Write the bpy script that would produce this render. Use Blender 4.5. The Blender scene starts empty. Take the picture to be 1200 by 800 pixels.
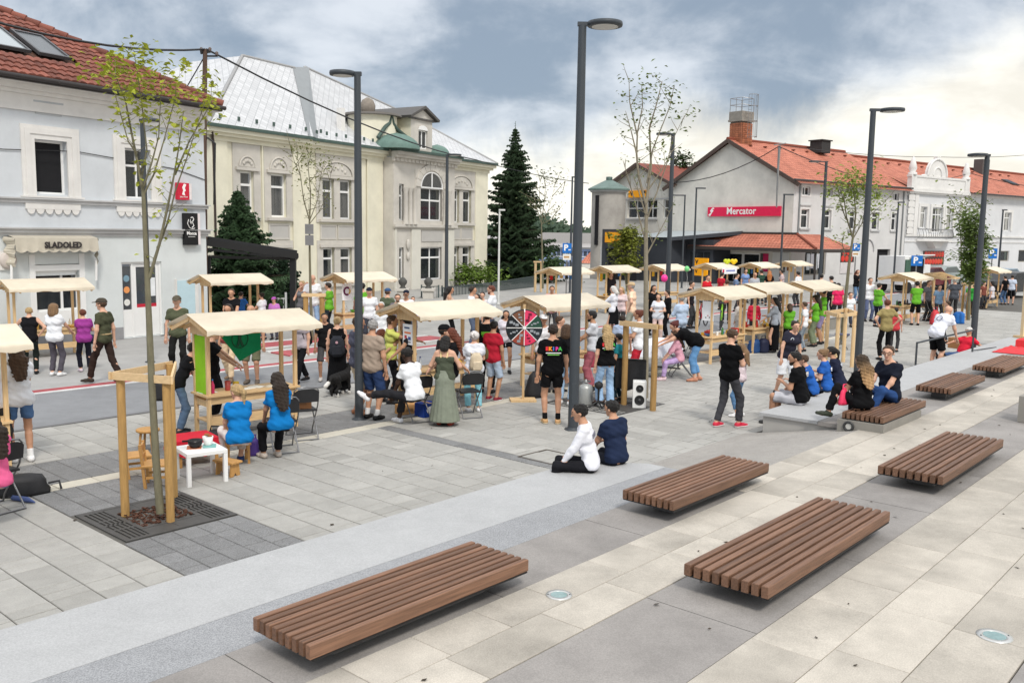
import bpy, bmesh, math, random
import numpy as np
from mathutils import Vector, Matrix
random.seed(7); RNG = np.random.default_rng(7)
rad = math.radians
SC = bpy.context.scene
COL = SC.collection
# ---------------------------------------------------------------- camera
FPX, PITCH, ROLL, CAMH = 1059.4, 0.1200, 0.01504, 3.2586      # focal length in px of a 1200 px wide frame
_f = Vector((0, math.cos(PITCH), -math.sin(PITCH))); _r0 = Vector((1, 0, 0)); _u0 = _r0.cross(_f)
_r = math.cos(ROLL)*_r0 + math.sin(ROLL)*_u0; _u = -math.sin(ROLL)*_r0 + math.cos(ROLL)*_u0
cam = bpy.data.cameras.new('camera'); camo = bpy.data.objects.new('camera', cam); COL.objects.link(camo)
cam.sensor_width = 36; cam.lens = FPX/1200*36; cam.clip_start = 0.1; cam.clip_end = 3000
camo.matrix_world = Matrix(((_r.x, _u.x, -_f.x, 0), (_r.y, _u.y, -_f.y, 0), (_r.z, _u.z, -_f.z, CAMH), (0, 0, 0, 1)))
SC.camera = camo
# ---------------------------------------------------------------- sky and sun
SUN_EL, SUN_AZ = 48, 163          # compass style: 0 = +Y, clockwise; light from behind the camera, on the facades
W = bpy.data.worlds.new('World'); SC.world = W; W.use_nodes = True
nt = W.node_tree; nt.nodes.clear()
def wn(t, **k):
 n = nt.nodes.new(t)
 for a, b in k.items(): setattr(n, a, b)
 return n
def wmath(op, a, b=None, c=None, clamp=False):
 n = wn('ShaderNodeMath', operation=op, use_clamp=clamp)
 for i, v in enumerate((a, b, c)):
  if v is None: continue
  if isinstance(v, (int, float)): n.inputs[i].default_value = v
  else: nt.links.new(v, n.inputs[i])
 return n.outputs[0]
def wmix(f, a, b):
 n = wn('ShaderNodeMix', data_type='RGBA')
 for s, v in ((n.inputs['Factor'], f), (n.inputs[6], a), (n.inputs[7], b)):
  if isinstance(v, (int, float)): s.default_value = v
  elif isinstance(v, tuple): s.default_value = (*v, 1)
  else: nt.links.new(v, s)
 return n.outputs[2]
def wramp(v, lo, hi):
 n = wn('ShaderNodeMapRange', interpolation_type='SMOOTHSTEP'); nt.links.new(v, n.inputs[0])
 n.inputs[1].default_value = lo; n.inputs[2].default_value = hi
 return n.outputs[0]
def wnoise(vec, sc, det=6, rough=.55, dist=0):
 n = wn('ShaderNodeTexNoise'); n.inputs['Scale'].default_value = sc; n.inputs['Detail'].default_value = det
 n.inputs['Roughness'].default_value = rough; n.inputs['Distortion'].default_value = dist
 nt.links.new(vec, n.inputs['Vector']); return n.outputs['Fac']
sky = wn('ShaderNodeTexSky', sky_type='NISHITA', sun_disc=False)
sky.sun_elevation = rad(SUN_EL); sky.sun_rotation = rad(SUN_AZ)
tc = wn('ShaderNodeTexCoord'); sx = wn('ShaderNodeSeparateXYZ'); nt.links.new(tc.outputs['Generated'], sx.inputs[0])
dx, dy, dz = sx.outputs
den = wmath('ADD', wmath('ABSOLUTE', dz), 0.34)               # clouds lie on a layer: they crowd towards the horizon
cv = wn('ShaderNodeCombineXYZ'); nt.links.new(wmath('DIVIDE', dx, den), cv.inputs[0]); nt.links.new(wmath('DIVIDE', dy, den), cv.inputs[1])
cvec = cv.outputs[0]
n1 = wnoise(cvec, 1.15, 3, .5, .3); n2 = wnoise(cvec, 3.0, 8, .56, .35); n3 = wnoise(tc.outputs['Generated'], 5.5, 8, .6, .3)
az = wmath('DIVIDE', dx, wmath('MAXIMUM', dy, 0.05))
# the cloud deck: blue-grey undersides with paler breaks
puff = wmath('ADD', wmath('MULTIPLY', n1, .45), wmath('ADD', wmath('MULTIPLY', n2, .40), wmath('MULTIPLY', n3, .28)))
deck = wmix(wramp(puff, .48, .64), (2.1, 2.6, 3.25), (5.5, 5.8, 6.2))
# the bank of bright, creamy cloud low in the east of the frame and thinning to the left
band = wmath('ADD', wmath('MULTIPLY', wmath('MINIMUM', wmath('MAXIMUM', az, -1.2), 1.2), .15), .100)
edge = wmath('SUBTRACT', wmath('ADD', band, wmath('MULTIPLY', wmath('SUBTRACT', n3, .5), .16)), dz)
bankc = wmix(wramp(n2, .38, .62), (6.8, 6.4, 5.6), (8.5, 8.2, 7.4))
clouds = wmix(wramp(edge, -.02, .045), deck, bankc)
clouds = wmix(wmath('MULTIPLY', wramp(dz, .25, .6), .75), clouds, (5.1, 5.1, 5.1))        # overhead the deck is thinner and neutral
zen = wmath('ADD', 1.0, wmath('MULTIPLY', wramp(dz, .22, .8), 1.15))     # an overcast sky is brighter overhead
vm = wn('ShaderNodeVectorMath', operation='SCALE'); nt.links.new(clouds, vm.inputs[0]); nt.links.new(zen, vm.inputs['Scale'])
full = wmix(.10, vm.outputs[0], sky.outputs[0])
bg = wn('ShaderNodeBackground'); bg.inputs['Strength'].default_value = 0.1; nt.links.new(full, bg.inputs['Color'])
wo = wn('ShaderNodeOutputWorld'); nt.links.new(bg.outputs[0], wo.inputs[0])
sl = bpy.data.lights.new('sun', 'SUN'); sl.energy = 1.5; sl.angle = rad(10); sl.color = (1, .95, .87)
so = bpy.data.objects.new('sun', sl); COL.objects.link(so)
_sd = Vector((math.sin(rad(SUN_AZ))*math.cos(rad(SUN_EL)), math.cos(rad(SUN_AZ))*math.cos(rad(SUN_EL)), math.sin(rad(SUN_EL))))
so.rotation_euler = _sd.to_track_quat('Z', 'Y').to_euler()
vs = SC.view_settings; vs.view_transform = 'Standard'; vs.look = 'None'; vs.exposure = 0.55; vs.gamma = 1.0; vs.use_curve_mapping = False
# ---------------------------------------------------------------- measuring: a photo point on a known plane -> a place
def ray(px, py):
 return _f + _r*((px-600)/FPX) - _u*((py-400)/FPX)
def G(px, py, z=0.0):
 d = ray(px, py); t = (z-CAMH)/d.z
 return Vector((d.x*t, d.y*t, z))
def at_depth(px, py, Y):
 d = ray(px, py); t = Y/d.y
 return Vector((d.x*t, Y, CAMH+d.z*t))
def height(px, py, ptop, z=0.0):
 b = G(px, py, z); d = ray(px, ptop); t = b.y/d.y
 return CAMH+d.z*t-z
TH = rad(48.5); UX = Vector((math.cos(TH), math.sin(TH), 0)); VX = Vector((math.sin(TH), -math.cos(TH), 0))
def UV(u, v, z=0.0):            # u runs along the square, v towards the camera
 p = UX*u+VX*v; p.z = z; return p
class Facade:                   # a vertical plane through o with direction ang; s along it, n out of it (to the camera)
 def __init__(s, o, ang):
  s.o = Vector((o[0], o[1], 0)); s.a = rad(ang); s.d = Vector((math.cos(s.a), math.sin(s.a), 0)); s.n = Vector((math.sin(s.a), -math.cos(s.a), 0))
 def sz(s, px, py, off=0.0):
  d = ray(px, py); c = Vector((0, 0, CAMH)); o = s.o+s.n*off
  t = (o-c).dot(s.n)/d.dot(s.n); p = c+d*t
  return (p-s.o).dot(s.d), p.z
 def box(s, x0, y0, x1, y1, off=0.0):       # photo rectangle (top left, bottom right) -> s0, z0, s1, z1
  a = s.sz(x0, y0, off); b = s.sz(x1, y1, off); return a[0], b[1], b[0], a[1]
 def M(s): return Matrix.Translation(s.o) @ Matrix.Rotation(s.a, 4, 'Z')    # local x = s, local y = inwards, z up
# ---------------------------------------------------------------- materials
_MC = {}
def nodes_of(m):
 m.use_nodes = True; t = m.node_tree; return t, t.nodes['Principled BSDF']
def mlink(t, a, b): t.links.new(a, b)
def M(col, rough=.75, var=.10, scale=6., bump=.0, bscale=60., metal=0., spec=.3, stretch=None, objrand=0., trans=0., stain=0., name=None, fleck=0.):
 """one procedural surface: colour with noise variation, optional grain stretch, relief, per-object shift, stains"""
 key = (tuple(round(c, 3) for c in col), rough, var, scale, bump, bscale, metal, spec, stretch, objrand, trans, stain, fleck)
 if key in _MC: return _MC[key]
 m = bpy.data.materials.new(name or 'surface'); t, b = nodes_of(m); N = t.nodes.new
 tcn = N('ShaderNodeTexCoord'); vec = tcn.outputs['Object']
 if objrand:                                             # pieces that share a mesh must not share their stains
  oi = N('ShaderNodeObjectInfo'); ad = N('ShaderNodeVectorMath'); ad.operation = 'ADD'
  sc = N('ShaderNodeVectorMath'); sc.operation = 'SCALE'; sc.inputs[0].default_value = (37, 91, 53); mlink(t, oi.outputs['Random'], sc.inputs['Scale'])
  mlink(t, vec, ad.inputs[0]); mlink(t, sc.outputs[0], ad.inputs[1]); vec = ad.outputs[0]
 gv = vec
 if stretch:
  mp = N('ShaderNodeMapping'); mp.inputs['Scale'].default_value = stretch; mlink(t, vec, mp.inputs[0]); gv = mp.outputs[0]
 nz = N('ShaderNodeTexNoise'); nz.inputs['Scale'].default_value = scale; nz.inputs['Detail'].default_value = 6; nz.inputs['Roughness'].default_value = .6; mlink(t, gv, nz.inputs['Vector'])
 mr = N('ShaderNodeMapRange'); mlink(t, nz.outputs['Fac'], mr.inputs[0]); mr.inputs[1].default_value = .25; mr.inputs[2].default_value = .75
 mr.inputs[3].default_value = 1-var; mr.inputs[4].default_value = 1+var
 fac = mr.outputs[0]
 def mul(a, bb):
  n = N('ShaderNodeMath'); n.operation = 'MULTIPLY'; mlink(t, a, n.inputs[0]); mlink(t, bb, n.inputs[1]); return n.outputs[0]
 if objrand:
  r2 = N('ShaderNodeMapRange'); mlink(t, oi.outputs['Random'], r2.inputs[0]); r2.inputs[3].default_value = 1-objrand; r2.inputs[4].default_value = 1+objrand; fac = mul(fac, r2.outputs[0])
 if stain:
  n4 = N('ShaderNodeTexNoise'); n4.inputs['Scale'].default_value = .7; n4.inputs['Detail'].default_value = 7; n4.inputs['Roughness'].default_value = .68; mlink(t, vec, n4.inputs['Vector'])
  r4 = N('ShaderNodeMapRange'); mlink(t, n4.outputs['Fac'], r4.inputs[0]); r4.inputs[1].default_value = .42; r4.inputs[2].default_value = .70; r4.inputs[3].default_value = 1; r4.inputs[4].default_value = 1-stain; fac = mul(fac, r4.outputs[0])
 if fleck:
  n5 = N('ShaderNodeTexNoise'); n5.inputs['Scale'].default_value = 95; n5.inputs['Detail'].default_value = 2; mlink(t, vec, n5.inputs['Vector'])
  r5 = N('ShaderNodeMapRange'); mlink(t, n5.outputs['Fac'], r5.inputs[0]); r5.inputs[1].default_value = .35; r5.inputs[2].default_value = .65; r5.inputs[3].default_value = 1-fleck; r5.inputs[4].default_value = 1+fleck; fac = mul(fac, r5.outputs[0])
 vmn = N('ShaderNodeVectorMath'); vmn.operation = 'SCALE'; vmn.inputs[0].default_value = col[:3]; mlink(t, fac, vmn.inputs['Scale'])
 mlink(t, vmn.outputs[0], b.inputs['Base Color'])
 b.inputs['Roughness'].default_value = rough; b.inputs['Metallic'].default_value = metal; b.inputs['Specular IOR Level'].default_value = spec
 if bump:
  bn = N('ShaderNodeTexNoise'); bn.inputs['Scale'].default_value = bscale; bn.inputs['Detail'].default_value = 4; mlink(t, gv, bn.inputs['Vector'])
  bp = N('ShaderNodeBump'); bp.inputs['Strength'].default_value = bump; bp.inputs['Distance'].default_value = .02; mlink(t, bn.outputs['Fac'], bp.inputs['Height']); mlink(t, bp.outputs[0], b.inputs['Normal'])
 if trans:                                               # thin cloth and leaves let light through
  tr = N('ShaderNodeBsdfTranslucent'); mlink(t, vmn.outputs[0], tr.inputs[0]); mx = N('ShaderNodeMixShader'); mx.inputs[0].default_value = trans
  out = t.nodes['Material Output']; mlink(t, b.outputs[0], mx.inputs[1]); mlink(t, tr.outputs[0], mx.inputs[2]); mlink(t, mx.outputs[0], out.inputs[0])
 _MC[key] = m; return m
def srgb(r, g, b):
 f = lambda c: (c/255/12.92) if c/255 <= .04045 else ((c/255+.055)/1.055)**2.4
 return (f(r), f(g), f(b))
WOOD = M((.64, .44, .23), .6, .22, 5, .15, 40, stretch=(9, 9, 1.0), objrand=.12, name='pine_wood')
WOODX = M((.64, .44, .23), .6, .22, 5, .15, 40, stretch=(1.0, 9, 9), objrand=.12, name='pine_wood')
PALEW = M((.66, .47, .26), .6, .16, 5, .1, 40, stretch=(9, 9, 1.0), objrand=.10, name='pale_pine')
PALEX = M((.66, .47, .26), .6, .16, 5, .1, 40, stretch=(1.0, 9, 9), objrand=.10, name='pale_pine')
POSTW = M((.42, .25, .09), .7, .22, 6, .25, 30, stretch=(6, 6, .8), objrand=.15, name='round_pine_post')
CHAIRW = M((.50, .27, .09), .5, .15, 6, .1, 40, stretch=(5, 5, 1), name='honey_wood')
CANVAS = M((.80, .72, .58), .85, .07, 3, .35, 7, trans=.22, spec=.1, objrand=.06, stain=.14, name='cream_canvas')
STEEL = M((.045, .053, .062), .5, .06, 4, spec=.4, name='anthracite_paint')
BLACKM = M((.012, .012, .013), .45, .1, 8, spec=.4, name='black_metal')
GREYM = M((.30, .30, .30), .35, .1, 8, metal=.8, name='grey_metal')
BLACKP = M((.02, .02, .022), .6, .15, 20, .1, 60, name='black_fabric')
WHITEP = M((.78, .78, .77), .45, .04, 6, name='white_paint')
GLASS = M((.035, .042, .048), .06, .25, 1.2, spec=.8, name='window_glass'); GLASS.node_tree.nodes['Principled BSDF'].inputs['Alpha'].default_value = .42
def solid(c, r=.6, **k): return M(srgb(*c), r, **k)
# ---------------------------------------------------------------- mesh building
class MB:
 def __init__(s): s.v = []; s.f = []; s.m = []; s.sm = []
 def add(s, verts, faces, mi=0, smooth=False, X=None):
  o = len(s.v)
  s.v += [tuple(X @ Vector(p)) if X is not None else tuple(p) for p in verts]
  for f in faces: s.f.append(tuple(i+o for i in f)); s.m.append(mi); s.sm.append(smooth)
  return s
 def box(s, c, d, mi=0, X=None, rz=0, ch=0):
  x, y, z = d[0]/2, d[1]/2, d[2]/2
  R = Matrix.Translation(c) @ Matrix.Rotation(rz, 4, 'Z')
  if X is not None: R = X @ R
  if not ch:
   v = [(a*x, b*y, e*z) for e in (-1, 1) for b in (-1, 1) for a in (-1, 1)]
   return s.add(v, [(0, 2, 3, 1), (4, 5, 7, 6), (0, 1, 5, 4), (2, 6, 7, 3), (0, 4, 6, 2), (1, 3, 7, 5)], mi, False, R)
  v = [(a*(x-ch*q), b*(y-ch*q), e) for e, q in ((-z, 0), (z-ch, 0), (z, 1)) for a, b in ((-1, -1), (1, -1), (1, 1), (-1, 1))]
  f = [(3, 2, 1, 0), (8, 9, 10, 11)]+[(k*4+i, k*4+(i+1) % 4, k*4+4+(i+1) % 4, k*4+4+i) for k in (0, 1) for i in range(4)]
  return s.add(v, f, mi, False, R)
 def bx(s, x0, y0, z0, x1, y1, z1, mi=0, X=None): return s.box(((x0+x1)/2, (y0+y1)/2, (z0+z1)/2), (abs(x1-x0), abs(y1-y0), abs(z1-z0)), mi, X)
 def bar(s, a, b, w, h=None, mi=0, X=None):
  a = Vector(a); b = Vector(b); d = b-a; h = h or w
  q = d.to_track_quat('Z', 'X' if abs(d.normalized().z) > .9 else 'Y').to_matrix().to_4x4()
  R = Matrix.Translation((a+b)/2) @ q
  return s.box((0, 0, 0), (w, h, d.length), mi, X @ R if X is not None else R)
 def tube(s, pts, r, n=8, mi=0, X=None, cap=True, smooth=True):
  pts = [Vector(p) for p in pts]; rs = r if isinstance(r, (list, tuple)) else [r]*len(pts)
  V = []; F = []; prev = None
  for i, p in enumerate(pts):
   d = (pts[min(i+1, len(pts)-1)]-pts[max(i-1, 0)]).normalized()
   a = prev if prev is not None else (Vector((1, 0, 0)) if abs(d.x) < .9 else Vector((0, 1, 0)))
   x = (a-d*a.dot(d)).normalized(); y = d.cross(x); prev = x
   V += [p+x*math.cos(2*math.pi*k/n)*rs[i]+y*math.sin(2*math.pi*k/n)*rs[i] for k in range(n)]
  for i in range(len(pts)-1):
   for k in range(n): F.append((i*n+k, i*n+(k+1) % n, (i+1)*n+(k+1) % n, (i+1)*n+k))
  s.add(V, F, mi, smooth, X)
  if cap: s.add(V[:n], [tuple(reversed(range(n)))], mi, False, X); s.add(V[-n:], [tuple(range(n))], mi, False, X)
  return s
 def lathe(s, prof, n=12, mi=0, X=None, c=(0, 0, 0), smooth=True):     # prof: (radius, z)
  V = []; F = []
  for r, z in prof: V += [(c[0]+r*math.cos(2*math.pi*k/n), c[1]+r*math.sin(2*math.pi*k/n), c[2]+z) for k in range(n)]
  for i in range(len(prof)-1):
   for k in range(n): F.append((i*n+k, i*n+(k+1) % n, (i+1)*n+(k+1) % n, (i+1)*n+k))
  s.add(V, F, mi, smooth, X)
  s.add(V[:n], [tuple(reversed(range(n)))], mi, False, X); s.add(V[-n:], [tuple(range(n))], mi, False, X)
  return s
 def ball(s, c, r, n=10, mi=0, X=None, sz=(1, 1, 1)):
  k = n//2+1
  prof = [(max(1e-4, math.sin(math.pi*i/k)), -math.cos(math.pi*i/k)) for i in range(k+1)]
  V = []; F = []
  for q, z in prof: V += [(c[0]+r*sz[0]*q*math.cos(2*math.pi*j/n), c[1]+r*sz[1]*q*math.sin(2*math.pi*j/n), c[2]+r*sz[2]*z) for j in range(n)]
  for i in range(k):
   for j in range(n): F.append((i*n+j, i*n+(j+1) % n, (i+1)*n+(j+1) % n, (i+1)*n+j))
  return s.add(V, F, mi, True, X)
 def prism(s, poly, y0, y1, mi=0, X=None):      # poly of (x, z), extruded along y
  n = len(poly); V = [(x, y0, z) for x, z in poly]+[(x, y1, z) for x, z in poly]
  F = [tuple(range(n)), tuple(reversed(range(n, 2*n)))]+[(i, i+n, (i+1) % n+n, (i+1) % n) for i in range(n)]
  return s.add(V, F, mi, False, X)
 def slab(s, poly, z0, z1, mi=0, X=None):       # poly of (x, y), extruded up
  n = len(poly); V = [(x, y, z0) for x, y in poly]+[(x, y, z1) for x, y in poly]
  F = [tuple(reversed(range(n))), tuple(range(n, 2*n))]+[(i, (i+1) % n, (i+1) % n+n, i+n) for i in range(n)]
  return s.add(V, F, mi, False, X)
 def mesh(s, name, mats):
  me = bpy.data.meshes.new(name); me.from_pydata(s.v, [], s.f)
  for m in (mats if isinstance(mats, (list, tuple)) else [mats]): me.materials.append(m)
  me.polygons.foreach_set('material_index', s.m); me.polygons.foreach_set('use_smooth', s.sm)
  return me
 def obj(s, name, mats, parent=None, **k): return link(name, s.mesh(name, mats), parent, **k)
def link(name, me, parent=None, label=None, cat=None, group=None, kind=None, loc=None, rz=None):
 o = bpy.data.objects.new(name, me); COL.objects.link(o)
 if parent is not None: o.parent = parent
 tag(o, label, cat, group, kind)
 if loc is not None: o.location = loc
 if rz is not None: o.rotation_euler = (0, 0, rz)
 return o
def tag(o, label=None, cat=None, group=None, kind=None):
 for k, v in (('label', label), ('category', cat), ('group', group), ('kind', kind)):
  if v: o[k] = v
 return o
def thing(name, label, cat, loc=(0, 0, 0), rz=0, group=None): return link(name, None, None, label, cat, group, None, loc, rz)
def fix_normals(me):
 bm = bmesh.new(); bm.from_mesh(me); bmesh.ops.recalc_face_normals(bm, faces=bm.faces); bm.to_mesh(me); bm.free()
def copy_thing(o, label, loc, rz, group=None, scale=None):
 c = o.copy(); COL.objects.link(c); c.location = loc; c.rotation_euler = (0, 0, rz); c['label'] = label
 if group: c['group'] = group
 if scale: c.scale = scale
 for ch in list(o.children):
  d = ch.copy(); COL.objects.link(d); d.parent = c
  for g in list(ch.children):
   e = g.copy(); COL.objects.link(e); e.parent = d
 return c
def words(txt, size, mat, parent, name='lettering', X=None, align='CENTER', ext=.002, bold=0.0):
 cu = bpy.data.curves.new(name, 'FONT'); cu.body = txt; cu.size = size; cu.align_x = align; cu.align_y = 'CENTER'; cu.extrude = ext; cu.fill_mode = 'FRONT'; cu.offset = bold; cu.resolution_u = 2
 tmp = bpy.data.objects.new(name, cu); me = bpy.data.meshes.new_from_object(tmp); bpy.data.objects.remove(tmp); me.materials.clear(); me.materials.append(mat); o = bpy.data.objects.new(name, me); COL.objects.link(o); o.parent = parent
 if X is not None: o.matrix_local = X
 return o
def upright(x, y, z, rz=0):     # text facing local -Y (towards a viewer in front of a facade)
 return Matrix.Translation((x, y, z)) @ Matrix.Rotation(rz, 4, 'Z') @ Matrix.Rotation(math.pi/2, 4, 'X')
# ---------------------------------------------------------------- people: one skinned surface each, from a blended distance field
def smin(a, b, k):
 h = np.clip(.5+.5*(b-a)/k, 0, 1); return b+(a-b)*h-k*h*(1-h)
class Field:
 """list of tapered capsules (a, b, ra, rb) with an optional cross-section stretch along an axis"""
 def __init__(s, k=.03): s.p = []; s.k = k
 def add(s, a, b, ra, rb=None, ax=None, st=1.0, cut=None):
  s.p.append((np.array(a, float), np.array(b, float), ra, rb if rb is not None else ra, ax, st, cut)); return s
 def bounds(s, pad):
  lo = np.min([np.minimum(a, b)-max(ra, rb)*max(1, st) for a, b, ra, rb, ax, st, c in s.p], axis=0); hi = np.max([np.maximum(a, b)+max(ra, rb)*max(1, st) for a, b, ra, rb, ax, st, c in s.p], axis=0)
  return lo-pad, hi+pad
 def eval(s, P, off=0.0):
  D = None
  for a, b, ra, rb, ax, st, cut in s.p:
   q = P; a2, b2 = a, b
   if ax is not None and st != 1.0:
    ax = np.asarray(ax); f = (1/st-1)
    q = P+((P-a)@ax)[..., None]*ax*f; b2 = b+((b-a)@ax)*ax*f
   ba = b2-a2; l2 = ba@ba
   t = np.clip(((q-a2)@ba)/l2, 0, 1) if l2 > 1e-9 else np.zeros(P.shape[:-1])
   d = np.linalg.norm(q-a2-t[..., None]*ba, axis=-1)-(ra+(rb-ra)*t)-off
   if cut is not None: d = np.maximum(d, (P-np.asarray(cut[0]))@np.asarray(cut[1]))
   D = d if D is None else smin(D, d, s.k)
  return D
def surface(fn, lo, hi, h):
 """surface nets on a regular grid"""
 n = np.maximum(((hi-lo)/h).astype(int)+2, 4)
 gx, gy, gz = [np.float32(lo[i]+h*np.arange(n[i])) for i in range(3)]
 P = np.stack(np.meshgrid(gx, gy, gz, indexing='ij'), -1)
 D = fn(P).astype(np.float32); D[0] = D[-1] = 1; D[:, 0] = D[:, -1] = 1; D[:, :, 0] = D[:, :, -1] = 1
 ins = D < 0
 cs = [(i, j, k) for i in (0, 1) for j in (0, 1) for k in (0, 1)]
 sl_ = lambda A, c: A[c[0]:n[0]-1+c[0], c[1]:n[1]-1+c[1], c[2]:n[2]-1+c[2]]
 cnt = sum(sl_(ins, c).astype(np.int8) for c in cs); act = (cnt > 0) & (cnt < 8)
 idx = -np.ones(act.shape, np.int64); ii = np.argwhere(act); idx[act] = np.arange(len(ii))
 if not len(ii): return [], []
 acc = np.zeros((len(ii), 3)); num = np.zeros(len(ii))
 dv = {c: D[ii[:, 0]+c[0], ii[:, 1]+c[1], ii[:, 2]+c[2]] for c in cs}
 for c in cs:
  for ax in range(3):
   if c[ax]: continue
   e = list(c); e[ax] = 1; e = tuple(e); m = (dv[c] < 0) != (dv[e] < 0)
   t = dv[c]/(dv[c]-dv[e]+1e-12); pos = np.array(c, float)[None].repeat(len(ii), 0); pos[:, ax] = t
   acc[m] += pos[m]; num[m] += 1
 V = lo+h*(ii+acc/num[:, None]); F = []
 for ax in range(3):
  o1, o2 = [(1, 2), (2, 0), (0, 1)][ax]
  s0 = [slice(1, n[i]-1) for i in range(3)]; s1 = list(s0); s0[ax] = slice(0, n[ax]-1); s1[ax] = slice(1, n[ax])
  a, b = ins[tuple(s0)], ins[tuple(s1)]
  for flip, m in ((False, a & ~b), (True, ~a & b)):
   e = np.argwhere(m)
   if not len(e): continue
   for i in range(3):
    if i != ax: e[:, i] += 1
   e1 = np.zeros(3, int); e1[o1] = 1; e2 = np.zeros(3, int); e2[o2] = 1
   g = lambda q: idx[q[:, 0], q[:, 1], q[:, 2]]
   quad = np.stack([g(e-e1-e2), g(e-e2), g(e), g(e-e1)], 1)
   F.append(quad[:, ::-1] if flip else quad)
 return V, np.concatenate(F)
def net_obj(name, fn, lo, hi, h, mat, parent=None, extra=None, ox=None):
 V, F = surface(fn, lo, hi, h)
 if not len(V): return None
 V = V.tolist(); F = F.tolist()
 if extra: o = len(V); V += [list(v) for v in extra.v]; F += [[i+o for i in f] for f in extra.f]
 me = bpy.data.meshes.new(name); me.from_pydata(V, [], F)
 if not isinstance(mat, (list, tuple)): mat = [mat]
 for m in mat: me.materials.append(m)
 me.polygons.foreach_set('use_smooth', [True]*len(me.polygons))
 return link(name, me, parent)
def ombre():
 m = M((.30, .18, .085), .5, .45, 2, .6, 31, spec=.35, stretch=(30, 30, 2.5), name='ombre_hair'); t, b = nodes_of(m); old = b.inputs['Base Color'].links[0].from_socket
 tc_ = t.nodes.new('ShaderNodeTexCoord'); sp = t.nodes.new('ShaderNodeSeparateXYZ'); mlink(t, tc_.outputs['Object'], sp.inputs[0]); mr = t.nodes.new('ShaderNodeMapRange'); mlink(t, sp.outputs[2], mr.inputs[0])
 mr.inputs[1].default_value = .80; mr.inputs[2].default_value = 1.06; mr.inputs[3].default_value = 1.5; mr.inputs[4].default_value = .16
 v = t.nodes.new('ShaderNodeVectorMath'); v.operation = 'SCALE'; mlink(t, old, v.inputs[0]); mlink(t, mr.outputs[0], v.inputs['Scale']); mlink(t, v.outputs[0], b.inputs['Base Color']); return m
def V3(*a): return np.array(a, float)
def nrm(v): return v/(np.linalg.norm(v)+1e-9)
def rot(axis, ang):
 a = nrm(np.asarray(axis, float)); K = np.array([[0, -a[2], a[1]], [a[2], 0, -a[0]], [-a[1], a[0], 0]])
 return np.eye(3)+math.sin(ang)*K+(1-math.cos(ang))*K@K
def ik(S, T, l1, l2, pole):
 d = T-S; L = np.linalg.norm(d); L2 = min(L, (l1+l2)*.995); d = d/(L+1e-9)
 a = (l1*l1-l2*l2+L2*L2)/(2*L2); hh = math.sqrt(max(l1*l1-a*a, 0)); p = nrm(pole-d*(pole@d))
 return S+d*a+p*hh, S+d*L2
SKIN = {'fair': (.62, .36, .25), 'tan': (.50, .27, .17), 'olive': (.42, .23, .14), 'brown': (.16, .075, .045), 'dark': (.055, .028, .018)}
HAIRC = {'black': (.012, .010, .009), 'dark': (.028, .018, .012), 'brown': (.07, .038, .02), 'auburn': (.13, .035, .018), 'light': (.22, .13, .065), 'blond': (.45, .31, .15), 'grey': (.30, .29, .28), 'white': (.62, .60, .57), 'orange': (.40, .14, .04), 'red': (.10, .018, .015), 'ombre': (.2, .1, .05)}
def cloth(c): return M(srgb(*c), .88, .14, 7, .55, 11, spec=.10)
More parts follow.
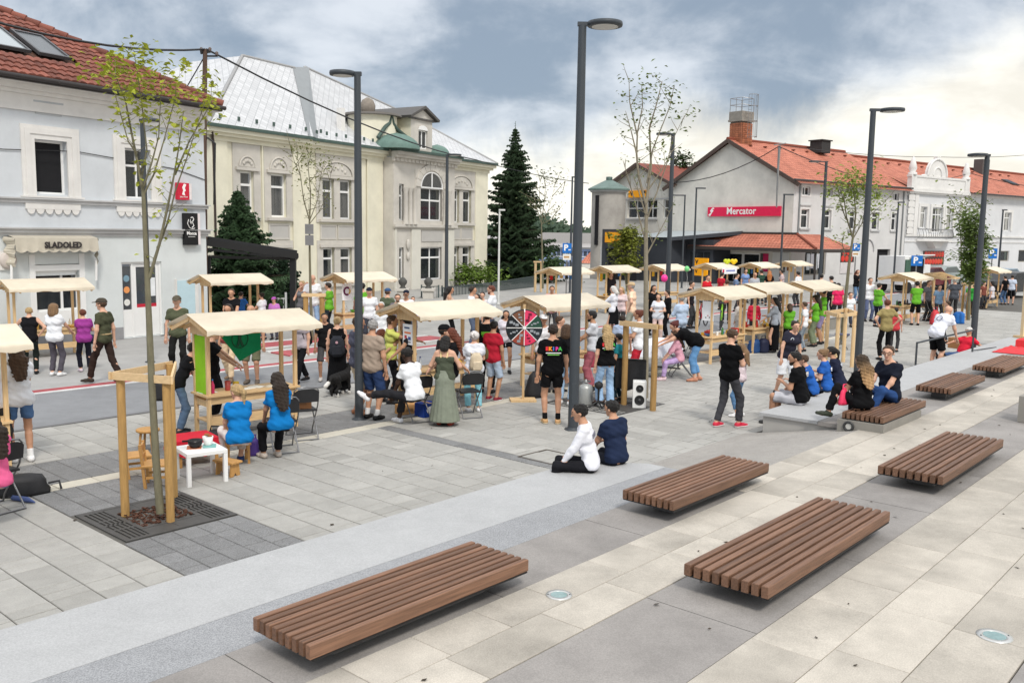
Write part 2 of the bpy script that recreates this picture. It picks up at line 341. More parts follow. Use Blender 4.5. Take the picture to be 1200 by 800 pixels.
def person(loc, head, label, h=1.72, pose='stand', hands=('d', 'd'), top=(200, 200, 200), tl='tee', bottom=(40, 40, 45), bl='long', shoe=(30, 30, 32), skin='fair',
hair=('short', 'dark'), lean=0, side=0, twist=0, nod=0, look=0, sh=.45, w=1.0, fem=False, res=None, feet=None, wide=1.0, hem=0.0, group=None, prints=None, cap=None,
glasses=False, pid=None, knee=None, hip=None, sole=None, socks=None, beard=None):
 """loc: feet on the ground; head: 0 looks away from the camera, 90 to the right, 180 at the camera; local +y is forward"""
 s = h/1.75; loc = Vector(loc); Y = loc.y; w *= .93
 g = res or (.0145 if Y < 17 else .019 if Y < 24 else .025)
 near = Y < 24
 R3 = V3
 sw = (.165 if fem else .185)*w; hw = .088
 ph = .93
 if pose == 'sit': ph = sh/s+.105
 if pose == 'squat': ph = .42
 P0 = R3(0, 0, ph) if hip is None else V3(*hip)
 L = rad(lean); tw = rad(twist)
 Rt = rot((1, 0, 0), -L) @ rot((0, 1, 0), rad(side)) @ rot((0, 0, 1), tw)
 Rp = rot((1, 0, 0), -L*.35)
 T = lambda x, y, z: P0+Rt@R3(x, y, z)                       # torso space, from the pelvis up
 chest = T(0, .0, .34); neck = T(0, -.01, .545); hc = T(0, .02, .545)+rot((1, 0, 0), -L*.45)@R3(0, .012, .125)
 Rh = rot((0, 0, 1), -rad(look)) @ rot((1, 0, 0), -L*.35-rad(nod))
 H = lambda x, y, z: hc+Rh@R3(x, y, z)
 X = Rt@R3(1, 0, 0); Xp = Rp@R3(1, 0, 0)
 B = Field(.035)
 tor = [(P0+Xp*-.07, P0+Xp*.07, .112*w, .112*w), (T(-.055*w, .005, .19), T(.055*w, .005, .19), .098*w, .098*w),
 (T(-.085*w, .0, .36), T(.085*w, .0, .36), .108*w, .108*w), (T(-sw*.74, -.012, .468), T(sw*.74, -.012, .468), .056, .056), (T(-.05, -.012, .49), T(.05, -.012, .49), .062, .062)]
 if fem: tor[0] = (P0+Xp*-.085, P0+Xp*.085, .115*w, .115*w); tor.append((T(-.065, .085, .355), T(.065, .085, .355), .062, .062))
 if w > 1.12: tor.append((T(-.05, .05*w, .12), T(.05, .05*w, .12), .11*w, .11*w))
 core = [(T(0, 0, .02), T(0, 0, .44), .085*w, .085)]
 arms = []; legs = []; hb = MB()
 dflt = {'d': (.26, .05, -.13), 'D': (.235, -.03, -.14), 'f': (.11, .30, .20), 'F': (.05, .26, .30), 't': (.16, .42, .10), 'T': (.10, .55, .12), 'h': (.21, .02, .06), 'p': (.20, .07, -.07), 'x': (-.06, .23, .27),
 'c': (.03, .16, .58), 'k': (.12, .38, .05), 's': (.30, .30, .45), 'S': (.46, .36, .42), 'u': (.25, .25, .75), 'b': (.06, -.14, .02), 'l': (.40, -.22, .0), 'w': (.25, .22, -.06), 'W': (.25, -.20, -.08), 'g': (.20, .50, -.12), 'o': (.05, .40, .36)}
 sk = [R3(-1, 1, 1), R3(1, 1, 1)]
 for i in (0, 1):
  sg = -1 if i == 0 else 1
  S = T(sg*sw, -.01, .462); hd = hands[i]
  if isinstance(hd, str):
   v = dflt[hd]; tt = P0+(Rt if hd not in 'dDg' else np.eye(3))@R3(sg*v[0], v[1], v[2])
   if hd in 'dD': tt = S+R3(sg*(.07+.02*(w-1)), .05 if hd == 'd' else -.05, -.54)
  else: tt = V3(*hd)
  pole = R3(sg*.7, -.8, -.35) if hd not in ('h', 'b') else R3(sg*1.0, -.5, 0)
  E, Wr = ik(S, tt, .285, .255, pole)
  arms.append((S, E, Wr))
  d = nrm(Wr-E); side_ = nrm(np.cross(d, R3(0, 0, 1) if abs(d[2]) < .9 else R3(0, 1, 0))); up = np.cross(side_, d)
  if not near: B.add(Wr+d*.02, Wr+d*.11, .030, .022)
  else:
   pal = Wr+d*.085
   q = Matrix(((side_[0], up[0], d[0], pal[0]), (side_[1], up[1], d[1], pal[1]), (side_[2], up[2], d[2], pal[2]), (0, 0, 0, 1)))
   B.add(Wr, Wr+d*.085, .026, .030, up, .62)
   for j, (fx, fl) in enumerate(((-.030, .068), (-.010, .078), (.010, .074), (.029, .058))):
    b0 = Wr+d*.095+side_*fx; b1 = b0+d*fl*.5-up*.008*1.0; b2 = b1+d*fl*.42-up*.022
    hb.tube([b0-d*.02, b0, b1, b2], [.011, .0105, .0095, .0075], 5)
   t0 = Wr+d*.035-side_*.028*sg; t1 = t0+d*.035-side_*.026*sg-up*.012; t2 = t1+d*.030-side_*.004*sg-up*.010
   hb.tube([t0, t1, t2], [.014, .012, .009], 5)
 if feet is None:
  feet = {'stand': ((-.11, .02, 0), (.11, -.02, 0)), 'walk': ((-.09, .30, 0), (.09, -.30, .03)), 'sit': ((-.11, .46, 0), (.11, .43, 0)), 'squat': ((-.13, .12, 0), (.13, .05, 0))}[pose]
 ftd = []
 for i in (0, 1):
  sg = -1 if i == 0 else 1
  hp = P0+Xp*sg*hw+R3(0, 0, -.03); fx = V3(*feet[i][:3]); yaw = rad(feet[i][3]) if len(feet[i]) > 3 else rad(8*sg); pit = rad(feet[i][4]) if len(feet[i]) > 4 else 0
  fd = R3(math.sin(yaw)*math.cos(pit), math.cos(yaw)*math.cos(pit), math.sin(pit)); fu = nrm(np.cross(np.cross(fd, R3(0, 0, 1)), fd))
  an = fx+fu*.085
  kp = V3(*knee[i]) if knee else R3(sg*.18, 1, .25)
  K, An = ik(hp, an, .43, .42, kp); legs.append((hp, K, An)); ftd.append((An, fd, fu))
 for S, E, Wr in arms:
  B.add(S, E, .050*w**.5, .040*w**.5); B.add(E, Wr, .039*w**.5, .025)
 for t in tor: B.add(*t)
 for t in core: B.add(*t)
 for hp, K, An in legs:
  B.add(hp, K, .084*w, .054*w**.5); B.add(K, An, .052*w**.5, .036)
  cv_ = K+(An-K)*.28; bk = nrm(np.cross(R3(1, 0, 0), An-K)); bk = bk if bk[1] < 0 else -bk
  B.add(cv_+bk*.014, K+(An-K)*.55+bk*.006, .049*w**.5, .036)
 B.add(neck-R3(0, 0, .03), hc+Rh@R3(0, -.01, -.06), .057 if not fem else .050, .052 if not fem else .046)
 Hd = Field(.022)
 Hd.add(H(0, -.022, .028), H(0, .020, .030), .080, .078).add(H(0, .035, -.03), H(0, .058, -.082), .055, .030).add(H(0, .06, .0), H(0, .07, .02), .040, .040)
 Hn = Field(.008)
 Hn.add(H(0, .096, .008), H(0, .118, -.028), .008, .013).add(H(-.082, -.008, -.002), H(-.084, -.012, -.022), .016, .012).add(H(.082, -.008, -.002), H(.084, -.012, -.022), .016, .012)
 Fe = Field(.02)
 for An, fd, fu in ftd:
  Fe.add(An-fd*.035-fu*.045, An+fd*.10-fu*.055, .036, .031, np.cross(fd, fu), 1.1).add(An+fd*.09-fu*.058, An+fd*.165-fu*.062, .031, .022, np.cross(fd, fu), 1.25).add(An, An-fu*.03, .037, .04)
 def bodyf(P): return smin(smin(smin(B.eval(P), Hd.eval(P), .02), Hn.eval(P), .012), Fe.eval(P), .02)
 lo = np.min([f.bounds(.03)[0] for f in (B, Hd, Fe)], axis=0); hi = np.max([f.bounds(.03)[1] for f in (B, Hd, Fe)], axis=0)
 sk_ = M(SKIN[skin], .55, .06, 12, spec=.3)
 o = net_obj(pid or 'person', bodyf, lo, hi, g/s, sk_, None, hb if near else None)
 tag(o, label, 'person', group)
 o.location = loc; o.rotation_euler = (0, 0, -rad(head)); o.scale = (s, s, s)
 g = g/s
 q1, q2 = RNG.uniform(0, 6, 2)
 def wr(P, a): return a*(np.sin(P[..., 2]*38+P[..., 0]*22+q1)*np.sin(P[..., 0]*19+P[..., 1]*15+q2)+.8*np.sin(P[..., 2]*17-P[..., 1]*31+P[..., 0]*26+q2)+.5*np.sin(P[..., 2]*75+P[..., 0]*40))*.6
 if tl:
  S_ = Field(.03)
  for j, t in enumerate(tor): S_.add(t[0], t[1], t[2]+(.017, .023, .015, .014)[min(j, 3)], t[3]+(.017, .023, .015, .014)[min(j, 3)])
  S_.add(core[0][0], core[0][1], core[0][2]+.016, core[0][3]+.012)
  S_.add(P0+Xp*-.06+Rp@R3(0, 0, .09), P0+Xp*.06+Rp@R3(0, 0, .09), .108*w, .108*w)
  A_ = Field(.03); sl = {'tee': .62, 'cap': .35, 'long': 1.9, 'three': 1.4, 'tank': -1, 'strap': -1}[tl]
  if sl > 0:
   for S, E, Wr in arms:
    d1 = nrm(E-S); lw = .020 if sl < 1 else .014
    if sl <= 1: A_.add(S, S+d1*.285*sl*1.4, .050*w**.5+lw*.4, .043*w**.5+lw, cut=(S+d1*.285*sl, d1))
    else:
     A_.add(S, E, .056*w**.5+.010, .050+.006); d2 = nrm(Wr-E); A_.add(E, Wr, .048, .036, cut=(E+d2*.255*min(sl-1, .97), d2))
  hz = (-.075 if pose == 'sit' else -.13)+hem; up_ = Rt@R3(0, 0, 1); upP = Rp@R3(0, 0, 1); hp0 = P0+upP*hz
  nk = T(0, 0, .50) if tl not in ('tank', 'strap') else T(0, 0, .455 if tl == 'tank' else .43)
  def topf(P):
   d = S_.eval(P)
   if tl == 'strap': d = np.maximum(d, (P-T(0, 0, .40))@up_)
   d = np.maximum(d, (P-T(0, -.01, .535))@up_*.9-.0)
   if A_.p: d = smin(d, A_.eval(P), .035)
   d = d+wr(P, .0085 if tl != 'long' else .005)
   nd = np.linalg.norm(P-T(0, .035, .565), axis=-1)-(.078 if tl != 'tank' else .12); d = np.maximum(d, -nd)
   if tl == 'tank':
    for S, E, Wr in arms: d = np.maximum(d, -(np.linalg.norm(P-S-nrm(S-T(0, 0, .45))*.03, axis=-1)-.072))
   return np.maximum(d, -((P-hp0)@upP))
  Q = Field(); Q.p = S_.p+A_.p; l2, h2 = Q.bounds(.03)
  net_obj('top', topf, l2, h2, g, cloth(top), o)
  if tl == 'strap':
   mb = MB()
   for sx_ in (-.07, .07):
    MB().tube([T(sx_, .115, .38), T(sx_, .065, .49), T(sx_, -.05, .525), T(sx_*.8, -.125, .39)], .012, 5).obj('strap', cloth((225, 205, 150)), o)
 frac = {'long': 1.93, 'crop': 1.75, 'knee': .95, 'short': .62, 'mini': .45, 'skirt': None, 'maxi': None, None: None}[bl]
 if frac is not None:
  S_ = Field(.035)
  S_.add(P0+Xp*-.075, P0+Xp*.075, (.117 if not fem else .121)*w, (.117 if not fem else .121)*w)
  S_.add(P0+Rp@R3(0, 0, .04)-Xp*.06, P0+Rp@R3(0, 0, .04)+Xp*.06, .108*w, .108*w)
  lw = .010*wide
  Lg = Field(.03)
  for hp, K, An in legs:
   d1 = nrm(K-hp); d2 = nrm(An-K)
   if frac <= 1: Lg.add(hp, hp+d1*.43*frac*1.25, .089*w+lw*.4, .066*w**.5+lw*2.2, cut=(hp+d1*.43*frac, d1))
   else:
    Lg.add(hp, K, .089*w+lw*.2, .058*w**.5+lw); Lg.add(K, An, .060*w**.5+lw, .046+lw*1.6, cut=(K+d2*.42*(frac-1), d2))
  upP = Rp@R3(0, 0, 1); wz = P0+upP*.095
  def lowf(P): return smin(np.maximum(S_.eval(P), (P-wz)@upP), Lg.eval(P), .025)+wr(P, .0075)
  Q = Field(); Q.p = S_.p+Lg.p; l2, h2 = Q.bounds(.03)
  net_obj('trousers' if frac > 1 else 'shorts', lowf, l2, h2, g, cloth(bottom), o)
 elif bl in ('skirt', 'maxi'):
  zb = .48 if bl == 'skirt' else .09; rb = .18 if bl == 'skirt' else .27
  S_ = Field(.06); S_.add(P0+R3(0, 0, .12), P0+R3(0, 0, -.05), .125*w, .155*w, np.array([1., 0, 0]), 1.2)
  S_.add(P0+R3(0, 0, -.05), R3(P0[0], P0[1], zb), .155*w, rb*wide, np.array([1., 0, 0]), 1.15)
  def lowf(P):
   ang = np.arctan2(P[..., 1]-P0[1], P[..., 0]-P0[0]); d = S_.eval(P)+.006*np.sin(ang*17)*np.clip((P0[2]-P[..., 2])*2, 0, 1)
   return np.maximum(np.maximum(d, P[..., 2]-P0[2]-.14), zb-P[..., 2])
  l2, h2 = S_.bounds(.04); net_obj('skirt', lowf, l2, h2, g, cloth(bottom), o)
 for An, fd, fu in ftd:
  if shoe is None: continue
  Sf = Field(.02); ax = np.cross(fd, fu)
  Sf.add(An-fd*.040-fu*.042, An+fd*.10-fu*.052, .045, .040, ax, 1.08).add(An+fd*.09-fu*.055, An+fd*.175-fu*.058, .040, .028, ax, 1.25).add(An-fu*.01, An-fu*.04, .048, .046)
  c0 = An+fu*.012; fl = An-fu*.083
  l2, h2 = Sf.bounds(.02)
  so_ = net_obj('shoe', lambda P: np.maximum(np.maximum(Sf.eval(P), (P-c0)@(fu*.95-fd*.3)), -((P-fl)@fu)), l2, h2, g*.8, M(srgb(*shoe), .6, .06), o)
  if sole and so_:
   net_obj('sole', lambda P: np.maximum(np.maximum(Sf.eval(P)-.006, (P-fl-fu*.026)@fu), -((P-fl+fu*.002)@fu)), l2, h2, g*.7, M(srgb(*sole), .6, .05), so_)
 if socks:
  for hp, K, An in legs:
   d2 = nrm(K-An); Sf = Field(.02).add(An-d2*.02, An+d2*.13, .044, .045, cut=(An+d2*.10, d2)); l2, h2 = Sf.bounds(.02)
   net_obj('sock', lambda P: Sf.eval(P), l2, h2, g*.8, cloth(socks), o)
 st, hcn = hair
 hm = M(HAIRC[hcn], .5, .45, 2, .6, 30, spec=.35, stretch=(30, 30, 2.5)) if hcn != 'ombre' else ombre()
 if st not in ('bald', 'cap'):
  Hf = Field(.03); Hf.add(H(0, -.026, .034), H(0, .016, .040), .090, .084)
  Lf = None; dn = R3(0, 0, -1)
  if st in ('long', 'longer', 'bob'):
   ln = {'bob': .16, 'long': .30, 'longer': .42}[st]; b1 = T(0, -.155 if lean < 20 else -.10, .475); tip = H(0, -.055, 0)+nrm((b1-H(0, -.05, 0)))*.12
   Hf.add(H(0, -.045, .0), tip, .085, .080, Xp, 1.1)
   if st != 'bob': e2 = T(0, -.155, .475-(ln-.12)); Hf.add(tip, e2, .068, .045, X, 1.9)
   Hf.add(H(-.07, .0, -.02), H(-.085, -.01, -.02-.6*min(ln, .22)), .035, .025).add(H(.07, .0, -.02), H(.085, -.01, -.02-.6*min(ln, .22)), .035, .025)
  if st == 'pony': Hf.add(H(0, -.11, .05), H(0, -.145, .0), .028, .036).add(H(0, -.145, .0), H(0, -.14, -.17), .036, .012)
  if st == 'bun': Hf.add(H(0, -.09, .075), H(0, -.105, .085), .045, .04)
  if st == 'curly': Hf.add(H(0, -.03, .02), H(0, -.05, -.10), .112, .12).add(H(-.06, -.01, -.05), H(-.085, -.02, -.13), .06, .05).add(H(.06, -.01, -.05), H(.085, -.02, -.13), .06, .05)
  fn_ = Rh@nrm(R3(0, .86, -.52)); fc = H(0, .040, .030); fq = Rh@R3(0, 1, 0)
  dnv = Rh@R3(0, 0, -1); low = H(0, 0, -.065)
  def hairf(P):
   d = Hf.eval(P)+.006*np.sin(P[..., 0]*95+P[..., 2]*25+q1)*np.sin(P[..., 1]*75+q2)+.004*np.sin(P[..., 2]*120+P[..., 0]*40)
   d = np.maximum(d, (P-fc)@fn_)
   if st in ('short', 'pony', 'bun'):
    far_ = (P-H(0, -.10, -.2))@fq; d = np.maximum(d, np.where(((P-H(0, -.105, 0))@fq) < -.0, -9, (P-low)@dnv)) if st == 'pony' else np.maximum(d, (P-low)@dnv)
   return d
  l2, h2 = Hf.bounds(.02); net_obj('hair', hairf, l2, h2, g*.85, hm, o)
 if beard:
  Bf = Field(.015); Bf.add(H(0, .030, -.045), H(0, .056, -.086), .059, .036); l2, h2 = Bf.bounds(.02)
  net_obj('beard', lambda P: np.maximum(Bf.eval(P), (P-H(0, .0, -.038))@(Rh@nrm(R3(0, .25, 1)))), l2, h2, g*.7, M(HAIRC[beard], .7, .2, 20), o)
 if st == 'cap':
  hf = Field(.03).add(H(0, -.026, .034), H(0, .016, .04), .089, .083); l2, h2 = hf.bounds(.02)
  net_obj('hair', lambda P: np.maximum(np.maximum(hf.eval(P), (P-H(0, .03, .0))@(Rh@nrm(R3(0, .8, -.6)))), np.maximum((P-H(0, 0, -.06))@(Rh@R3(0, 0, -1)), (P-H(0, 0, .04))@(Rh@R3(0, 0, 1)))), l2, h2, g*.85, hm, o)
 if cap:
  cf = Field(.02).add(H(0, -.026, .05), H(0, .018, .055), .095, .088).add(H(0, .085, .045), H(0, .15, .03), .05, .045, np.array(Rh@R3(1, 0, 0)), 1.4); l2, h2 = cf.bounds(.02)
  zc = H(0, 0, .045)
  def capf(P):
   q = (P-H(0, 0, 0)); z = q@(Rh@R3(0, 0, 1)); y = q@(Rh@R3(0, 1, 0))
   lowz = .048-.10*np.clip(y-.08, 0, 1); return np.maximum(cf.eval(P), np.maximum(lowz-z, np.where(y > .095, z-lowz-.016, -9)))
  net_obj('cap', capf, l2, h2, g*.7, cloth(cap), o)
 if Y < 19:
  for sg in (-1, 1): MB().ball(tuple(H(sg*.031, .090, .012)), .0085, 6).obj('eye', M((.02, .015, .012), .3), o)
  for sg in (-1, 1): MB().tube([H(sg*.014, .099, .031), H(sg*.032, .095, .036), H(sg*.050, .080, .030)], .0045, 5).obj('eyebrow', hm if st != 'bald' else M(HAIRC['brown'], .6), o)
  MB().tube([H(-.022, .083, -.063), H(0, .093, -.062), H(.022, .083, -.063)], .005, 5).obj('mouth', M((.38, .13, .11), .5), o)
 if glasses:
  mb = MB()
  for sg in (-1, 1):
   ring = [H(sg*.033+.024*math.cos(a), .108, .010+.019*math.sin(a)) for a in np.linspace(0, 2*math.pi, 13)]; mb.tube(ring, .003, 4)
   mb.tube([H(sg*.057, .106, .014), H(sg*.084, .0, .010)], .003, 4)
  mb.tube([H(-.010, .110, .014), H(.010, .110, .014)], .003, 4)
  mb.obj('glasses', BLACKM, o)
 fr = Matrix(((X[0], -(Rt@R3(0, 1, 0))[0], (Rt@R3(0, 0, 1))[0], P0[0]), (X[1], -(Rt@R3(0, 1, 0))[1], (Rt@R3(0, 0, 1))[1], P0[1]), (X[2], -(Rt@R3(0, 1, 0))[2], (Rt@R3(0, 0, 1))[2], P0[2]), (0, 0, 0, 1)))
 if prints: prints(o, Matrix(((X[0], (Rt@R3(0, 1, 0))[0], (Rt@R3(0, 0, 1))[0], P0[0]), (X[1], (Rt@R3(0, 1, 0))[1], (Rt@R3(0, 0, 1))[1], P0[1]), (X[2], (Rt@R3(0, 1, 0))[2], (Rt@R3(0, 0, 1))[2], P0[2]), (0, 0, 0, 1))), w)
 return o
# ================================================================ the ground, the road, the square and its terrace
def smooth(a, b, x):
 t = min(max((x-a)/(b-a), 0), 1); return t*t*(3-2*t)
def ground_z(x, y): return -.03-6.2*smooth(66, 115, y-.35*max(x-8, 0))
gm = bpy.data.materials.new('far_paving'); t, b = nodes_of(gm); N = t.nodes.new
tcn = N('ShaderNodeTexCoord'); mp = N('ShaderNodeMapping'); mp.inputs['Rotation'].default_value = (0, 0, -TH); mlink(t, tcn.outputs['Object'], mp.inputs[0])
br = N('ShaderNodeTexBrick'); mlink(t, mp.outputs[0], br.inputs['Vector']); br.inputs['Scale'].default_value = 1; br.inputs['Brick Width'].default_value = .55; br.inputs['Row Height'].default_value = .36
br.inputs['Mortar Size'].default_value = .008; br.inputs['Color1'].default_value = (.355, .345, .325, 1); br.inputs['Color2'].default_value = (.30, .295, .28, 1); br.inputs['Mortar'].default_value = (.21, .205, .19, 1)
nz = N('ShaderNodeTexNoise'); nz.inputs['Scale'].default_value = .25; nz.inputs['Detail'].default_value = 6; mlink(t, tcn.outputs['Object'], nz.inputs[0])
mr = N('ShaderNodeMapRange'); mlink(t, nz.outputs['Fac'], mr.inputs[0]); mr.inputs[1].default_value = .3; mr.inputs[2].default_value = .7; mr.inputs[3].default_value = .85; mr.inputs[4].default_value = 1.1
vmn = N('ShaderNodeVectorMath'); vmn.operation = 'SCALE'; mlink(t, br.outputs['Color'], vmn.inputs[0]); mlink(t, mr.outputs[0], vmn.inputs['Scale']); mlink(t, vmn.outputs[0], b.inputs['Base Color']); b.inputs['Roughness'].default_value = .85
mb = MB(); nx, ny = 60, 80
xs = [-600*(1-i/30)**3 if i < 30 else 600*((i-30)/30)**3 for i in range(61)]; ys = [-40+20*j if j < 3 else 15+(j-3)**2*.22 if j < 50 else 500+(j-50)*50 for j in range(81)]
mb.add([(x, y, ground_z(x, y)) for y in ys for x in xs], [(j*61+i, j*61+i+1, (j+1)*61+i+1, (j+1)*61+i) for j in range(80) for i in range(60)], 0, True)
ground = mb.obj('ground', gm, kind='structure')
def sheet(name, u0, v0, u1, v1, z0, z1, mat, kind='structure', parent=None):
 mb = MB(); mb.slab([(p.x, p.y) for p in (UV(u0, v0), UV(u0, v1), UV(u1, v1), UV(u1, v0))], z0, z1); me = mb.mesh(name, mat); fix_normals(me); return link(name, me, parent, kind=kind)
JOINT = M((.11, .105, .095), .9, .2, 10, name='joint_sand')
ASPH = M((.235, .24, .25), .85, .10, 3, .25, 140, stain=.15, fleck=.10, name='worn_grey_asphalt')
plaza = sheet('plaza', -8, -15.25, 60, -6.60, -.06, -.012, JOINT)
sheet('road', -14, -18.40, 80, -15.27, -.06, -.008, ASPH)
sheet('road_edge_line', -14, -15.36, 80, -15.252, -.05, .004, M((.17, .17, .175), .85, .1))
sheet('white_road_line', -14, -18.56, 80, -18.42, -.05, .001, M((.66, .66, .65), .7, .15, 5, stain=.3))
sheet('red_road_line', -14, -18.84, 80, -18.565, -.05, .002, M((.40, .085, .095), .75, .12, 5, stain=.3))
REDP = M((.42, .10, .11), .75, .12, 4, stain=.3, name='red_road_paint'); WHP = M((.66, .66, .65), .7, .15, 5, stain=.3)
for i, (u0, u1, v0, v1, m) in enumerate(((13.6, 19.4, -20.6, -19.75, REDP), (13.6, 19.4, -22.4, -21.55, REDP), (13.6, 19.4, -19.70, -19.58, WHP), (13.6, 19.4, -20.85, -20.7, WHP), (13.6, 19.4, -21.5, -21.35, WHP), (13.6, 19.4, -22.7, -22.5, WHP))):
 sheet('crossing_stripe', u0, v0, u1, v1, -.05, .006, m, parent=None)
sheet('pavement', -14, -27.5, 13.3, -18.86, -.05, -.006, M((.37, .365, .355), .85, .09, 2, .1, 120, stain=.14, fleck=.06, name='pale_asphalt'))
# paving stones: rows along v, each stone its own piece near the camera, joined beyond
LENS = (.18, .27, .36, .54)
def paver_mesh(w, l, name='paving_slab', mat=None, h=.05, ch=.006):
 mb = MB(); mb.box((0, 0, -h/2), (w, l, h), ch=ch); return mb.mesh(name, mat)
PAV = M((.365, .355, .33), .85, .09, 5, .25, 130, objrand=.07, stain=.16, fleck=.08, name='buff_paver')
PAVP = M((.50, .47, .40), .85, .06, 5, .2, 130, objrand=.07, fleck=.06, name='pale_cream_paver')
DGR = M((.20, .20, .20), .85, .10, 8, .2, 150, objrand=.09, fleck=.28, stain=.10, name='dark_granite_paver')
def island(col, rnd, name, fleck=.08):
 m = bpy.data.materials.new(name); t, b = nodes_of(m); N = t.nodes.new
 ge = N('ShaderNodeNewGeometry'); r = N('ShaderNodeMapRange'); mlink(t, ge.outputs['Random Per Island'], r.inputs[0]); r.inputs[3].default_value = 1-rnd; r.inputs[4].default_value = 1+rnd
 tc_ = N('ShaderNodeTexCoord'); n = N('ShaderNodeTexNoise'); n.inputs['Scale'].default_value = 1.3; n.inputs['Detail'].default_value = 9; n.inputs['Roughness'].default_value = .7; mlink(t, tc_.outputs['Object'], n.inputs[0])
 r2 = N('ShaderNodeMapRange'); mlink(t, n.outputs['Fac'], r2.inputs[0]); r2.inputs[1].default_value = .3; r2.inputs[2].default_value = .7; r2.inputs[3].default_value = .86; r2.inputs[4].default_value = 1.08
 mu = N('ShaderNodeMath'); mu.operation = 'MULTIPLY'; mlink(t, r.outputs[0], mu.inputs[0]); mlink(t, r2.outputs[0], mu.inputs[1])
 v = N('ShaderNodeVectorMath'); v.operation = 'SCALE'; v.inputs[0].default_value = col; mlink(t, mu.outputs[0], v.inputs['Scale']); mlink(t, v.outputs[0], b.inputs['Base Color']); b.inputs['Roughness'].default_value = .85
 return m
PAVI = island((.365, .355, .33), .08, 'buff_paver'); DGRI = island((.20, .20, .20), .09, 'dark_granite_paver')
rows = []                                             # (u, v, w, l, set)
def lay(u0, u1, v0, v1, w, lens, tag_):
 n = max(1, round((u1-u0)/w)); w = (u1-u0)/n
 for i in range(n):
  v = v1
  while v > v0+.05:
   l = random.choice(lens); l = min(l, v-v0)
   if v-l-v0 < .12: l = v-v0
   rows.append((u0+(i+.5)*w, v-l/2, w-.011, l-.011, tag_)); v -= l
lay(-4, 4.12, -11.45, -6.75, .365, LENS, 'l'); lay(5.48, 9.58, -11.45, -6.75, .365, LENS, 'l'); lay(9.84, 30, -11.45, -6.75, .365, LENS, 'l')
lay(-4, 30, -15.2, -12.95, .365, LENS, 'l'); lay(30, 46, -15.2, -6.75, .5, (.36, .54, .7), 'l')
lay(-4, 30, -11.74, -11.46, .5, (.28,), 'p')
lay(4.13, 5.47, -8.98, -6.75, .268, (.2, .3, .38), 'd'); lay(4.13, 5.47, -11.45, -10.29, .268, (.2, .3, .38), 'd')
lay(9.59, 9.83, -11.45, -6.75, .24, (.3, .4), 'd'); lay(-4, 30, -12.94, -11.76, .30, (.2, .3, .38), 'd')
pit2 = (13.25, 14.95, -10.95, -9.15)
def seen_size(u, v):
 p = UV(u, v); d = p-Vector((0, 0, CAMH)); Y = d.dot(_f)
 if Y < 1: return 0, 0
 return 1/Y, abs(d.dot(_r)/Y)
cand = {'l': [], 'p': [], 'd': []}; rest = {'l': [], 'p': [], 'd': []}
for q in rows:
 s_, ax = seen_size(q[0], q[1])
 cand[q[4]].append((s_*min(q[2], q[3]*1.6) if ax < .6 and q[1] < -7.45 else 0, q))
_pm = {}
dark = sheet('granite_band', -7.9, -12.95, 59, -11.75, -.05, -.009, JOINT)
for k, parent, m, mi, lim in (('l', plaza, PAV, PAVI, 296), ('p', dark, PAVP, PAVP, 60), ('d', dark, DGR, DGRI, 220)):
 L = sorted(cand[k], key=lambda c: -c[0]); near_ = [q for s_, q in L[:lim] if s_ > .0]; far_ = [q for s_, q in L[lim:]]+[q for s_, q in L[:lim] if s_ <= 0]
 for u, v, w, l, _ in near_:
  key = (k, round(w, 2), round(l, 2))
  if key not in _pm: _pm[key] = paver_mesh(w, l, 'paving_slab', m)
  o = link('paving_slab', _pm[key], parent); p = UV(u, v, random.uniform(-.0015, .0015)); o.location = p; o.rotation_euler = (0, 0, TH)
 if far_:
  mb = MB()
  for u, v, w, l, _ in far_: mb.box(UV(u, v, -.02+random.uniform(-.0015, .0015)), (w, l, .04), rz=TH)
  mb.obj('paving_slabs', mi, parent, kind='stuff')
# covers in the paving
mb = MB(); A_ = [UV(9.77, -8.49), UV(10.40, -8.47), UV(10.40, -7.86), UV(9.77, -7.88)]
for i in range(4): mb.bar(A_[i]+Vector((0, 0, .002)), A_[(i+1) % 4]+Vector((0, 0, .002)), .022, .012)
tag(mb.obj('manhole_frame', M((.10, .085, .07), .7)), 'thin dark square manhole frame set in the pale paving', 'manhole')
# terrace with the stone step, ramp and bench strips (top at 0.4 m)
TZ = .40
TERB = M((.40, .385, .36), .9, .1, 3, name='terrace_bed')
mb = MB(); pg = lambda *q: [(UV(u, v).x, UV(u, v).y) for u, v in q]
mb.slab(pg((-10, -6.65), (-10, 6), (9.5, 6), (9.5, -6.65)), -.1, TZ-.052); mb.slab(pg((9.5, -4.92), (9.5, 6), (13.6, 6), (13.6, -4.92)), -.1, TZ-.052); mb.slab(pg((13.66, -6.56), (13.66, 6), (60, 6), (60, -6.56)), -.1, TZ-.052)
me = mb.mesh('terrace', TERB); fix_normals(me); terrace = link('terrace', me, None, kind='structure')
WGR = M((.405, .407, .408), .7, .05, 4, .10, 200, stain=.10, fleck=.10, name='white_granite')
def step(u0, u1, v0, v1, c0=0, c1=0):
 mb = MB(); n = 1
 poly = pg((u0, v0), (u0, v1), (u1, v1), (u1, v1-(v1-v0)*.25), (u1-c1, v0))
 mb.slab(poly, TZ-.056, TZ-.006); me = mb.mesh('stone_step', WGR); fix_normals(me); return link('stone_step', me, None, kind='structure')
step(-10, 9.5, -6.78, -5.83, c1=.55); step(13.62, 60, -6.62, -5.63)
AGG = M((.30, .305, .315), .9, .08, 6, .35, 90, fleck=.24, stain=.10, name='exposed_aggregate')
CON = M((.295, .276, .26), .85, .09, 2, .15, 150, stain=.32, fleck=.10, name='smooth_grey_concrete')
sheet('aggregate_strip', -10, -5.828, 9.5, -5.30, TZ-.06, TZ-.008, AGG)
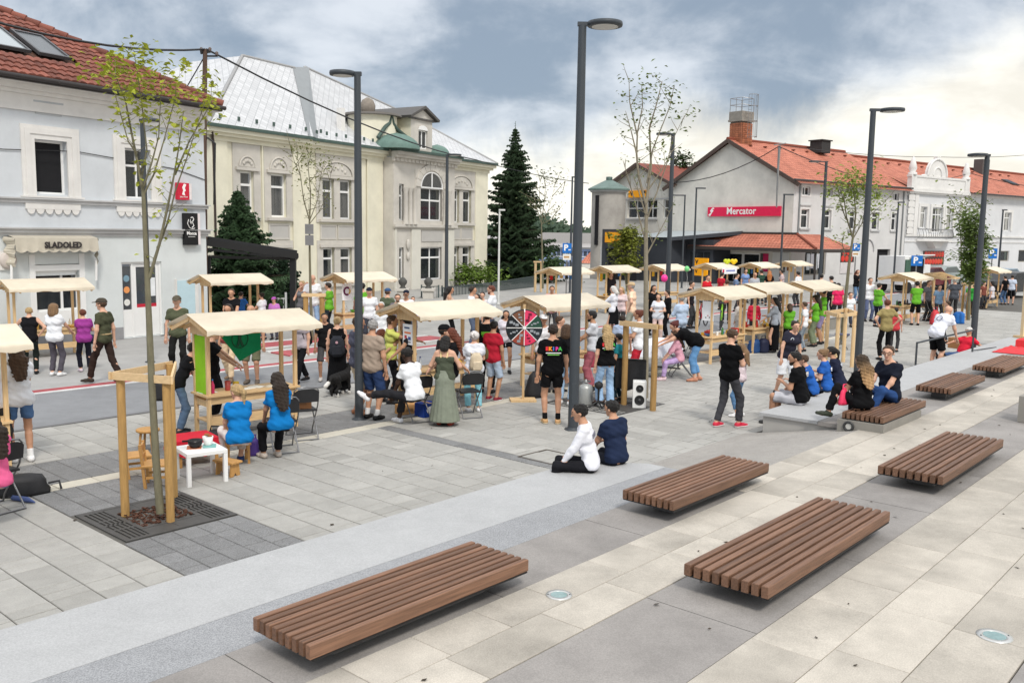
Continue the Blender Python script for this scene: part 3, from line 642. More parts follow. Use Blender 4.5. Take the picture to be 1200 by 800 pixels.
def strip(u0, u1, v0, v1, w):
 u = u0
 while u < u1-.3:
  l = min(w, u1-u); sheet('concrete_panel', u, v0, u+l-.009, v1, TZ-.07, TZ-.006-random.uniform(0, .001), CON, kind=None, parent=terrace); u += l
strip(-7, 9.5, -5.295, -4.58, 2.02); strip(13.62, 40, -5.62, -4.58, 2.02); strip(-4, 38, -3.745, -2.80, 1.98); strip(2, 30, -1.25, .2, 2.0)
CRM = M((.485, .445, .385), .8, .14, 2.2, .2, 120, objrand=.08, stain=.34, fleck=.10, name='cream_limestone')
def slabs(u0, u1, v0, v1, n, ls):
 w = (v1-v0)/n
 for i in range(n):
  u = u0+random.uniform(-.6, 0)
  while u < u1:
   l = random.choice(ls); key = ('c', round(w, 3), l)
   if key not in _pm:
    mbb = MB(); mbb.box((0, 0, -.03), (l-.006, w-.006, .06), ch=.004); _pm[key] = mbb.mesh('stone_slab', CRM)
   o = link('stone_slab', _pm[key], terrace); o.location = UV(u+l/2, v0+(i+.5)*w, TZ+random.uniform(-.001, .001)); o.rotation_euler = (0, 0, TH); u += l
slabs(1.5, 34, -4.575, -3.75, 2, (.62, .84, 1.0)); slabs(3, 32, -2.795, -1.26, 3, (.62, .8, 1.0)); slabs(9.75, 13.2, -4.92, -4.58, 1, (.8,))
# the ramp down to the square
RMP = M((.345, .325, .30), .9, .09, 6, .30, 100, fleck=.22, stain=.15, name='ramp_concrete')
mb = MB(); A = [UV(9.5, -6.9, -.004), UV(13.62, -6.9, -.004), UV(13.62, -4.92, TZ-.012), UV(9.5, -4.92, TZ-.012)]
mb.add(A+[p-Vector((0, 0, .3)) for p in A], [(0, 1, 2, 3), (0, 4, 5, 1), (1, 5, 6, 2), (2, 6, 7, 3), (3, 7, 4, 0)]); me = mb.mesh('ramp', RMP); fix_normals(me); link('ramp', me, None, kind='structure')
PLN = M((.27, .255, .228), .9, .08, 4, .15, 110, stain=.18, name='cast_concrete')
# fallen leaves and specks
mb = MB()
for i in range(85):
 u, v = random.uniform(2, 20), random.choice([random.uniform(-4.5, -3.8), random.uniform(-2.7, -1.3), random.uniform(-3.7, -2.9), random.uniform(-11, -7.4)])
 z = (TZ if v > -6 else 0)+.004; p = UV(u, v, z); a = random.uniform(0, 6.3); l = random.uniform(.012, .034); w_ = l*random.uniform(.3, .8)
 mb.add([p+Vector((math.cos(a)*l, math.sin(a)*l, .004)), p+Vector((-math.sin(a)*w_, math.cos(a)*w_, .0)), p-Vector((math.cos(a)*l, math.sin(a)*l, -.003)), p+Vector((math.sin(a)*w_, -math.cos(a)*w_, .008))], [(0, 1, 2, 3)])
mb.obj('fallen_leaves', M((.055, .042, .03), .9, .3), kind='stuff')
# far land: wooded hill behind the town
LEAFM = {}
def leaf(c, trans=.25):
 if (c, trans) not in LEAFM: LEAFM[(c, trans)] = M(c, .6, .38, 2.6, trans=trans, spec=.2, name='leaf_green')
 return LEAFM[(c, trans)]
mb = MB()
for i in range(1400):
 x = random.uniform(-120, 130); y = random.uniform(420, 560); zc = 3.0+(y-420)*.028+3.2*math.sin(x*.045+1)+1.6*math.sin(x*.13)
 r = random.uniform(2.2, 4.6)
 for k in range(5):
  c = Vector((x+random.gauss(0, r*.6), y+random.gauss(0, r*.6), zc-2+random.gauss(0, r*.5))); q = random.uniform(.8, 2.0)
  d1 = Vector((random.gauss(0, 1), random.gauss(0, 1), random.gauss(0, 1))).normalized(); d2 = d1.orthogonal().normalized()
  mb.add([c+d1*q, c+d2*q, c-d1*q, c-d2*q], [(0, 1, 2, 3)])
mb.obj('far_wood', leaf((.045, .075, .045), .1), kind='stuff')
mb = MB(); mb.add([(x, y, -7+(3.5+6*(y-400)/160 if y > 400 else 0)+2.6*math.sin(x*.045+1)) for y in (380, 420, 560) for x in range(-300, 301, 20)], [(j*31+i, j*31+i+1, (j+1)*31+i+1, (j+1)*31+i) for j in (0, 1) for i in range(30)], 0, True)
mb.obj('hill', M((.05, .075, .045), .9, .2, .1), kind='structure')
# ---------------------------------------------------------------- trees
def leaves(mb, c, n, r, size, flat=.6, mi=0):
 for i in range(n):
  p = Vector(c)+Vector((random.gauss(0, r), random.gauss(0, r), random.gauss(0, r*.9)))
  a = random.uniform(0, 6.283); d = Vector((math.cos(a), math.sin(a), random.uniform(-.9, .3))).normalized(); s = d.cross(Vector((0, 0, 1))).normalized(); up = s.cross(d); tl_ = random.uniform(-flat, flat); s2 = (s*math.cos(tl_)+up*math.sin(tl_)); l = size*random.uniform(.7, 1.25); w = l*.30; up2 = s2.cross(d)
  mb.add([p, p+d*l*.5+s2*w+up2*w*.3, p+d*l, p+d*l*.5-s2*w+up2*w*.3, p+d*l*.5], [(0, 1, 4), (1, 2, 4), (2, 3, 4), (3, 0, 4)], mi)
BARK = M((.17, .155, .10), .85, .25, 6, .4, 30, stretch=(4, 4, 1), name='young_bark'); BARKD = M((.075, .055, .04), .9, .25, 6, .4, 30, name='dark_bark')
def young_tree(label, Y, trunk, r, limbs, tufts, lcol, lsize, bark=BARK, cat='tree', twigs=True, group=None, name='young_tree', jy=.35, tm=1.6):
 """trunk and limbs are photo polylines at depth Y, tufts (px, py, leaves, spread in m)"""
 base = at_depth(*trunk[0], Y); base.z = max(base.z, 0) if abs(base.z) < .3 else base.z
 o = thing(name, label, cat, base, 0, group)
 loc = lambda q, dy=0: at_depth(q[0], q[1], Y+dy)-base
 mb = MB(); n = len(trunk); pts = [loc(q) for q in trunk]; pts[0].z = min(pts[0].z, 0)
 mb.tube(pts, [r*(1-.55*i/(n-1)) for i in range(n)], 9); tips = []
 mb.obj('trunk', bark, o)
 for li, lb in enumerate(limbs):
  dy = [0]+[(random.uniform(-jy, jy))*(k+1)/len(lb) for k in range(len(lb)-1)]; p = [loc(q, dy[k]) for k, q in enumerate(lb)]
  m_ = len(p); r0 = r*(.42 if li < 2 else .27)
  mb = MB(); mb.tube(p, [max(r0*(1-.8*i/(m_-1)), .004) for i in range(m_)], 6)
  for k in range(1, m_):
   tips.append((p[k], r0))
   if twigs:
    for _ in range(2):
     a = p[k-1].lerp(p[k], random.random()); d = Vector((random.gauss(0, 1), random.gauss(0, 1), random.uniform(.2, 1.3))).normalized()*random.uniform(.12, .35)*Y/14
     mb.tube([a, a+d*.6, a+d+Vector((0, 0, .02))], [.006*Y/14, .004*Y/14, .002*Y/14], 4); tips.append((a+d, r0))
  mb.obj('limb', bark, o)
 tw_ = MB()
 for px, py, k, sp in tufts:
  c = loc((px, py)); a = min((q for q, _ in tips), key=lambda q: (q-c).length); d = (c-a)
  if d.length > .05: tw_.tube([a, a+d*.55+Vector((0, 0, -.03)), c], [.006*Y/14, .004*Y/14, .002*Y/14], 4)
 if tw_.v: tw_.obj('twigs', bark, o, kind='stuff')
 mb = MB()
 for px, py, k, sp in tufts: leaves(mb, loc((px, py), random.uniform(-jy, jy)), int(k*tm), sp*1.1, lsize)
 for p, _ in tips:
  if random.random() < .75: leaves(mb, p, random.randint(2, 5), .05*Y/14, lsize*.85)
 mb.obj('crown', leaf(lcol), o, kind='stuff')
 return o
def guard(label, posts, Y0s, top, r, rail_z, mat=POSTW, rails=True, group='wooden tree guards', cat='tree guard', square=False):
 """posts: ground photo points; rails join their heads"""
 ps = [G(*q) for q in posts]; c = sum(ps, Vector())/len(ps); o = thing('tree_guard', label, cat, c, 0, group)
 for p in ps:
  mb = MB(); q = p-c
  mb.tube([q, q+Vector((0, 0, top))], r, 10); mb.obj('post', mat, o)
 if rails:
  for i in range(len(ps)):
   a, b2 = ps[i]-c, ps[(i+1) % len(ps)]-c; d = (b2-a).normalized()*.10; nrm_ = Vector((d.y, -d.x, 0)).normalized()*(r+.012)*(1 if i % 2 else 1)
   mb = MB(); zz = rail_z+(.0 if i % 2 else .004); mb.bar(a-d+nrm_+Vector((0, 0, zz)), b2+d+nrm_+Vector((0, 0, zz)), .024, .085); mb.obj('rail', PALEX, o)
 return o
def conifer(label, px, pybase, pytop, Y, rmax, n_lev, col, dens=1.0, fill=1.0, name='spruce_tree', zbase=None):
 b = at_depth(px, pybase, Y); t_ = at_depth(px, pytop, Y); Ht = t_.z-b.z
 o = thing(name, label, 'tree', b); MB().tube([(0, 0, -.5), (0, 0, Ht*.5), (0, 0, Ht*.98)], [.035*Ht/2+.02, .018*Ht/2, .01], 8).obj('trunk', BARKD, o)
 mb = MB(); nb = MB()
 for i in range(n_lev):
  f = (i+.3)/n_lev; z = Ht*(.03+.94*f); R_ = rmax*(1-f)**.85*random.uniform(.62, 1.18)+.06
  k = max(5, int((9+8*(1-f))*dens)); a0 = random.uniform(0, 6)
  for j in range(k):
   a = a0+6.283*j/k+random.uniform(-.2, .2); L_ = R_*random.uniform(.5, 1.15); d = Vector((math.cos(a), math.sin(a), 0)); sd = Vector((-d.y, d.x, 0))
   droop = .30*L_*(1-f)+.05; p0 = Vector((0, 0, z)); tip = p0+d*L_+Vector((0, 0, -droop+.12*L_))
   mb.tube([p0, p0+d*L_*.5+Vector((0, 0, -droop*.6)), tip], [.03*(1-f)+.01, .012, .004], 4)
   ns = max(4, int(L_*9*fill))
   for s in range(ns):
    q = (s+random.random())/ns; c = p0.lerp(tip, q)+Vector((0, 0, -droop*.9*q*(1-q)*2))
    for sg in (-1, 1):
     w = (.10+.24*L_*(1-abs(q-.45)))*random.uniform(.5, 1.0)*.75; tp = c+sd*sg*w+d*w*random.uniform(.3, .9)+Vector((0, 0, -w*random.uniform(.15, .8))); th_ = .045+.05*random.random()
     nb.add([c+d*th_, c-d*th_, tp-d*th_*.4, tp+d*th_*.5], [(0, 1, 2, 3)])
     nb.add([c+Vector((0, 0, th_*.8)), c-Vector((0, 0, th_*1.2)), tp-Vector((0, 0, th_*.9)), tp+Vector((0, 0, th_*.2))], [(0, 1, 2, 3)])
 for s in range(14): nb.add([(.0, .0, Ht*.93+s*Ht*.005), (.06*math.cos(s*2), .06*math.sin(s*2), Ht*.93+s*Ht*.005+.09), (0, 0, Ht*.94+s*Ht*.005)], [(0, 1, 2)])
 mb.obj('limb', BARKD, o, kind='stuff'); nb.obj('crown', leaf(col, .08), o, kind='stuff'); return o
def bush(name, label, c, r, h, n, size, col, cat='bush', stems=5, trunk=0):
 o = thing(name, label, cat, c); mb = MB()
 for i in range(stems): a = i*6.28/stems; mb.tube([(0, 0, 0), (.3*r*math.cos(a), .3*r*math.sin(a), h*.5), (.6*r*math.cos(a), .6*r*math.sin(a), h*.85)], [.03, .02, .006], 5)
 if trunk: mb.tube([(0, 0, 0), (0, 0, h*.9)], [trunk, trunk*.4], 7)
 mb.obj('stem' if not trunk else 'trunk', BARK, o, kind='stuff' if not trunk else None); lm = MB()
 cl = [(Vector((random.gauss(0, .42)*r, random.gauss(0, .42)*r, h*(.32+.6*random.random()**.8))), random.uniform(.16, .34)*r) for _ in range(int(16+n/40))]
 for i in range(n):
  c0, rr = random.choice(cl); k = 1-.55*max(0, (c0.z/h-.45))
  leaves(lm, Vector((c0.x*k, c0.y*k, c0.z)), 1, rr*.62, size)
 lm.obj('foliage' if not trunk else 'crown', leaf(col, .2), o, kind='stuff'); return o
# near tree and its guard and grate
young_tree('slender young tree with yellow-green leaves inside the near wooden guard', 9.75, [(188, 601), (183, 540), (178, 450), (175, 380), (172.5, 325), (170, 270), (168, 225)], .046,
[[(175, 326), (187, 285), (197, 240), (204, 205), (210, 170), (215, 130)], [(168, 226), (161, 190), (153, 150), (147, 118), (135, 88)], [(168.5, 228), (180, 205), (192, 165), (200, 135), (206, 112)], [(180, 305), (196, 262), (205, 225), (219, 185), (230, 150), (240, 120)], [(165, 215), (172, 175), (166, 120), (157, 60)], [(160, 180), (150, 165), (132, 100)], [(168, 220), (178, 190), (186, 160), (188, 120)], [(205, 205), (222, 165), (248, 120)]],
[(117, 86, 26, .09), (135, 70, 40, .09), (152, 95, 44, .10), (171, 70, 46, .085), (194, 88, 46, .10), (155, 118, 36, .11), (208, 108, 22, .08), (221, 76, 14, .06), (248, 95, 16, .06), (250, 108, 16, .06), (246, 124, 14, .06), (232, 108, 14, .06), (242, 138, 12, .07), (147, 140, 14, .08), (152, 50, 8, .05), (220, 165, 10, .08), (183, 128, 12, .1), (207, 190, 8, .07), (168, 108, 22, .1), (145, 108, 20, .09), (212, 140, 12, .08)],
(.33, .36, .04), .082)
GRATE = M((.085, .082, .078), .6, .15, 10, .1, 60, metal=.3, name='cast_iron')
def grate(label, u0, u1, v0, v1, hole=True):
 cu, cv_ = (u0+u1)/2, (v0+v1)/2; o = thing('tree_grate', label, 'tree grate', UV(cu, cv_, .0), TH, 'cast iron tree grates'); hu, hv = (u1-u0)/2, (v1-v0)/2; hh = .36
 z0, z1 = -.03, .006
 mb = MB()                                             # local x = u, local y = -v
 mb.bx(-hu, hv-.06, z0, hu, hv, z1); mb.bx(-hu, -hv, z0, hu, -hv+.06, z1); mb.bx(-hu, -hv+.06, z0, -hu+.06, hv-.06, z1); mb.bx(hu-.06, -hv+.06, z0, hu, hv-.06, z1)
 for s in (-1, 1): mb.bx(s*hh, -hh, z0, s*(hh-.05), hh, z1); mb.bx(-hh+.05, s*hh, z0, hh-.05, s*(hh-.05), z1)
 for s in (-1, 1): mb.bx(-.02, s*hh, z0, .02, s*(hv-.06), z1); mb.bx(s*hh, -.02, z0, s*(hu-.06), .02, z1)
 mb.obj('frame', GRATE, o)
 k = 0
 for s in (-1, 1):                                       # the slotted fields left and right of the hole: bars
  for r_ in range(3):
   y0 = -hv+.06+(2*hv-.12)*r_/3; y1 = y0+(2*hv-.12)/3-.03
   m2 = MB(); m2.bx(s*(hh+.0), y1, z0, s*(hu-.06), y1+.03, z1)
   for q in range(4): x = s*(hh+.025+(hu-.06-hh-.025)*q/4); m2.bx(x, y0, z0, x+s*.022, y1, z1)
   m2.obj('slotted_bar', GRATE, o)
  m2 = MB(); m2.bx(-hh, s*(hh+.002), z0, hh, s*(hv-.062), z1-.003); m2.obj('plate', GRATE, o)
 mb = MB(); mb.bx(-hu+.02, -hv+.02, -.06, hu-.02, hv-.02, -.032); mb.obj('pit_soil', M((.03, .024, .02), .95, .3, 20), o)
 mb = MB()
 for i in range(300):
  x, y = random.uniform(-hh+.05, hh-.05), random.uniform(-hh+.05, hh-.05); a = random.uniform(0, 6.3); l = random.uniform(.02, .05)
  mb.box((x, y, -.02+random.random()*.045), (l, l*.45, .012), X=Matrix.Translation((x, y, 0)) @ Matrix.Rotation(random.uniform(-.5, .5), 4, 'X') @ Matrix.Rotation(a, 4, 'Z') @ Matrix.Translation((-x, -y, 0)))
 mb.obj('bark_mulch', M((.085, .038, .024), .95, .45, 25), o, kind='stuff'); return o
grate('square cast iron grate with bark mulch around the near young tree', 4.17, 5.47, -10.27, -9.01)
grate('flush iron grate under the white loudspeaker and tall tree', 13.3, 14.9, -10.95, -9.2)
guard('near wooden tree guard of thick round posts in front of the first stall', [(147, 604), (200, 611), (204, 582)], None, height(147, 604, 437), .047, height(147, 604, 437)-.03)
# ================================================================ buildings
def wall(mb, s0, s1, z0, z1, ops, y=0.0, d=.22, mi=0):
 """front face at y with openings (s0, z0, s1, z1), reveals d deep"""
 S = sorted({s0, s1, *[o[0] for o in ops], *[o[2] for o in ops]}); Z = sorted({z0, z1, *[o[1] for o in ops], *[o[3] for o in ops]})
 S = [q for q in S if s0 <= q <= s1]; Z = [q for q in Z if z0 <= q <= z1]
 for i in range(len(S)-1):
  for j in range(len(Z)-1):
   cs, cz = (S[i]+S[i+1])/2, (Z[j]+Z[j+1])/2
   if any(o[0] < cs < o[2] and o[1] < cz < o[3] for o in ops): continue
   mb.add([(S[i], y, Z[j]), (S[i+1], y, Z[j]), (S[i+1], y, Z[j+1]), (S[i], y, Z[j+1])], [(0, 1, 2, 3)], mi)
 for a, b, c, e in ops:
  for q in (((a, b), (a, e)), ((c, e), (c, b)), ((c, b), (a, b)), ((a, e), (c, e))):
   (x0, w0), (x1, w1) = q; mb.add([(x0, y, w0), (x0, y+d, w0), (x1, y+d, w1), (x1, y, w1)], [(0, 1, 2, 3)], mi)
FRW = M((.80, .80, .79), .4, .03, 4, name='white_window_frame'); FRG = M((.36, .33, .28), .6, .1, 6, name='grey_window_frame')
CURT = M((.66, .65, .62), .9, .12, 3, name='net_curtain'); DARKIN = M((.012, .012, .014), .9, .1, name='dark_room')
def window(par, o, y=.14, vs=(.5,), hs=(.68,), fr=.055, mat=None, curtain=0.0, name='window', glass=True):
 """a framed window in the opening o; one pane object per light"""
 a, b, c, e = o; mat = mat or FRW; mb = MB(); t_ = .06
 mb.bx(a, y, b, a+fr, y+t_, e); mb.bx(c-fr, y, b, c, y+t_, e); mb.bx(a+fr, y, e-fr, c-fr, y+t_, e); mb.bx(a+fr, y, b, c-fr, y+t_, b+fr)
 xs_ = [a+fr]+[a+(c-a)*v for v in vs]+[c-fr]; zs_ = [b+fr]+[b+(e-b)*v for v in hs]+[e-fr]
 for v in xs_[1:-1]: mb.bx(v-fr*.55, y+.003, b+fr, v+fr*.55, y+t_-.003, e-fr)
 for v in zs_[1:-1]:
  for k in range(len(xs_)-1): mb.bx(xs_[k]+(fr*.55 if k else 0), y+.002, v-fr*.6, xs_[k+1]-(fr*.55 if k < len(xs_)-2 else 0), y+t_-.002, v+fr*.6)
 w = mb.obj(name, mat, par)
 for i in range(len(xs_)-1):
  for j in range(len(zs_)-1):
   m2 = MB(); m2.bx(xs_[i], y+.025, zs_[j], xs_[i+1], y+.035, zs_[j+1]); m2.obj('pane', GLASS if glass else DARKIN, w)
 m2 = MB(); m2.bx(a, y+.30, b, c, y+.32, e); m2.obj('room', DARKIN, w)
 if curtain:
  for lo_, hi_ in ((a+fr, a+(c-a)*curtain), (c-(c-a)*curtain, c-fr)):
   m2 = MB(); n = 10; P_ = [(lo_+(hi_-lo_)*k/n, y+.10+.02*(k % 2), 0) for k in range(n+1)]
   for k in range(n): m2.add([(P_[k][0], P_[k][1], b+.05), (P_[k+1][0], P_[k+1][1], b+.05), (P_[k+1][0], P_[k+1][1], e-.05), (P_[k][0], P_[k][1], e-.05)], [(0, 1, 2, 3)])
   m2.obj('curtain', CURT, w)
 return w
def ornament(par, name, mat, fn):
 mb = MB(); fn(mb); return mb.obj(name, mat, par)
def tiled_roof(mb, s0, s1, y0, z0, L, m, tw, tl, clip=None, amp=.035):
 """arched tiles on a slope rising inwards; L along the slope, m the rise per metre inwards"""
 ca = 1/math.sqrt(1+m*m); dy, dzz = ca, m*ca; ny_, nz_ = -dzz, dy
 for j in range(int(L/tl)):
  for i in range(int((s1-s0)/tw)):
   a = s0+i*tw; q = (j+.5)*tl
   if clip and not clip(a+tw/2, y0+q*dy): continue
   lift = random.uniform(0, .012)
   def P(x, l, h): return (a+x*tw, y0+l*dy+h*ny_, z0+l*dzz+h*nz_)
   l0, l1 = j*tl-.05, (j+1)*tl; h0, h1 = .045+lift, .01
   V_ = [P(x, l, h+hh) for l, hh in ((l0, h0), (l1, h1)) for x, h in ((0, 0), (.3, amp), (.62, amp*.9), (1.02, -.005))]
   mb.add(V_+[P(0, l0, -.02), P(1.02, l0, -.02)], [(0, 1, 5, 4), (1, 2, 6, 5), (2, 3, 7, 6), (8, 1, 0), (8, 9, 2, 1), (9, 3, 2)], 0)
# ------------------------------------------------ the pale blue house on the left
F1 = Facade(G(170, 394.5), 59)
BLUE = M((.595, .625, .655), .85, .05, 1.2, .06, 60, stain=.12, name='pale_blue_render'); BLUE2 = M((.65, .685, .685), .85, .05, 1.2, .06, 60, stain=.10, name='pale_mint_render')
TRIM = M((.72, .705, .68), .8, .05, 3, stain=.12, name='white_stucco'); BAND = M((.50, .50, .50), .8, .08, 3, stain=.2, name='grey_ledge')
h1 = thing('corner_house', 'pale blue two storey house with red tiled roof and an ice cream awning', 'house', F1.o, F1.a)
S0, S1 = -9.0, 2.36
w1 = F1.box(39, 161, 80, 230); w2 = F1.box(145, 175, 177, 233); tr1 = F1.box(40, 310, 98, 321.5); sh1 = F1.box(42, 341, 96, 398); dr = F1.box(142, 307, 192, 396)
w1 = (w1[0], 4.08, w1[2], 5.5); w2 = (w2[0], 4.08, w2[2], 5.5); w0 = (w1[0]-2.75, 4.08, w1[2]-2.75, 5.5)
dr = (dr[0], .02, dr[2], 2.23); sh1 = (sh1[0], .95, sh1[2], 2.05)
mb = MB(); wall(mb, S0, S1, 3.03, 6.62, [w0, w1, w2]); mb.obj('upper_wall', BLUE, h1)
mb = MB(); wall(mb, S0, S1, .0, 3.03, [tr1, sh1, dr]); mb.obj('lower_wall', BLUE2, h1)
mb = MB(); mb.add([(S1, 0, 0), (S1, 9, 0), (S1, 9, 7), (S1, 0, 7)], [(0, 1, 2, 3)]); mb.add([(S0, 9, 0), (S0, 0, 0), (S0, 0, 7), (S0, 9, 7)], [(0, 1, 2, 3)]); mb.add([(S1, 9, 0), (S0, 9, 0), (S0, 9, 7), (S1, 9, 7)], [(0, 1, 2, 3)]); mb.obj('side_wall', BLUE, h1)
ornament(h1, 'plinth', M((.30, .30, .31), .9, .1, 4, stain=.2), lambda m: (m.bx(S0, -.03, 0, dr[0]-.02, -.003, .35), m.bx(dr[2]+.02, -.03, 0, S1+.03, -.003, .35)))
ornament(h1, 'cornice', TRIM, lambda m: [m.bx(S0, -k[0], k[1], S1+k[0], -.002, k[2]) for k in ((.06, 6.20, 6.30), (.10, 6.62, 6.72), (.22, 6.72, 6.86), (.40, 6.86, 6.98))])
ornament(h1, 'frieze', TRIM, lambda m: m.bx(S0, -.03, 6.30, S1+.03, -.001, 6.62))
ornament(h1, 'sill_ledge', BAND, lambda m: [m.bx(S0, -k[0], k[1], S1+k[0], -.002, k[2]) for k in ((.07, 3.84, 3.93), (.12, 3.93, 3.97))])
ornament(h1, 'shopfront_ledge', BAND, lambda m: [m.bx(S0, -k[0], k[1], S1+k[0], -.002, k[2]) for k in ((.05, 2.98, 3.06), (.10, 3.06, 3.16), (.16, 3.16, 3.20))])
for o in (w0, w1, w2):
 a, b_, c, e = o
 if 1:
  for k, (q0, q1, dp) in enumerate(((.0, .13, .05), (.13, .27, .075), (.27, .36, .05))):
   ornament(h1, 'window_surround', TRIM, lambda m: (m.bx(a-q1, -dp, b_-.05, a-q0, -.002, e+q1), m.bx(c+q0, -dp, b_-.05, c+q1, -.002, e+q1), m.bx(a-q0, -dp, e+q0, c+q0, -.002, e+q1)))
 ornament(h1, 'window_sill', TRIM, lambda m: m.bx(a-.42, -.11, b_-.10, c+.42, -.002, b_-.052))
 for i in range(6):                                       # scalloped apron under the sill
  x = a-.30+(c-a+.60)*(i+.5)/6; rr = (c-a+.60)/12
  ornament(h1, 'scallop', TRIM, lambda m: m.prism([(x+rr*.86*math.cos(t_), 3.68+.13*math.sin(t_)) for t_ in [math.pi+math.pi*k/8 for k in range(9)]], -.05, -.002))
 ornament(h1, 'apron', TRIM, lambda m: m.bx(a-.32, -.055, 3.68, c+.32, -.002, 3.84))
window(h1, w2, .16, (.58,), (.66,), .05); window(h1, w0, .16, (.5,), (.66,), .05)
wf = window(h1, w1, .16, (), (), .06, glass=False)            # the open window: a dark room and a casement swung inwards
m2 = MB(); m2.bx(w1[2]-.02, .2, w1[1]+.06, w1[2]-.30, .24, w1[3]-.06, X=Matrix.Identity(4)); m2.obj('open_casement', FRW, wf)
for bx_ in ((40.5, 119.5, 72, 137), (162, 136, 177, 152)):
 o = F1.box(*bx_); ornament(h1, 'attic_panel', M((.44, .46, .48), .85, .06, 3), lambda m: (m.bx(o[0], -.02, o[1], o[2], -.002, o[3]), m.bx(o[0]-.05, -.035, o[3], o[2]+.05, -.002, o[3]+.05)))
window(h1, tr1, .08, (), (), .07); window(h1, sh1, .08, (.62,), (), .06)
ornament(h1, 'shop_frame', FRW, lambda m: (m.bx(sh1[0]-.16, -.03, .5, sh1[0], -.002, 2.5), m.bx(sh1[2], -.03, .5, sh1[2]+.16, -.002, 2.5), m.bx(sh1[0], -.03, 2.05, sh1[2], -.002, 2.2), m.bx(sh1[0], -.03, .5, sh1[2], -.002, .95)))
# door with a narrow side light
dfr = MB(); dfr.bx(dr[0], .06, .02, dr[0]+.06, .14, 2.23); dfr.bx(dr[2]-.06, .06, .02, dr[2], .14, 2.23); dfr.bx(dr[0]+.06, .06, 2.17, dr[2]-.06, .14, 2.23); dfr.bx(dr[0]+.36, .06, .02, dr[0]+.42, .14, 2.17)
door = dfr.obj('door', FRW, h1)
ornament(door, 'door_leaf', FRW, lambda m: (m.bx(dr[0]+.43, .08, .03, dr[2]-.07, .12, .88), m.bx(dr[0]+.43, .08, .88, dr[0]+.53, .12, 2.16), m.bx(dr[2]-.16, .08, .88, dr[2]-.07, .12, 2.16), m.bx(dr[0]+.53, .08, 2.08, dr[2]-.16, .12, 2.16)))
ornament(door, 'pane', GLASS, lambda m: m.bx(dr[0]+.53, .095, .98, dr[2]-.16, .105, 2.08)); ornament(door, 'side_light', GLASS, lambda m: m.bx(dr[0]+.06, .095, .84, dr[0]+.36, .105, 2.1)); ornament(door, 'side_panel', FRW, lambda m: m.bx(dr[0]+.06, .085, .03, dr[0]+.36, .11, .84))
ornament(door, 'red_strip', solid((190, 40, 60)), lambda m: m.bx(dr[0]+.53, .086, .88, dr[2]-.16, .107, .98))
ornament(door, 'notice', solid((225, 228, 230)), lambda m: m.bx(dr[2]-.34, .088, 1.2, dr[2]-.18, .094, 1.75))
for z, c in ((1.42, (225, 150, 90)), (1.05, (225, 225, 220)), (1.75, (120, 150, 165))): ornament(door, 'sticker', solid(c), lambda m: m.lathe([(.10, 0), (.10, .004)], 14, X=Matrix.Translation((dr[0]+.21, .088, z)) @ Matrix.Rotation(math.pi/2, 4, 'X')))
bp_ = F1.box(206, 329, 229, 397); ornament(h1, 'blue_panel', M((.50, .66, .72), .5, .05), lambda m: m.bx(bp_[0], -.04, .05, bp_[2], -.003, bp_[3])); ornament(h1, 'panel_frame', TRIM, lambda m: (m.bx(bp_[2], -.06, .0, bp_[2]+.12, -.003, bp_[3]+.06), m.bx(bp_[0]-.05, -.06, .0, bp_[0], -.003, bp_[3]+.06)))
rl = F1.box(-3, 294, 14, 316); ornament(h1, 'relief_panel', TRIM, lambda m: m.bx(rl[0], -.05, rl[1], rl[2], -.003, rl[3])); ornament(h1, 'medallion', M((.55, .49, .45), .8, .1), lambda m: m.lathe([(.22, 0), (.22, .04), (.16, .07), (.02, .08)], 18, X=Matrix.Translation((rl[0]+.22, -.05, (rl[1]+rl[3])/2)) @ Matrix.Rotation(math.pi/2, 4, 'X')))
# roof
EZ, SL, TT = 7.02, .56, 4.4
REDT = island((.20, .066, .045), .36, 'red_clay_tile'); ORT = M((.46, .13, .055), .8, .14, 3, .3, 12, stain=.12, name='orange_tile')
ornament(h1, 'roof_deck', M((.10, .05, .035), .9), lambda m: m.add([(S0-.5, -.50, EZ-.05), (2.66, -.50, EZ-.05), (2.66-TT, -.5+TT, EZ-.05+SL*TT), (S0-.5, -.5+TT, EZ-.05+SL*TT), (2.66, 9.5, EZ-.05)], [(0, 1, 2, 3), (1, 4, 2)]))
mb = MB(); tiled_roof(mb, S0-.5, 2.9, -.55, EZ, TT*math.sqrt(1+SL*SL), SL, .235, .34, clip=lambda x, y: x < 2.66-(y+.5)+.02 and not (.72 < y < 2.3 and (-3.62 < x < -2.48 or -2.5 < x < -1.33)))
mb.obj('roof_tiles', REDT, h1, kind='stuff')
def hiptiles(m):
 for k in range(17):
  q0, q1 = k/17, (k+1.12)/17; A = Vector((2.70-TT*q0, -.52+TT*q0, EZ+.07+SL*TT*q0)); B_ = Vector((2.70-TT*q1, -.52+TT*q1, EZ+.05+SL*TT*q1)); m.tube([A, B_], [.125, .10], 8)
mb = MB(); hiptiles(mb); mb.obj('hip_tiles', REDT, h1, kind='stuff')
ornament(h1, 'gutter', M((.045, .04, .04), .5), lambda m: (m.tube([(S0-.5, -.60, EZ-.06), (2.72, -.60, EZ-.06)], .065, 8), m.bx(S0-.5, -.55, EZ-.16, 2.66, -.50, EZ-.02)))
ornament(h1, 'soffit', TRIM, lambda m: m.bx(S0-.5, -.5, EZ-.09, 2.66, 0, EZ-.055))
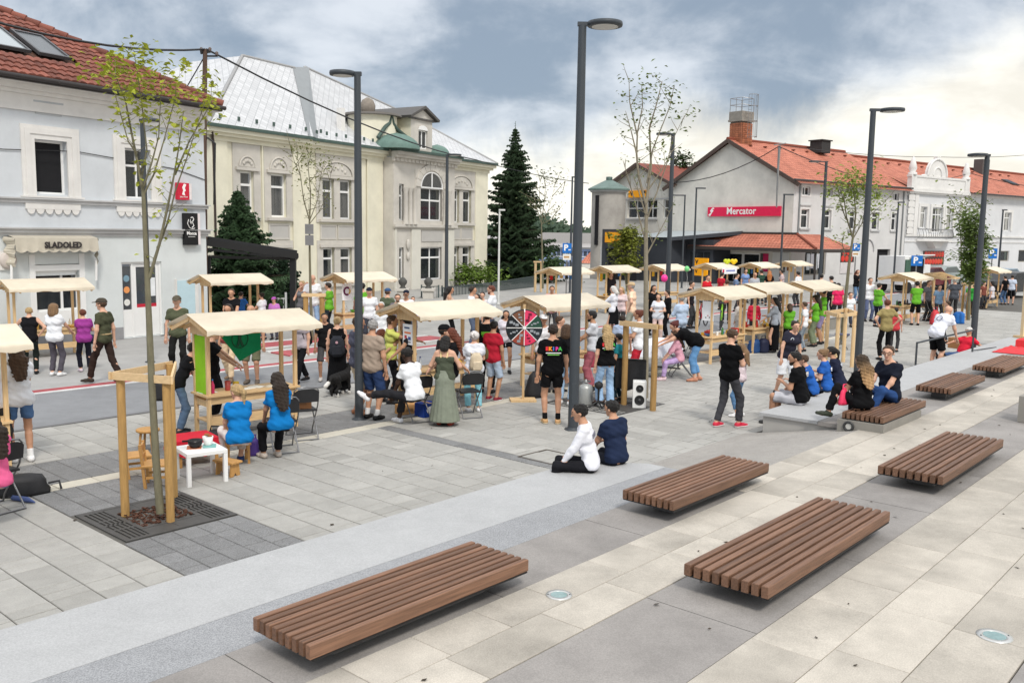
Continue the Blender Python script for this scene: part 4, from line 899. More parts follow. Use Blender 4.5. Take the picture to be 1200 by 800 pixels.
for x0, x1 in ((-3.5, -2.6), (-2.38, -1.45)):
 X_ = Matrix.Translation((x0, .85, EZ+SL*1.35+.07)) @ Matrix.Rotation(math.atan(SL), 4, 'X')
 sk = MB(); W_ = x1-x0; sk.bx(0, 0, -.02, W_, .07, .07, X=X_); sk.bx(0, 1.48, -.02, W_, 1.55, .07, X=X_); sk.bx(0, .07, -.02, .07, 1.48, .07, X=X_); sk.bx(W_-.07, .07, -.02, W_, 1.48, .07, X=X_); s_ = sk.obj('skylight', M((.07, .07, .075), .4), h1)
 m2 = MB(); m2.bx(.07, .07, .02, W_-.07, 1.48, .04, X=X_); m2.obj('pane', M((.30, .34, .36), .05, .05, 2, spec=1.0) if x0 < -3 else M((.09, .10, .11), .25, .2, 2), s_)
# awning over the shop window (folded) with its side arms
aw = thing('awning', 'cream scalloped ice cream awning lettered SLADOLED over the shop window', 'awning', F1.o, F1.a)
ab = F1.box(17, 276, 115, 288, .35)
AWN = M((.50, .46, .38), .9, .10, 4, .2, 20, name='faded_awning_cloth')
mb = MB(); n = 64; zt, zb = 2.93, 2.60; pv = []
for k in range(n+1): x = ab[0]+(ab[2]-ab[0])*k/n; pv.append((x, -.38-.012*math.cos(k*.8), zb-.055*abs(math.sin(math.pi*k/8))))
mb.add([q for q in pv]+[(q[0], -.34, zt) for q in pv]+[(q[0], -.02, zt+.07) for q in pv], [(i, i+1, i+n+2, i+n+1) for i in range(n)]+[(n+1+i, n+2+i, 2*n+3+i, 2*n+2+i) for i in range(n)]); mb.obj('valance', AWN, aw)
for sd, x in ((-1, ab[0]), (1, ab[2])):
 mb = MB(); L_ = 14
 V_ = []
 for k in range(L_+1): q = k/L_; V_ += [(x+sd*.02*math.sin(k*1.7), -.36+.05*q, 2.93-.75*q), (x+sd*(.10+.05*math.sin(k*1.1)), -.04-.06*q, 2.96-.72*q)]
 mb.add(V_, [(2*k, 2*k+1, 2*k+3, 2*k+2) for k in range(L_)]); mb.obj('side_curtain', AWN, aw)
 mb = MB(); mb.tube([(x+sd*.03, -.20, 2.35), (x+sd*.03, -.16, 1.55 if sd < 0 else 1.75)], .035, 8); mb.obj('arm', FRW, aw)
words('SLADOLED', .215, M((.035, .03, .03), .7), aw, X=upright((ab[0]+ab[2])/2+.12, -.405, 2.735), bold=.012)
# projecting signs on the house
def flag_sign(label, px, col, cat='sign'):
 a = F1.sz(px[0], px[1]); b_ = F1.sz(px[2], px[3]); o = thing('wall_sign', label, cat, F1.o, F1.a); x0, x1, z1, z0 = a[0], b_[0], a[1], b_[1]
 mb = MB(); mb.bx(x0, -.16, z0, x1, -.04, z1); mb.obj('panel', solid(col, .4), o); mb = MB(); mb.bx(x1+.003, -.15, z0+.01, x1+.10, -.05, z1-.01); mb.obj('side_face', solid((225, 215, 215)), o)
 mb = MB(); mb.tube([(x0+.1, -.04, z0+.1), (x0+.1, .0, z0+.1)], .015, 6); mb.tube([(x1-.1, -.04, z1-.1), (x1-.1, .0, z1-.1)], .015, 6); mb.obj('bracket', BLACKM, o)
 return o, x0, x1, z0, z1
o, x0, x1, z0, z1 = flag_sign('small red sign with a white capped head high on the blue house', (204, 214, 218, 234.5), (196, 30, 58))
WHI = solid((240, 238, 236)); cx_ = (x0+x1)/2; zz = z0+(z1-z0)*.58
mb = MB(); mb.prism([(cx_-.06, zz-.14), (cx_+.05, zz-.17), (cx_+.02, zz-.06), (cx_+.075, zz-.02), (cx_+.045, zz+.06), (cx_+.10, zz+.17), (cx_+.02, zz+.19), (cx_-.05, zz+.08), (cx_-.02, zz-.02)], -.168, -.161); mb.obj('emblem', WHI, o)
words('Julius Meinl', .062, WHI, o, X=upright(cx_, -.165, z0+.085))
o, x0, x1, z0, z1 = flag_sign('tall black sign with a white line drawing and script beside the red one', (212, 249.5, 228.5, 287), (22, 22, 24))
cx_ = (x0+x1)/2; mb = MB(); zz = z0+(z1-z0)*.68
for pts, r_ in ((((-.10, .12), (-.15, 0), (-.08, -.13), (.02, -.17), (.12, -.15)), .012), (((-.02, .17), (.05, .19), (.09, .13), (.05, .06), (-.03, .04), (.05, .01), (.09, -.07), (.02, -.13)), .014), (((-.03, .12), (-.05, .05), (-.01, -.02)), .009)): mb.tube([(cx_+a, -.166, zz+b_) for a, b_ in pts], r_, 6)
mb.obj('emblem', WHI, o); words('Mocca', .14, WHI, o, X=upright(cx_, -.165, z0+.36), bold=.004); MB().bx(cx_-.13, -.166, z0+.25, cx_+.13, -.161, z0+.262).obj('underline', WHI, o)
mb = MB(); mb.tube([(S0, -.02, 5.28), (-4.0, -.03, 5.16), (-2.0, -.03, 5.62-.35), (1.2, -.02, 5.02), (S1, -.02, 4.75)], .012, 5); tag(mb.obj('wall_cable', BLACKM), 'thin cable sagging across the upper wall of the blue house', 'cable'); COL.objects['wall_cable'].matrix_world = F1.M()
# ------------------------------------------------ the cream school with the white slate roof
F2 = Facade(at_depth(380, 300, 46), 59.7)
CREAM = M((.76, .725, .585), .85, .05, 1.0, .05, 50, stain=.14, name='cream_render'); STONE = M((.575, .545, .495), .85, .08, 1.6, .12, 40, stain=.16, name='grey_beige_stone'); IVORY = M((.66, .64, .57), .85, .05, 2, stain=.12, name='ivory_pilaster')
h2 = thing('school_building', 'cream and grey old school with white slate roof and arched bay window', 'building', F2.o, F2.a)
SA, SB, SC0, SD = -7.44, -2.0, 4.72, 10.64; SE = 15.45; PJ = -.30           # left wing stands proud, bay too
U0, U1, L0, L1 = 3.80, 5.80, .52, 2.34
def wpair(x0, y0, x1, y1): b_ = F2.box(x0, y0, x1, y1); return b_[0], b_[2]
xw = [wpair(275, 201, 292, 255), wpair(311, 204, 330, 255)]; xp = [wpair(377, 208, 391, 256), wpair(397.5, 211, 411.5, 257)]; xr = [wpair(527.5, 224, 537.5, 261), wpair(542, 224, 551.5, 261)]; xsl = wpair(455, 214, 460.5, 257); xc = wpair(480.5, 203, 505.5, 258)
ops = [(a, U0, c, U1) for a, c in xw]+[(a, L0, c, L1) for a, c in xw]
mb = MB(); wall(mb, SA, SB, -.6, 7.2, ops, PJ); mb.add([(SB, PJ, -.6), (SB, 0, -.6), (SB, 0, 7.2), (SB, PJ, 7.2)], [(0, 1, 2, 3)]); mb.add([(SA, 14, -.6), (SA, PJ, -.6), (SA, PJ, 7.2), (SA, 14, 7.2)], [(0, 1, 2, 3)]); mb.obj('wing_wall', CREAM, h2)
for o in ops: window(h2, o, PJ+.13, (), (.70,), .085, curtain=.49)
ops = [(a, U0, c, U1) for a, c in xp+xr]+[(a, L0, c, L1) for a, c in xp+xr]
mb = MB(); wall(mb, SB, SC0, -.6, 7.2, ops); wall(mb, SD, SE, -.6, 7.2, ops); mb.add([(SE, 0, -.6), (SE, 14, -.6), (SE, 14, 7.2), (SE, 0, 7.2)], [(0, 1, 2, 3)]); mb.obj('main_wall', CREAM, h2)
for i, o in enumerate(ops): window(h2, o, .13, (), (.70,), .085, curtain=.48 if i < 3 or i == 5 else 0)
BJ = -.75
ops = [(xsl[0], U0+.02, xsl[1], U1), (xc[0], U0+.05, xc[1], 5.72), (xsl[0], .55, xsl[1], L1), (xc[0], .45, xc[1], L1)]
mb = MB(); wall(mb, SC0, SD, 3.45, 7.2, ops, BJ); mb.add([(SC0, BJ, 3.45), (SC0, 0, 3.45), (SC0, 0, 7.2), (SC0, BJ, 7.2)], [(3, 2, 1, 0)]); mb.add([(SD, BJ, 3.45), (SD, 0, 3.45), (SD, 0, 7.2), (SD, BJ, 7.2)], [(0, 1, 2, 3)]); mb.obj('bay_wall', STONE, h2)
mb = MB(); wall(mb, SC0, SD, -.6, 3.45, ops, BJ); mb.add([(SC0, BJ, -.6), (SC0, 0, -.6), (SC0, 0, 3.45), (SC0, BJ, 3.45)], [(3, 2, 1, 0)]); mb.add([(SD, BJ, -.6), (SD, 0, -.6), (SD, 0, 3.45), (SD, BJ, 3.45)], [(0, 1, 2, 3)]); mb.obj('bay_base', STONE, h2)
for i, o in enumerate(ops): window(h2, o, BJ+.13, (.5,) if i % 2 else (), (.62,) if i == 1 else (.68,), .08)
cxm, rw = (xc[0]+xc[1])/2, (xc[1]-xc[0])/2                       # arch head of the bay window
ornament(h2, 'arch_light', GLASS, lambda m: m.prism([(cxm+(rw-.06)*math.cos(math.pi*k/14), 5.73+(rw*.82-.05)*math.sin(math.pi*k/14)) for k in range(15)], BJ-.012, BJ-.004))
def archframe(m):
 for k in range(14):
  a0, a1 = math.pi*k/14, math.pi*(k+1)/14; m.bar((cxm+rw*math.cos(a0), BJ-.02, 5.73+rw*.82*math.sin(a0)), (cxm+rw*math.cos(a1), BJ-.02, 5.73+rw*.82*math.sin(a1)), .09, .06)
 m.bx(cxm-.045, BJ-.05, 5.73, cxm+.045, BJ-.014, 5.73+rw*.80); m.bx(cxm-rw, BJ-.052, 5.68, cxm+rw, BJ-.013, 5.76)
ornament(h2, 'arch_frame', FRW, archframe)
for k in range(9):
 a0, a1 = math.pi*k/9, math.pi*(k+1)/9-.02; r0, r1 = rw+.10, rw+.52
 ornament(h2, 'arch_stone', STONE, lambda m: m.prism([(cxm+r0*math.cos(a0), 5.73+r0*.84*math.sin(a0)), (cxm+r1*math.cos(a0), 5.73+r1*.84*math.sin(a0)), (cxm+r1*math.cos(a1), 5.73+r1*.84*math.sin(a1)), (cxm+r0*math.cos(a1), 5.73+r0*.84*math.sin(a1))], BJ-.075, BJ-.002))
for xx in (SC0+.95, SC0+1.35, SC0+1.75, SD-.75, SD-1.15): ornament(h2, 'column', STONE, lambda m: m.lathe([(.19, 0), (.17, .12), (.15, .25), (.14, 1.75), (.18, 1.9), (.20, 2.0)], 10, c=(xx, BJ-.10, 3.62)))
for i, (a, c) in enumerate(((SC0+1.55, SC0+2.4), (SD-1.0, SD-.12), (SC0+.05, SC0+.20))): ornament(h2, 'pilaster', IVORY, lambda m: m.bx(a, BJ-.08, -.5, c, BJ-.002, 3.36))
ornament(h2, 'cartouche', STONE, lambda m: (m.ball((SC0+1.25, BJ-.06, 2.5), .17, 10, sz=(1, .5, 1.8)), m.ball((SC0+1.25, BJ-.06, 1.85), .14, 10, sz=(1, .5, 1.6))))
ornament(h2, 'bay_ledge', STONE, lambda m: (m.bx(SC0-.06, BJ-.18, 3.46, SD+.12, BJ-.001, 3.62), m.bx(SC0-.03, BJ-.10, 3.38, SD+.06, BJ-.003, 3.46)))
for k in range(17): x = SC0+.15+k*(SD-SC0-.3)/16; ornament(h2, 'dentil', STONE, lambda m: m.bx(x-.09, BJ-.16, 7.02, x+.09, BJ-.003, 7.19))
def panelled(x0, x1, z0, z1, y, mat=STONE, dp=.05, name='stone_panel', holes=()):
 mb = MB(); wall(mb, x0, x1, z0, z1, holes, y-dp, dp-.004)
 mb.add([(x0, y-dp, z0), (x0, y, z0), (x0, y, z1), (x0, y-dp, z1)], [(0, 3, 2, 1)]); mb.add([(x1, y-dp, z0), (x1, y, z0), (x1, y, z1), (x1, y-dp, z1)], [(0, 1, 2, 3)]); mb.add([(x0, y-dp, z1), (x1, y-dp, z1), (x1, y, z1), (x0, y, z1)], [(0, 1, 2, 3)]); return mb.obj(name, mat, h2)
for a, c in xw: panelled(a-.42, c+.42, 3.62, 7.0, PJ, holes=[(a, U0, c, U1)]); panelled(a-.38, c+.38, -.5, 2.72, PJ, holes=[(a, L0, c, L1)])
for pr in (xp, xr): panelled(pr[0][0]-.45, pr[1][1]+.55, 3.62, 7.0, 0, holes=[(a, U0, c, U1) for a, c in pr]); panelled(pr[0][0]-.42, pr[1][1]+.5, -.5, 2.72, 0, holes=[(a, L0, c, L1) for a, c in pr])
for pr, y in (([xw[0]], PJ), ([xw[1]], PJ), (xp, 0), (xr, 0)):
 x0, x1 = pr[0][0], pr[-1][1]; cm, rr = (x0+x1)/2, (x1-x0)/2+.05
 for zz, hh, dp in ((U1+.03, .14, .10), (L1+.03, .14, .10), (U0-.16, .13, .14), (L0-.16, .13, .12)): ornament(h2, 'lintel' if zz > U1-1 or zz > L1-.2 and zz < 3 else 'sill', STONE, lambda m: m.bx(x0-.28, y-.05-dp, zz, x1+.28, y-.052, zz+hh))
 ornament(h2, 'arch_relief', STONE, lambda m: (m.prism([(cm+rr*.9*math.cos(math.pi*k/12), U1+.19+min(rr*.9, .62)*math.sin(math.pi*k/12)) for k in range(13)], y-.09, y-.052), m.tube([(cm+rr*math.cos(math.pi*k/12), y-.09, U1+.19+min(rr, .68)*math.sin(math.pi*k/12)) for k in range(13)], .045, 6)))
 for j in range(5): q = math.pi*(j+1)/6; ornament(h2, 'arch_flower', STONE, lambda m: m.ball((cm+rr*.55*math.cos(q), y-.10, U1+.22+min(rr, .6)*.55*math.sin(q)), .09, 7, sz=(1, .5, 1)))
 for a, c in pr: ornament(h2, 'recessed_panel', M((.47, .455, .43), .85, .05, 2), lambda m: m.bx(a-.10, y-.035, 2.83, c+.10, y-.004, 3.42)); ornament(h2, 'panel_border', STONE, lambda m: (m.bx(a-.18, y-.06, 2.75, a-.10, y-.003, 3.5), m.bx(c+.10, y-.06, 2.75, c+.18, y-.003, 3.5), m.bx(a-.10, y-.06, 3.42, c+.10, y-.003, 3.5), m.bx(a-.10, y-.06, 2.75, c+.10, y-.003, 2.83)))
ornament(h2, 'recessed_panel', M((.47, .455, .43), .85, .05, 2), lambda m: m.bx(xc[0]+.05, BJ-.04, 2.66, xc[1]+.05, BJ-.004, 3.28))
for a, c, y in ((SA, SA+.9, PJ), (xw[0][1]+.48, xw[1][0]-.48, PJ), (SB-.55, SB, PJ), (SB+.05, SB+1.15, 0), (3.4, 4.65, 0), (14.0, SE, 0)): ornament(h2, 'pilaster_strip', CREAM, lambda m: m.bx(a, y-.085, -.5, c, y-.003, 7.0))
for k in range(5): z = 4.1+k*.52; ornament(h2, 'bay_joint', STONE, lambda m: (m.bx(SC0+2.05, BJ-.03, z, xc[0]-.55, BJ-.003, z+.47), m.bx(xc[1]+.55, BJ-.03, z, SD-1.35, BJ-.003, z+.47)))
for x0, x1, y in ((SA-.02, SB+.0, PJ), (SB+.0, SC0, 0), (SC0-.1, SD+.1, BJ), (SD, SE+.02, 0)):
 for dp, z0, z1 in ((.12, 7.0, 7.2), (.30, 7.2, 7.34), (.44, 7.34, 7.52)): ornament(h2, 'cornice', CREAM if y != BJ else STONE, lambda m: m.bx(x0-(dp if x0 == SA-.02 else 0), y-dp, z0+.001*abs(y), x1+(dp if x1 in (SB, SE+.02) else 0), y+.05, z1))
COPPER = M((.075, .115, .10), .6, .2, 4, metal=.2, name='dark_copper'); VERD = M((.14, .225, .195), .65, .2, 3, stain=.25, name='green_copper')
for x0, x1, y in ((SA-.5, SB+.45, PJ), (SB+.45, SC0-.12, 0), (SC0-.12, SD+.12, BJ), (SD+.12, SE+.5, 0)): ornament(h2, 'gutter', COPPER, lambda m: m.bx(x0, y-.56, 7.52, x1, y+.1, 7.66))
SLATE = M((.67, .675, .685), .55, .05, 3, name='white_slate'); t, b = nodes_of(SLATE)
mpp = t.nodes.new('ShaderNodeMapping'); mpp.inputs['Rotation'].default_value = (0, 0, rad(45)); tcx = t.nodes.new('ShaderNodeTexCoord'); mlink(t, tcx.outputs['UV'], mpp.inputs[0])
bk = t.nodes.new('ShaderNodeTexBrick'); bk.offset = 0; bk.inputs['Scale'].default_value = 1; bk.inputs['Brick Width'].default_value = .32; bk.inputs['Row Height'].default_value = .32; bk.inputs['Mortar Size'].default_value = .012; bk.inputs['Color1'].default_value = (.56, .565, .575, 1); bk.inputs['Color2'].default_value = (.46, .465, .475, 1); bk.inputs['Mortar'].default_value = (.30, .31, .32, 1); mlink(t, mpp.outputs[0], bk.inputs['Vector']); mlink(t, bk.outputs['Color'], b.inputs['Base Color'])
def roof_faces(name, faces, mat, par):
 """faces as lists of points; uv laid out in metres on each face"""
 V_ = []; F_ = []; uvs = []
 for pts in faces:
  o_ = len(V_); pts = [Vector(q) for q in pts]; n_ = (pts[1]-pts[0]).cross(pts[2]-pts[0]).normalized(); e1 = n_.cross(Vector((0, 0, 1))).normalized() if abs(n_.z) < .99 else Vector((1, 0, 0)); e2 = n_.cross(e1)
  V_ += pts; F_.append(list(range(o_, o_+len(pts)))); uvs += [(q.dot(e1), q.dot(e2)) for q in pts]
 me = bpy.data.meshes.new(name); me.from_pydata(V_, [], F_); me.materials.append(mat); ul = me.uv_layers.new()
 for i, l in enumerate(me.loops): ul.data[i].uv = uvs[l.vertex_index]
 return link(name, me, par)
RZ = 7.64; RA = 1.15                                            # steep hipped roof
AP = Vector((-5.2+1.1, 5.6, 13.3)); ARr = Vector((-2.3, 5.8, 13.25)); RE = Vector((9.6, 5.8, 12.9))
# apex points found where the photo's ridge points meet the ridge plane
def on_plane(px, py, y): s_, z = F2.sz(px, py, -y); return Vector((s_, y, z))
AP = on_plane(284, 65.5, 5.2); A2 = on_plane(345, 80, 5.2); A3 = on_plane(357, 79, 6.0);
EB = on_plane(470, 131, 6.0); ER = Vector((SE+.5, -.5, RZ));
roof_faces('roof', [[(SA-.5, PJ-.5, RZ), (SB+.45, PJ-.5, RZ), A2, AP], [(SA-.5, 14, RZ), (SA-.5, PJ-.5, RZ), AP, (AP.x, 9, AP.z)], [(SB+.45, -.5, RZ), ER, EB, A3], [ER, (SE+.5, 14, RZ), EB], [A3, EB, (EB.x, 14, RZ+1), (A3.x, 12, RZ+3)], [AP, A2, (A2.x, 9, AP.z), (AP.x, 9, AP.z)]], SLATE, h2)
ZINC = M((.26, .275, .28), .45, .08, 4, metal=.3, name='zinc_flashing')
roof_faces('flashing', [[(SB+.10, PJ-.52, RZ+.03), (SB+1.05, -.52, RZ+.03), A3+Vector((.35, 0, .05)), A2+Vector((-.12, 0, .05))]], ZINC, h2)
ornament(h2, 'ridge_cap', M((.30, .30, .30), .6), lambda m: [m.tube([a, b_], .09, 6) for a, b_ in ((AP, A2), (A3, EB), (EB, ER), (AP, Vector((SA-.5, PJ-.5, RZ))), (A3, Vector((SB+.6, -.5, RZ))))])
for k in range(7):
 x = SA+.4+k*1.05; ornament(h2, 'snow_guard', COPPER, lambda m: m.bx(x, PJ-.2, RZ+.30, x+.12, PJ-.15, RZ+.48))
for k in range(9):
 x = SB+1.3+k*.72; ornament(h2, 'snow_guard', COPPER, lambda m: m.bx(x, -.2, RZ+.28, x+.12, -.15, RZ+.46))
# dormer, its little tower and the copper domes over the bay
DY = -.45
dq = lambda x, y, dpt=DY: F2.sz(x, y, -dpt)
dl, dr2 = dq(481.5, 150)[0], dq(506.5, 150)[0]; dz0, dz1 = RZ, dq(484, 137)[1]; dw = (dq(490.5, 150)[0], dq(491, 174)[1], dq(501, 150)[0], dq(491, 152)[1])
mb = MB(); wall(mb, dl, dr2, dz0, dz1, [dw], DY); mb.obj('dormer_front', STONE, h2)
mb = MB(); mb.add([(dl, DY, dz0), (dl, 5, dz0), (dl, 5, dz1), (dl, DY, dz1)], [(0, 3, 2, 1)]); mb.add([(dr2, DY, dz0), (dr2, 5, dz0), (dr2, 5, dz1), (dr2, DY, dz1)], [(0, 1, 2, 3)]); mb.obj('dormer_side', CREAM, h2)
window(h2, dw, DY+.1, (.5,), (), .07); ornament(h2, 'dormer_arch', FRW, lambda m: m.prism([((dw[0]+dw[2])/2+(dw[2]-dw[0])/2*math.cos(math.pi*k/10), dw[3]+.26*math.sin(math.pi*k/10)) for k in range(11)], DY-.03, DY-.002))
ap = dq(495, 126)[1]; cxd = (dl+dr2)/2
ornament(h2, 'pediment', STONE, lambda m: m.prism([(dl-.1, dz1), (dr2+.1, dz1), (cxd, ap-.12)], DY-.06, DY+.2))
ornament(h2, 'dormer_roof', M((.09, .085, .08), .6), lambda m: (m.bar((dl-.35, DY+2, dz1-.03), (cxd+.02, DY+2, ap), 4.6, .14), m.bar((cxd-.02, DY+2.01, ap), (dr2+.35, DY+2.01, dz1-.03), 4.6, .14), m.bx(dl-.3, DY-.12, dz1-.10, dr2+.3, DY-.003, dz1-.01)))
tl_, tr_ = dq(444.5, 150)[0], dq(464, 150)[0]; tc2 = (tl_+dl)/2
ornament(h2, 'dormer_turret', CREAM, lambda m: m.lathe([((dl-tl_)/2*.98, 0), ((dl-tl_)/2*.98, dq(450, 133)[1]-RZ)], 18, c=(tc2, DY+1.6, RZ)))
ornament(h2, 'turret_cap', M((.12, .11, .10), .7), lambda m: m.lathe([((dl-tl_)/2+.25, 0), ((dl-tl_)/2+.2, .12), (.5, .22), (.02, .3)], 18, c=(tc2, DY+1.6, dq(450, 133)[1])))
ornament(h2, 'roof_urn', M((.23, .20, .17), .9, .2), lambda m: m.lathe([(.28, 0), (.40, .2), (.41, .45), (.30, .72), (.08, .85)], 14, c=(dq(451.5, 128)[0], DY+1.2, dq(451, 132)[1])))
def dome(cx0, r, hgt_, y):
 def f(m): m.lathe([(r*math.cos(q), hgt_*math.sin(q)) for q in [math.pi/2*k/8 for k in range(8)]]+[(.03, hgt_*1.05)], 20, c=(cx0, y, RZ+.02))
 return f
ornament(h2, 'copper_dome', VERD, dome((dq(448, 170)[0]+dl)/2-.1, (dl-dq(449, 170)[0])/2+.05, .85, DY-.05)); ornament(h2, 'copper_dome', VERD, dome((dr2+dq(521, 178)[0])/2, (dq(521, 178)[0]-dr2)/2+.12, .6, DY+.1))
ogx = dq(463.5, 147)[0]
ornament(h2, 'dome_ridge', COPPER, lambda m: m.tube([(dq(448, 170)[0], DY+.3, RZ+.55), (ogx-.55, DY+.3, RZ+1.15), (ogx-.18, DY+.3, RZ+1.42), (ogx, DY+.3, RZ+1.9), (ogx+.18, DY+.3, RZ+1.42), (ogx+.6, DY+.3, RZ+1.12), (dl, DY+.2, RZ+.75)], .11, 7))
ornament(h2, 'chimney', TRIM, lambda m: m.box((dq(428, 165)[0], 1.2, RZ+1.25), (.32, .32, 1.5)))
ornament(h2, 'downpipe', M((.055, .04, .035), .5), lambda m: m.tube([(SA-.12, PJ-.3, 7.3), (SA+.10, PJ-.12, 6.9), (SA+.12, PJ-.10, 6.5), (SA+.12, PJ-.10, -.5)], .055, 8))
ornament(h2, 'downpipe', CREAM, lambda m: m.tube([(3.35, -.08, 7.0), (3.35, -.08, -.5)], .05, 8))
# ------------------------------------------------ the supermarket with its gable, annex, tower and dark kiosk
C3 = G(925, 336); F3 = Facade(C3, -53); S3 = Facade(C3, 37)
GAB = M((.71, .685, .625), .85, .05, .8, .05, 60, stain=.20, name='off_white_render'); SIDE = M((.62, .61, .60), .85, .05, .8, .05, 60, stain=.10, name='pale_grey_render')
h3 = thing('supermarket', 'long supermarket house with orange tiled roof and a plain white gable', 'building', F3.o, F3.a)
GX0, GX1, EV, AZ, LEN = -10.75, 0, 6.85, 9.72, 13.5
ent = F3.box(813, 303, 888, 340); ent = (ent[0], 0, ent[2], 2.1)
mb = MB(); wall(mb, GX0, GX1, -.1, EV, [(-10.4, 0, -9.3, 2.2), ent]); mb.add([(GX0, 0, EV), (GX1, 0, EV), ((GX0+GX1)/2, 0, AZ-.1)], [(0, 1, 2)]); mb.add([(GX0, LEN, -.1), (GX0, 0, -.1), (GX0, 0, EV), (GX0, LEN, EV)], [(0, 1, 2, 3)]); mb.obj('gable_wall', GAB, h3)
def sbox(*q): b_ = S3.box(*q); return b_
smalls = [sbox(940.5, 217, 949, 229), sbox(967, 220, 975.5, 231.5), sbox(997, 224, 1005, 233.5), sbox(1024.5, 224, 1031, 235), sbox(1047, 226, 1053, 236.5)]; smalls = [(a, 5.95, c, 6.5) for a, b_, c, e in smalls]
firsts = [sbox(939, 244, 947, 267), sbox(966, 245, 973, 268), sbox(995.6, 248, 1002, 270), sbox(1022, 249, 1029, 270), sbox(1045, 250, 1050, 270)]; firsts = [(a, 3.82, c, 5.05) for a, b_, c, e in firsts]
shopw = sbox(944, 293, 967, 322); post = sbox(985.5, 291, 999, 320); dooro = sbox(1028, 295, 1041, 330); dooro = (dooro[0], 0, dooro[2], 2.45)
SIDEX = F3.M().inverted() @ S3.M()                              # side wall frame inside the house frame
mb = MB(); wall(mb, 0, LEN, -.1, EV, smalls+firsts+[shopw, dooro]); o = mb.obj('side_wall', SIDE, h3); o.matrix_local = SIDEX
def sidepart(name, mat, fn): mb = MB(); fn(mb); o = mb.obj(name, mat, h3); o.matrix_local = SIDEX; return o
for o in smalls+firsts: w_ = window(h3, o, .12, (.5,) if o[3] > 5.5 else (), () if o[3] > 5.5 else (.7,), .06); w_.matrix_local = SIDEX
for a, b_, c, e in firsts: sidepart('window_sill', BAND, lambda m: m.bx(a-.12, -.10, b_-.12, c+.12, -.003, b_-.01)); sidepart('window_head', BAND, lambda m: m.bx(a-.15, -.08, e+.22, c+.15, -.003, e+.30)); sidepart('window_surround', TRIM, lambda m: (m.bx(a-.13, -.035, b_, a-.01, -.003, e+.12), m.bx(c+.01, -.035, b_, c+.13, -.003, e+.12), m.bx(a-.01, -.035, e+.01, c+.01, -.003, e+.12)))
for a, b_, c, e in smalls: sidepart('window_surround', TRIM, lambda m: (m.bx(a-.10, -.03, b_-.1, a-.01, -.003, e+.1), m.bx(c+.01, -.03, b_-.1, c+.10, -.003, e+.1), m.bx(a-.01, -.03, e+.01, c+.01, -.003, e+.1), m.bx(a-.01, -.03, b_-.1, c+.01, -.003, b_-.01)))
w_ = window(h3, shopw, .1, (.33, .66), (), .07, FRG); w_.matrix_local = SIDEX
for k in range(4): sidepart('shop_notice', solid((215+8*(k % 2), 222, 228)), lambda m: m.bx(shopw[0]+.25+.42*k, .03, shopw[1]+.35+.1*(k % 2), shopw[0]+.58+.42*k, .09, shopw[3]-.25))
sidepart('dark_doorway', DARKIN, lambda m: m.bx(dooro[0], .20, 0, dooro[2], .24, 2.45)); sidepart('door_step', BAND, lambda m: m.bx(dooro[0]-.1, -.3, -.02, dooro[2]+.1, -.003, .1))
sidepart('arch_relief', BAND, lambda m: m.tube([(dooro[0]-1.25+.75*math.cos(q), -.04, 2.3+.85*math.sin(q)) for q in [math.pi*k/12 for k in range(13)]], .05, 6))
sidepart('downpipe', ZINC, lambda m: (m.tube([(.55, -.06, 6.7), (.55, -.06, 2.9)], .05, 6), m.tube([(13.0, -.06, 6.7), (13.0, -.06, 0)], .05, 6)))
sidepart('gutter', M((.05, .05, .05), .5), lambda m: m.tube([(-.6, -.42, EV+.02), (LEN, -.42, EV+.02)], .07, 6))
sidepart('cornice', SIDE, lambda m: m.bx(.01, -.16, EV-.2, LEN, -.003, EV-.06))
def poster(par, X, o, name='tomato_poster'):
 a, b_, c, e = o; mb = MB(); mb.bx(a, -.05, b_, c, -.003, e); pst = mb.obj(name, M((.05, .022, .018), .35, .4, 3), par)
 if X is not None: pst.matrix_local = X
 k = 0; random.seed(5)
 for r_ in range(2 if (e-b_) < 1.2 else 3):
  for q in range(max(2, int((c-a)/.42))):
   rr = .22; x = a+.22+(c-a-.44)*(q+.5*(r_ % 2)*.6)/max(1, int((c-a)/.42)-.6); z = b_+.25+(e-b_-.5)*r_/(1 if (e-b_) < 1.2 else 2)
   if a+.1 < x < c-.1: m2 = MB(); m2.lathe([(rr, 0), (rr*.8, .006), (.02, .008)], 12, X=Matrix.Translation((x, -.051, z)) @ Matrix.Rotation(math.pi/2, 4, 'X')); m2.obj('tomato_print', solid((205, 50+8*(q % 3), 40), .35), pst)
 return pst
p_ = poster(h3, SIDEX, (post[0], 1.55, post[2], post[3])); sidepart('lower_poster', solid((205, 200, 200)), lambda m: m.bx(post[0], -.05, post[1], post[2], -.003, 1.54))
# roof of the supermarket: local x across, y along
half = (GX1-GX0)/2; cxg = (GX0+GX1)/2; sl_r = (AZ-EV)/half; ov = .55
TIL = M((.50, .155, .075), .8, .05, 2, name='orange_roof_tile'); t, b = nodes_of(TIL)
bk = t.nodes.new('ShaderNodeTexBrick'); bk.inputs['Scale'].default_value = 1; bk.inputs['Brick Width'].default_value = .26; bk.inputs['Row Height'].default_value = .36; bk.inputs['Mortar Size'].default_value = .02; bk.inputs['Color1'].default_value = (.55, .205, .135, 1); bk.inputs['Color2'].default_value = (.44, .155, .10, 1); bk.inputs['Mortar'].default_value = (.22, .06, .035, 1)
tcx = t.nodes.new('ShaderNodeTexCoord'); mlink(t, tcx.outputs['UV'], bk.inputs['Vector']); nz = t.nodes.new('ShaderNodeTexNoise'); nz.inputs['Scale'].default_value = .8; nz.inputs['Detail'].default_value = 6; mlink(t, tcx.outputs['UV'], nz.inputs['Vector'])
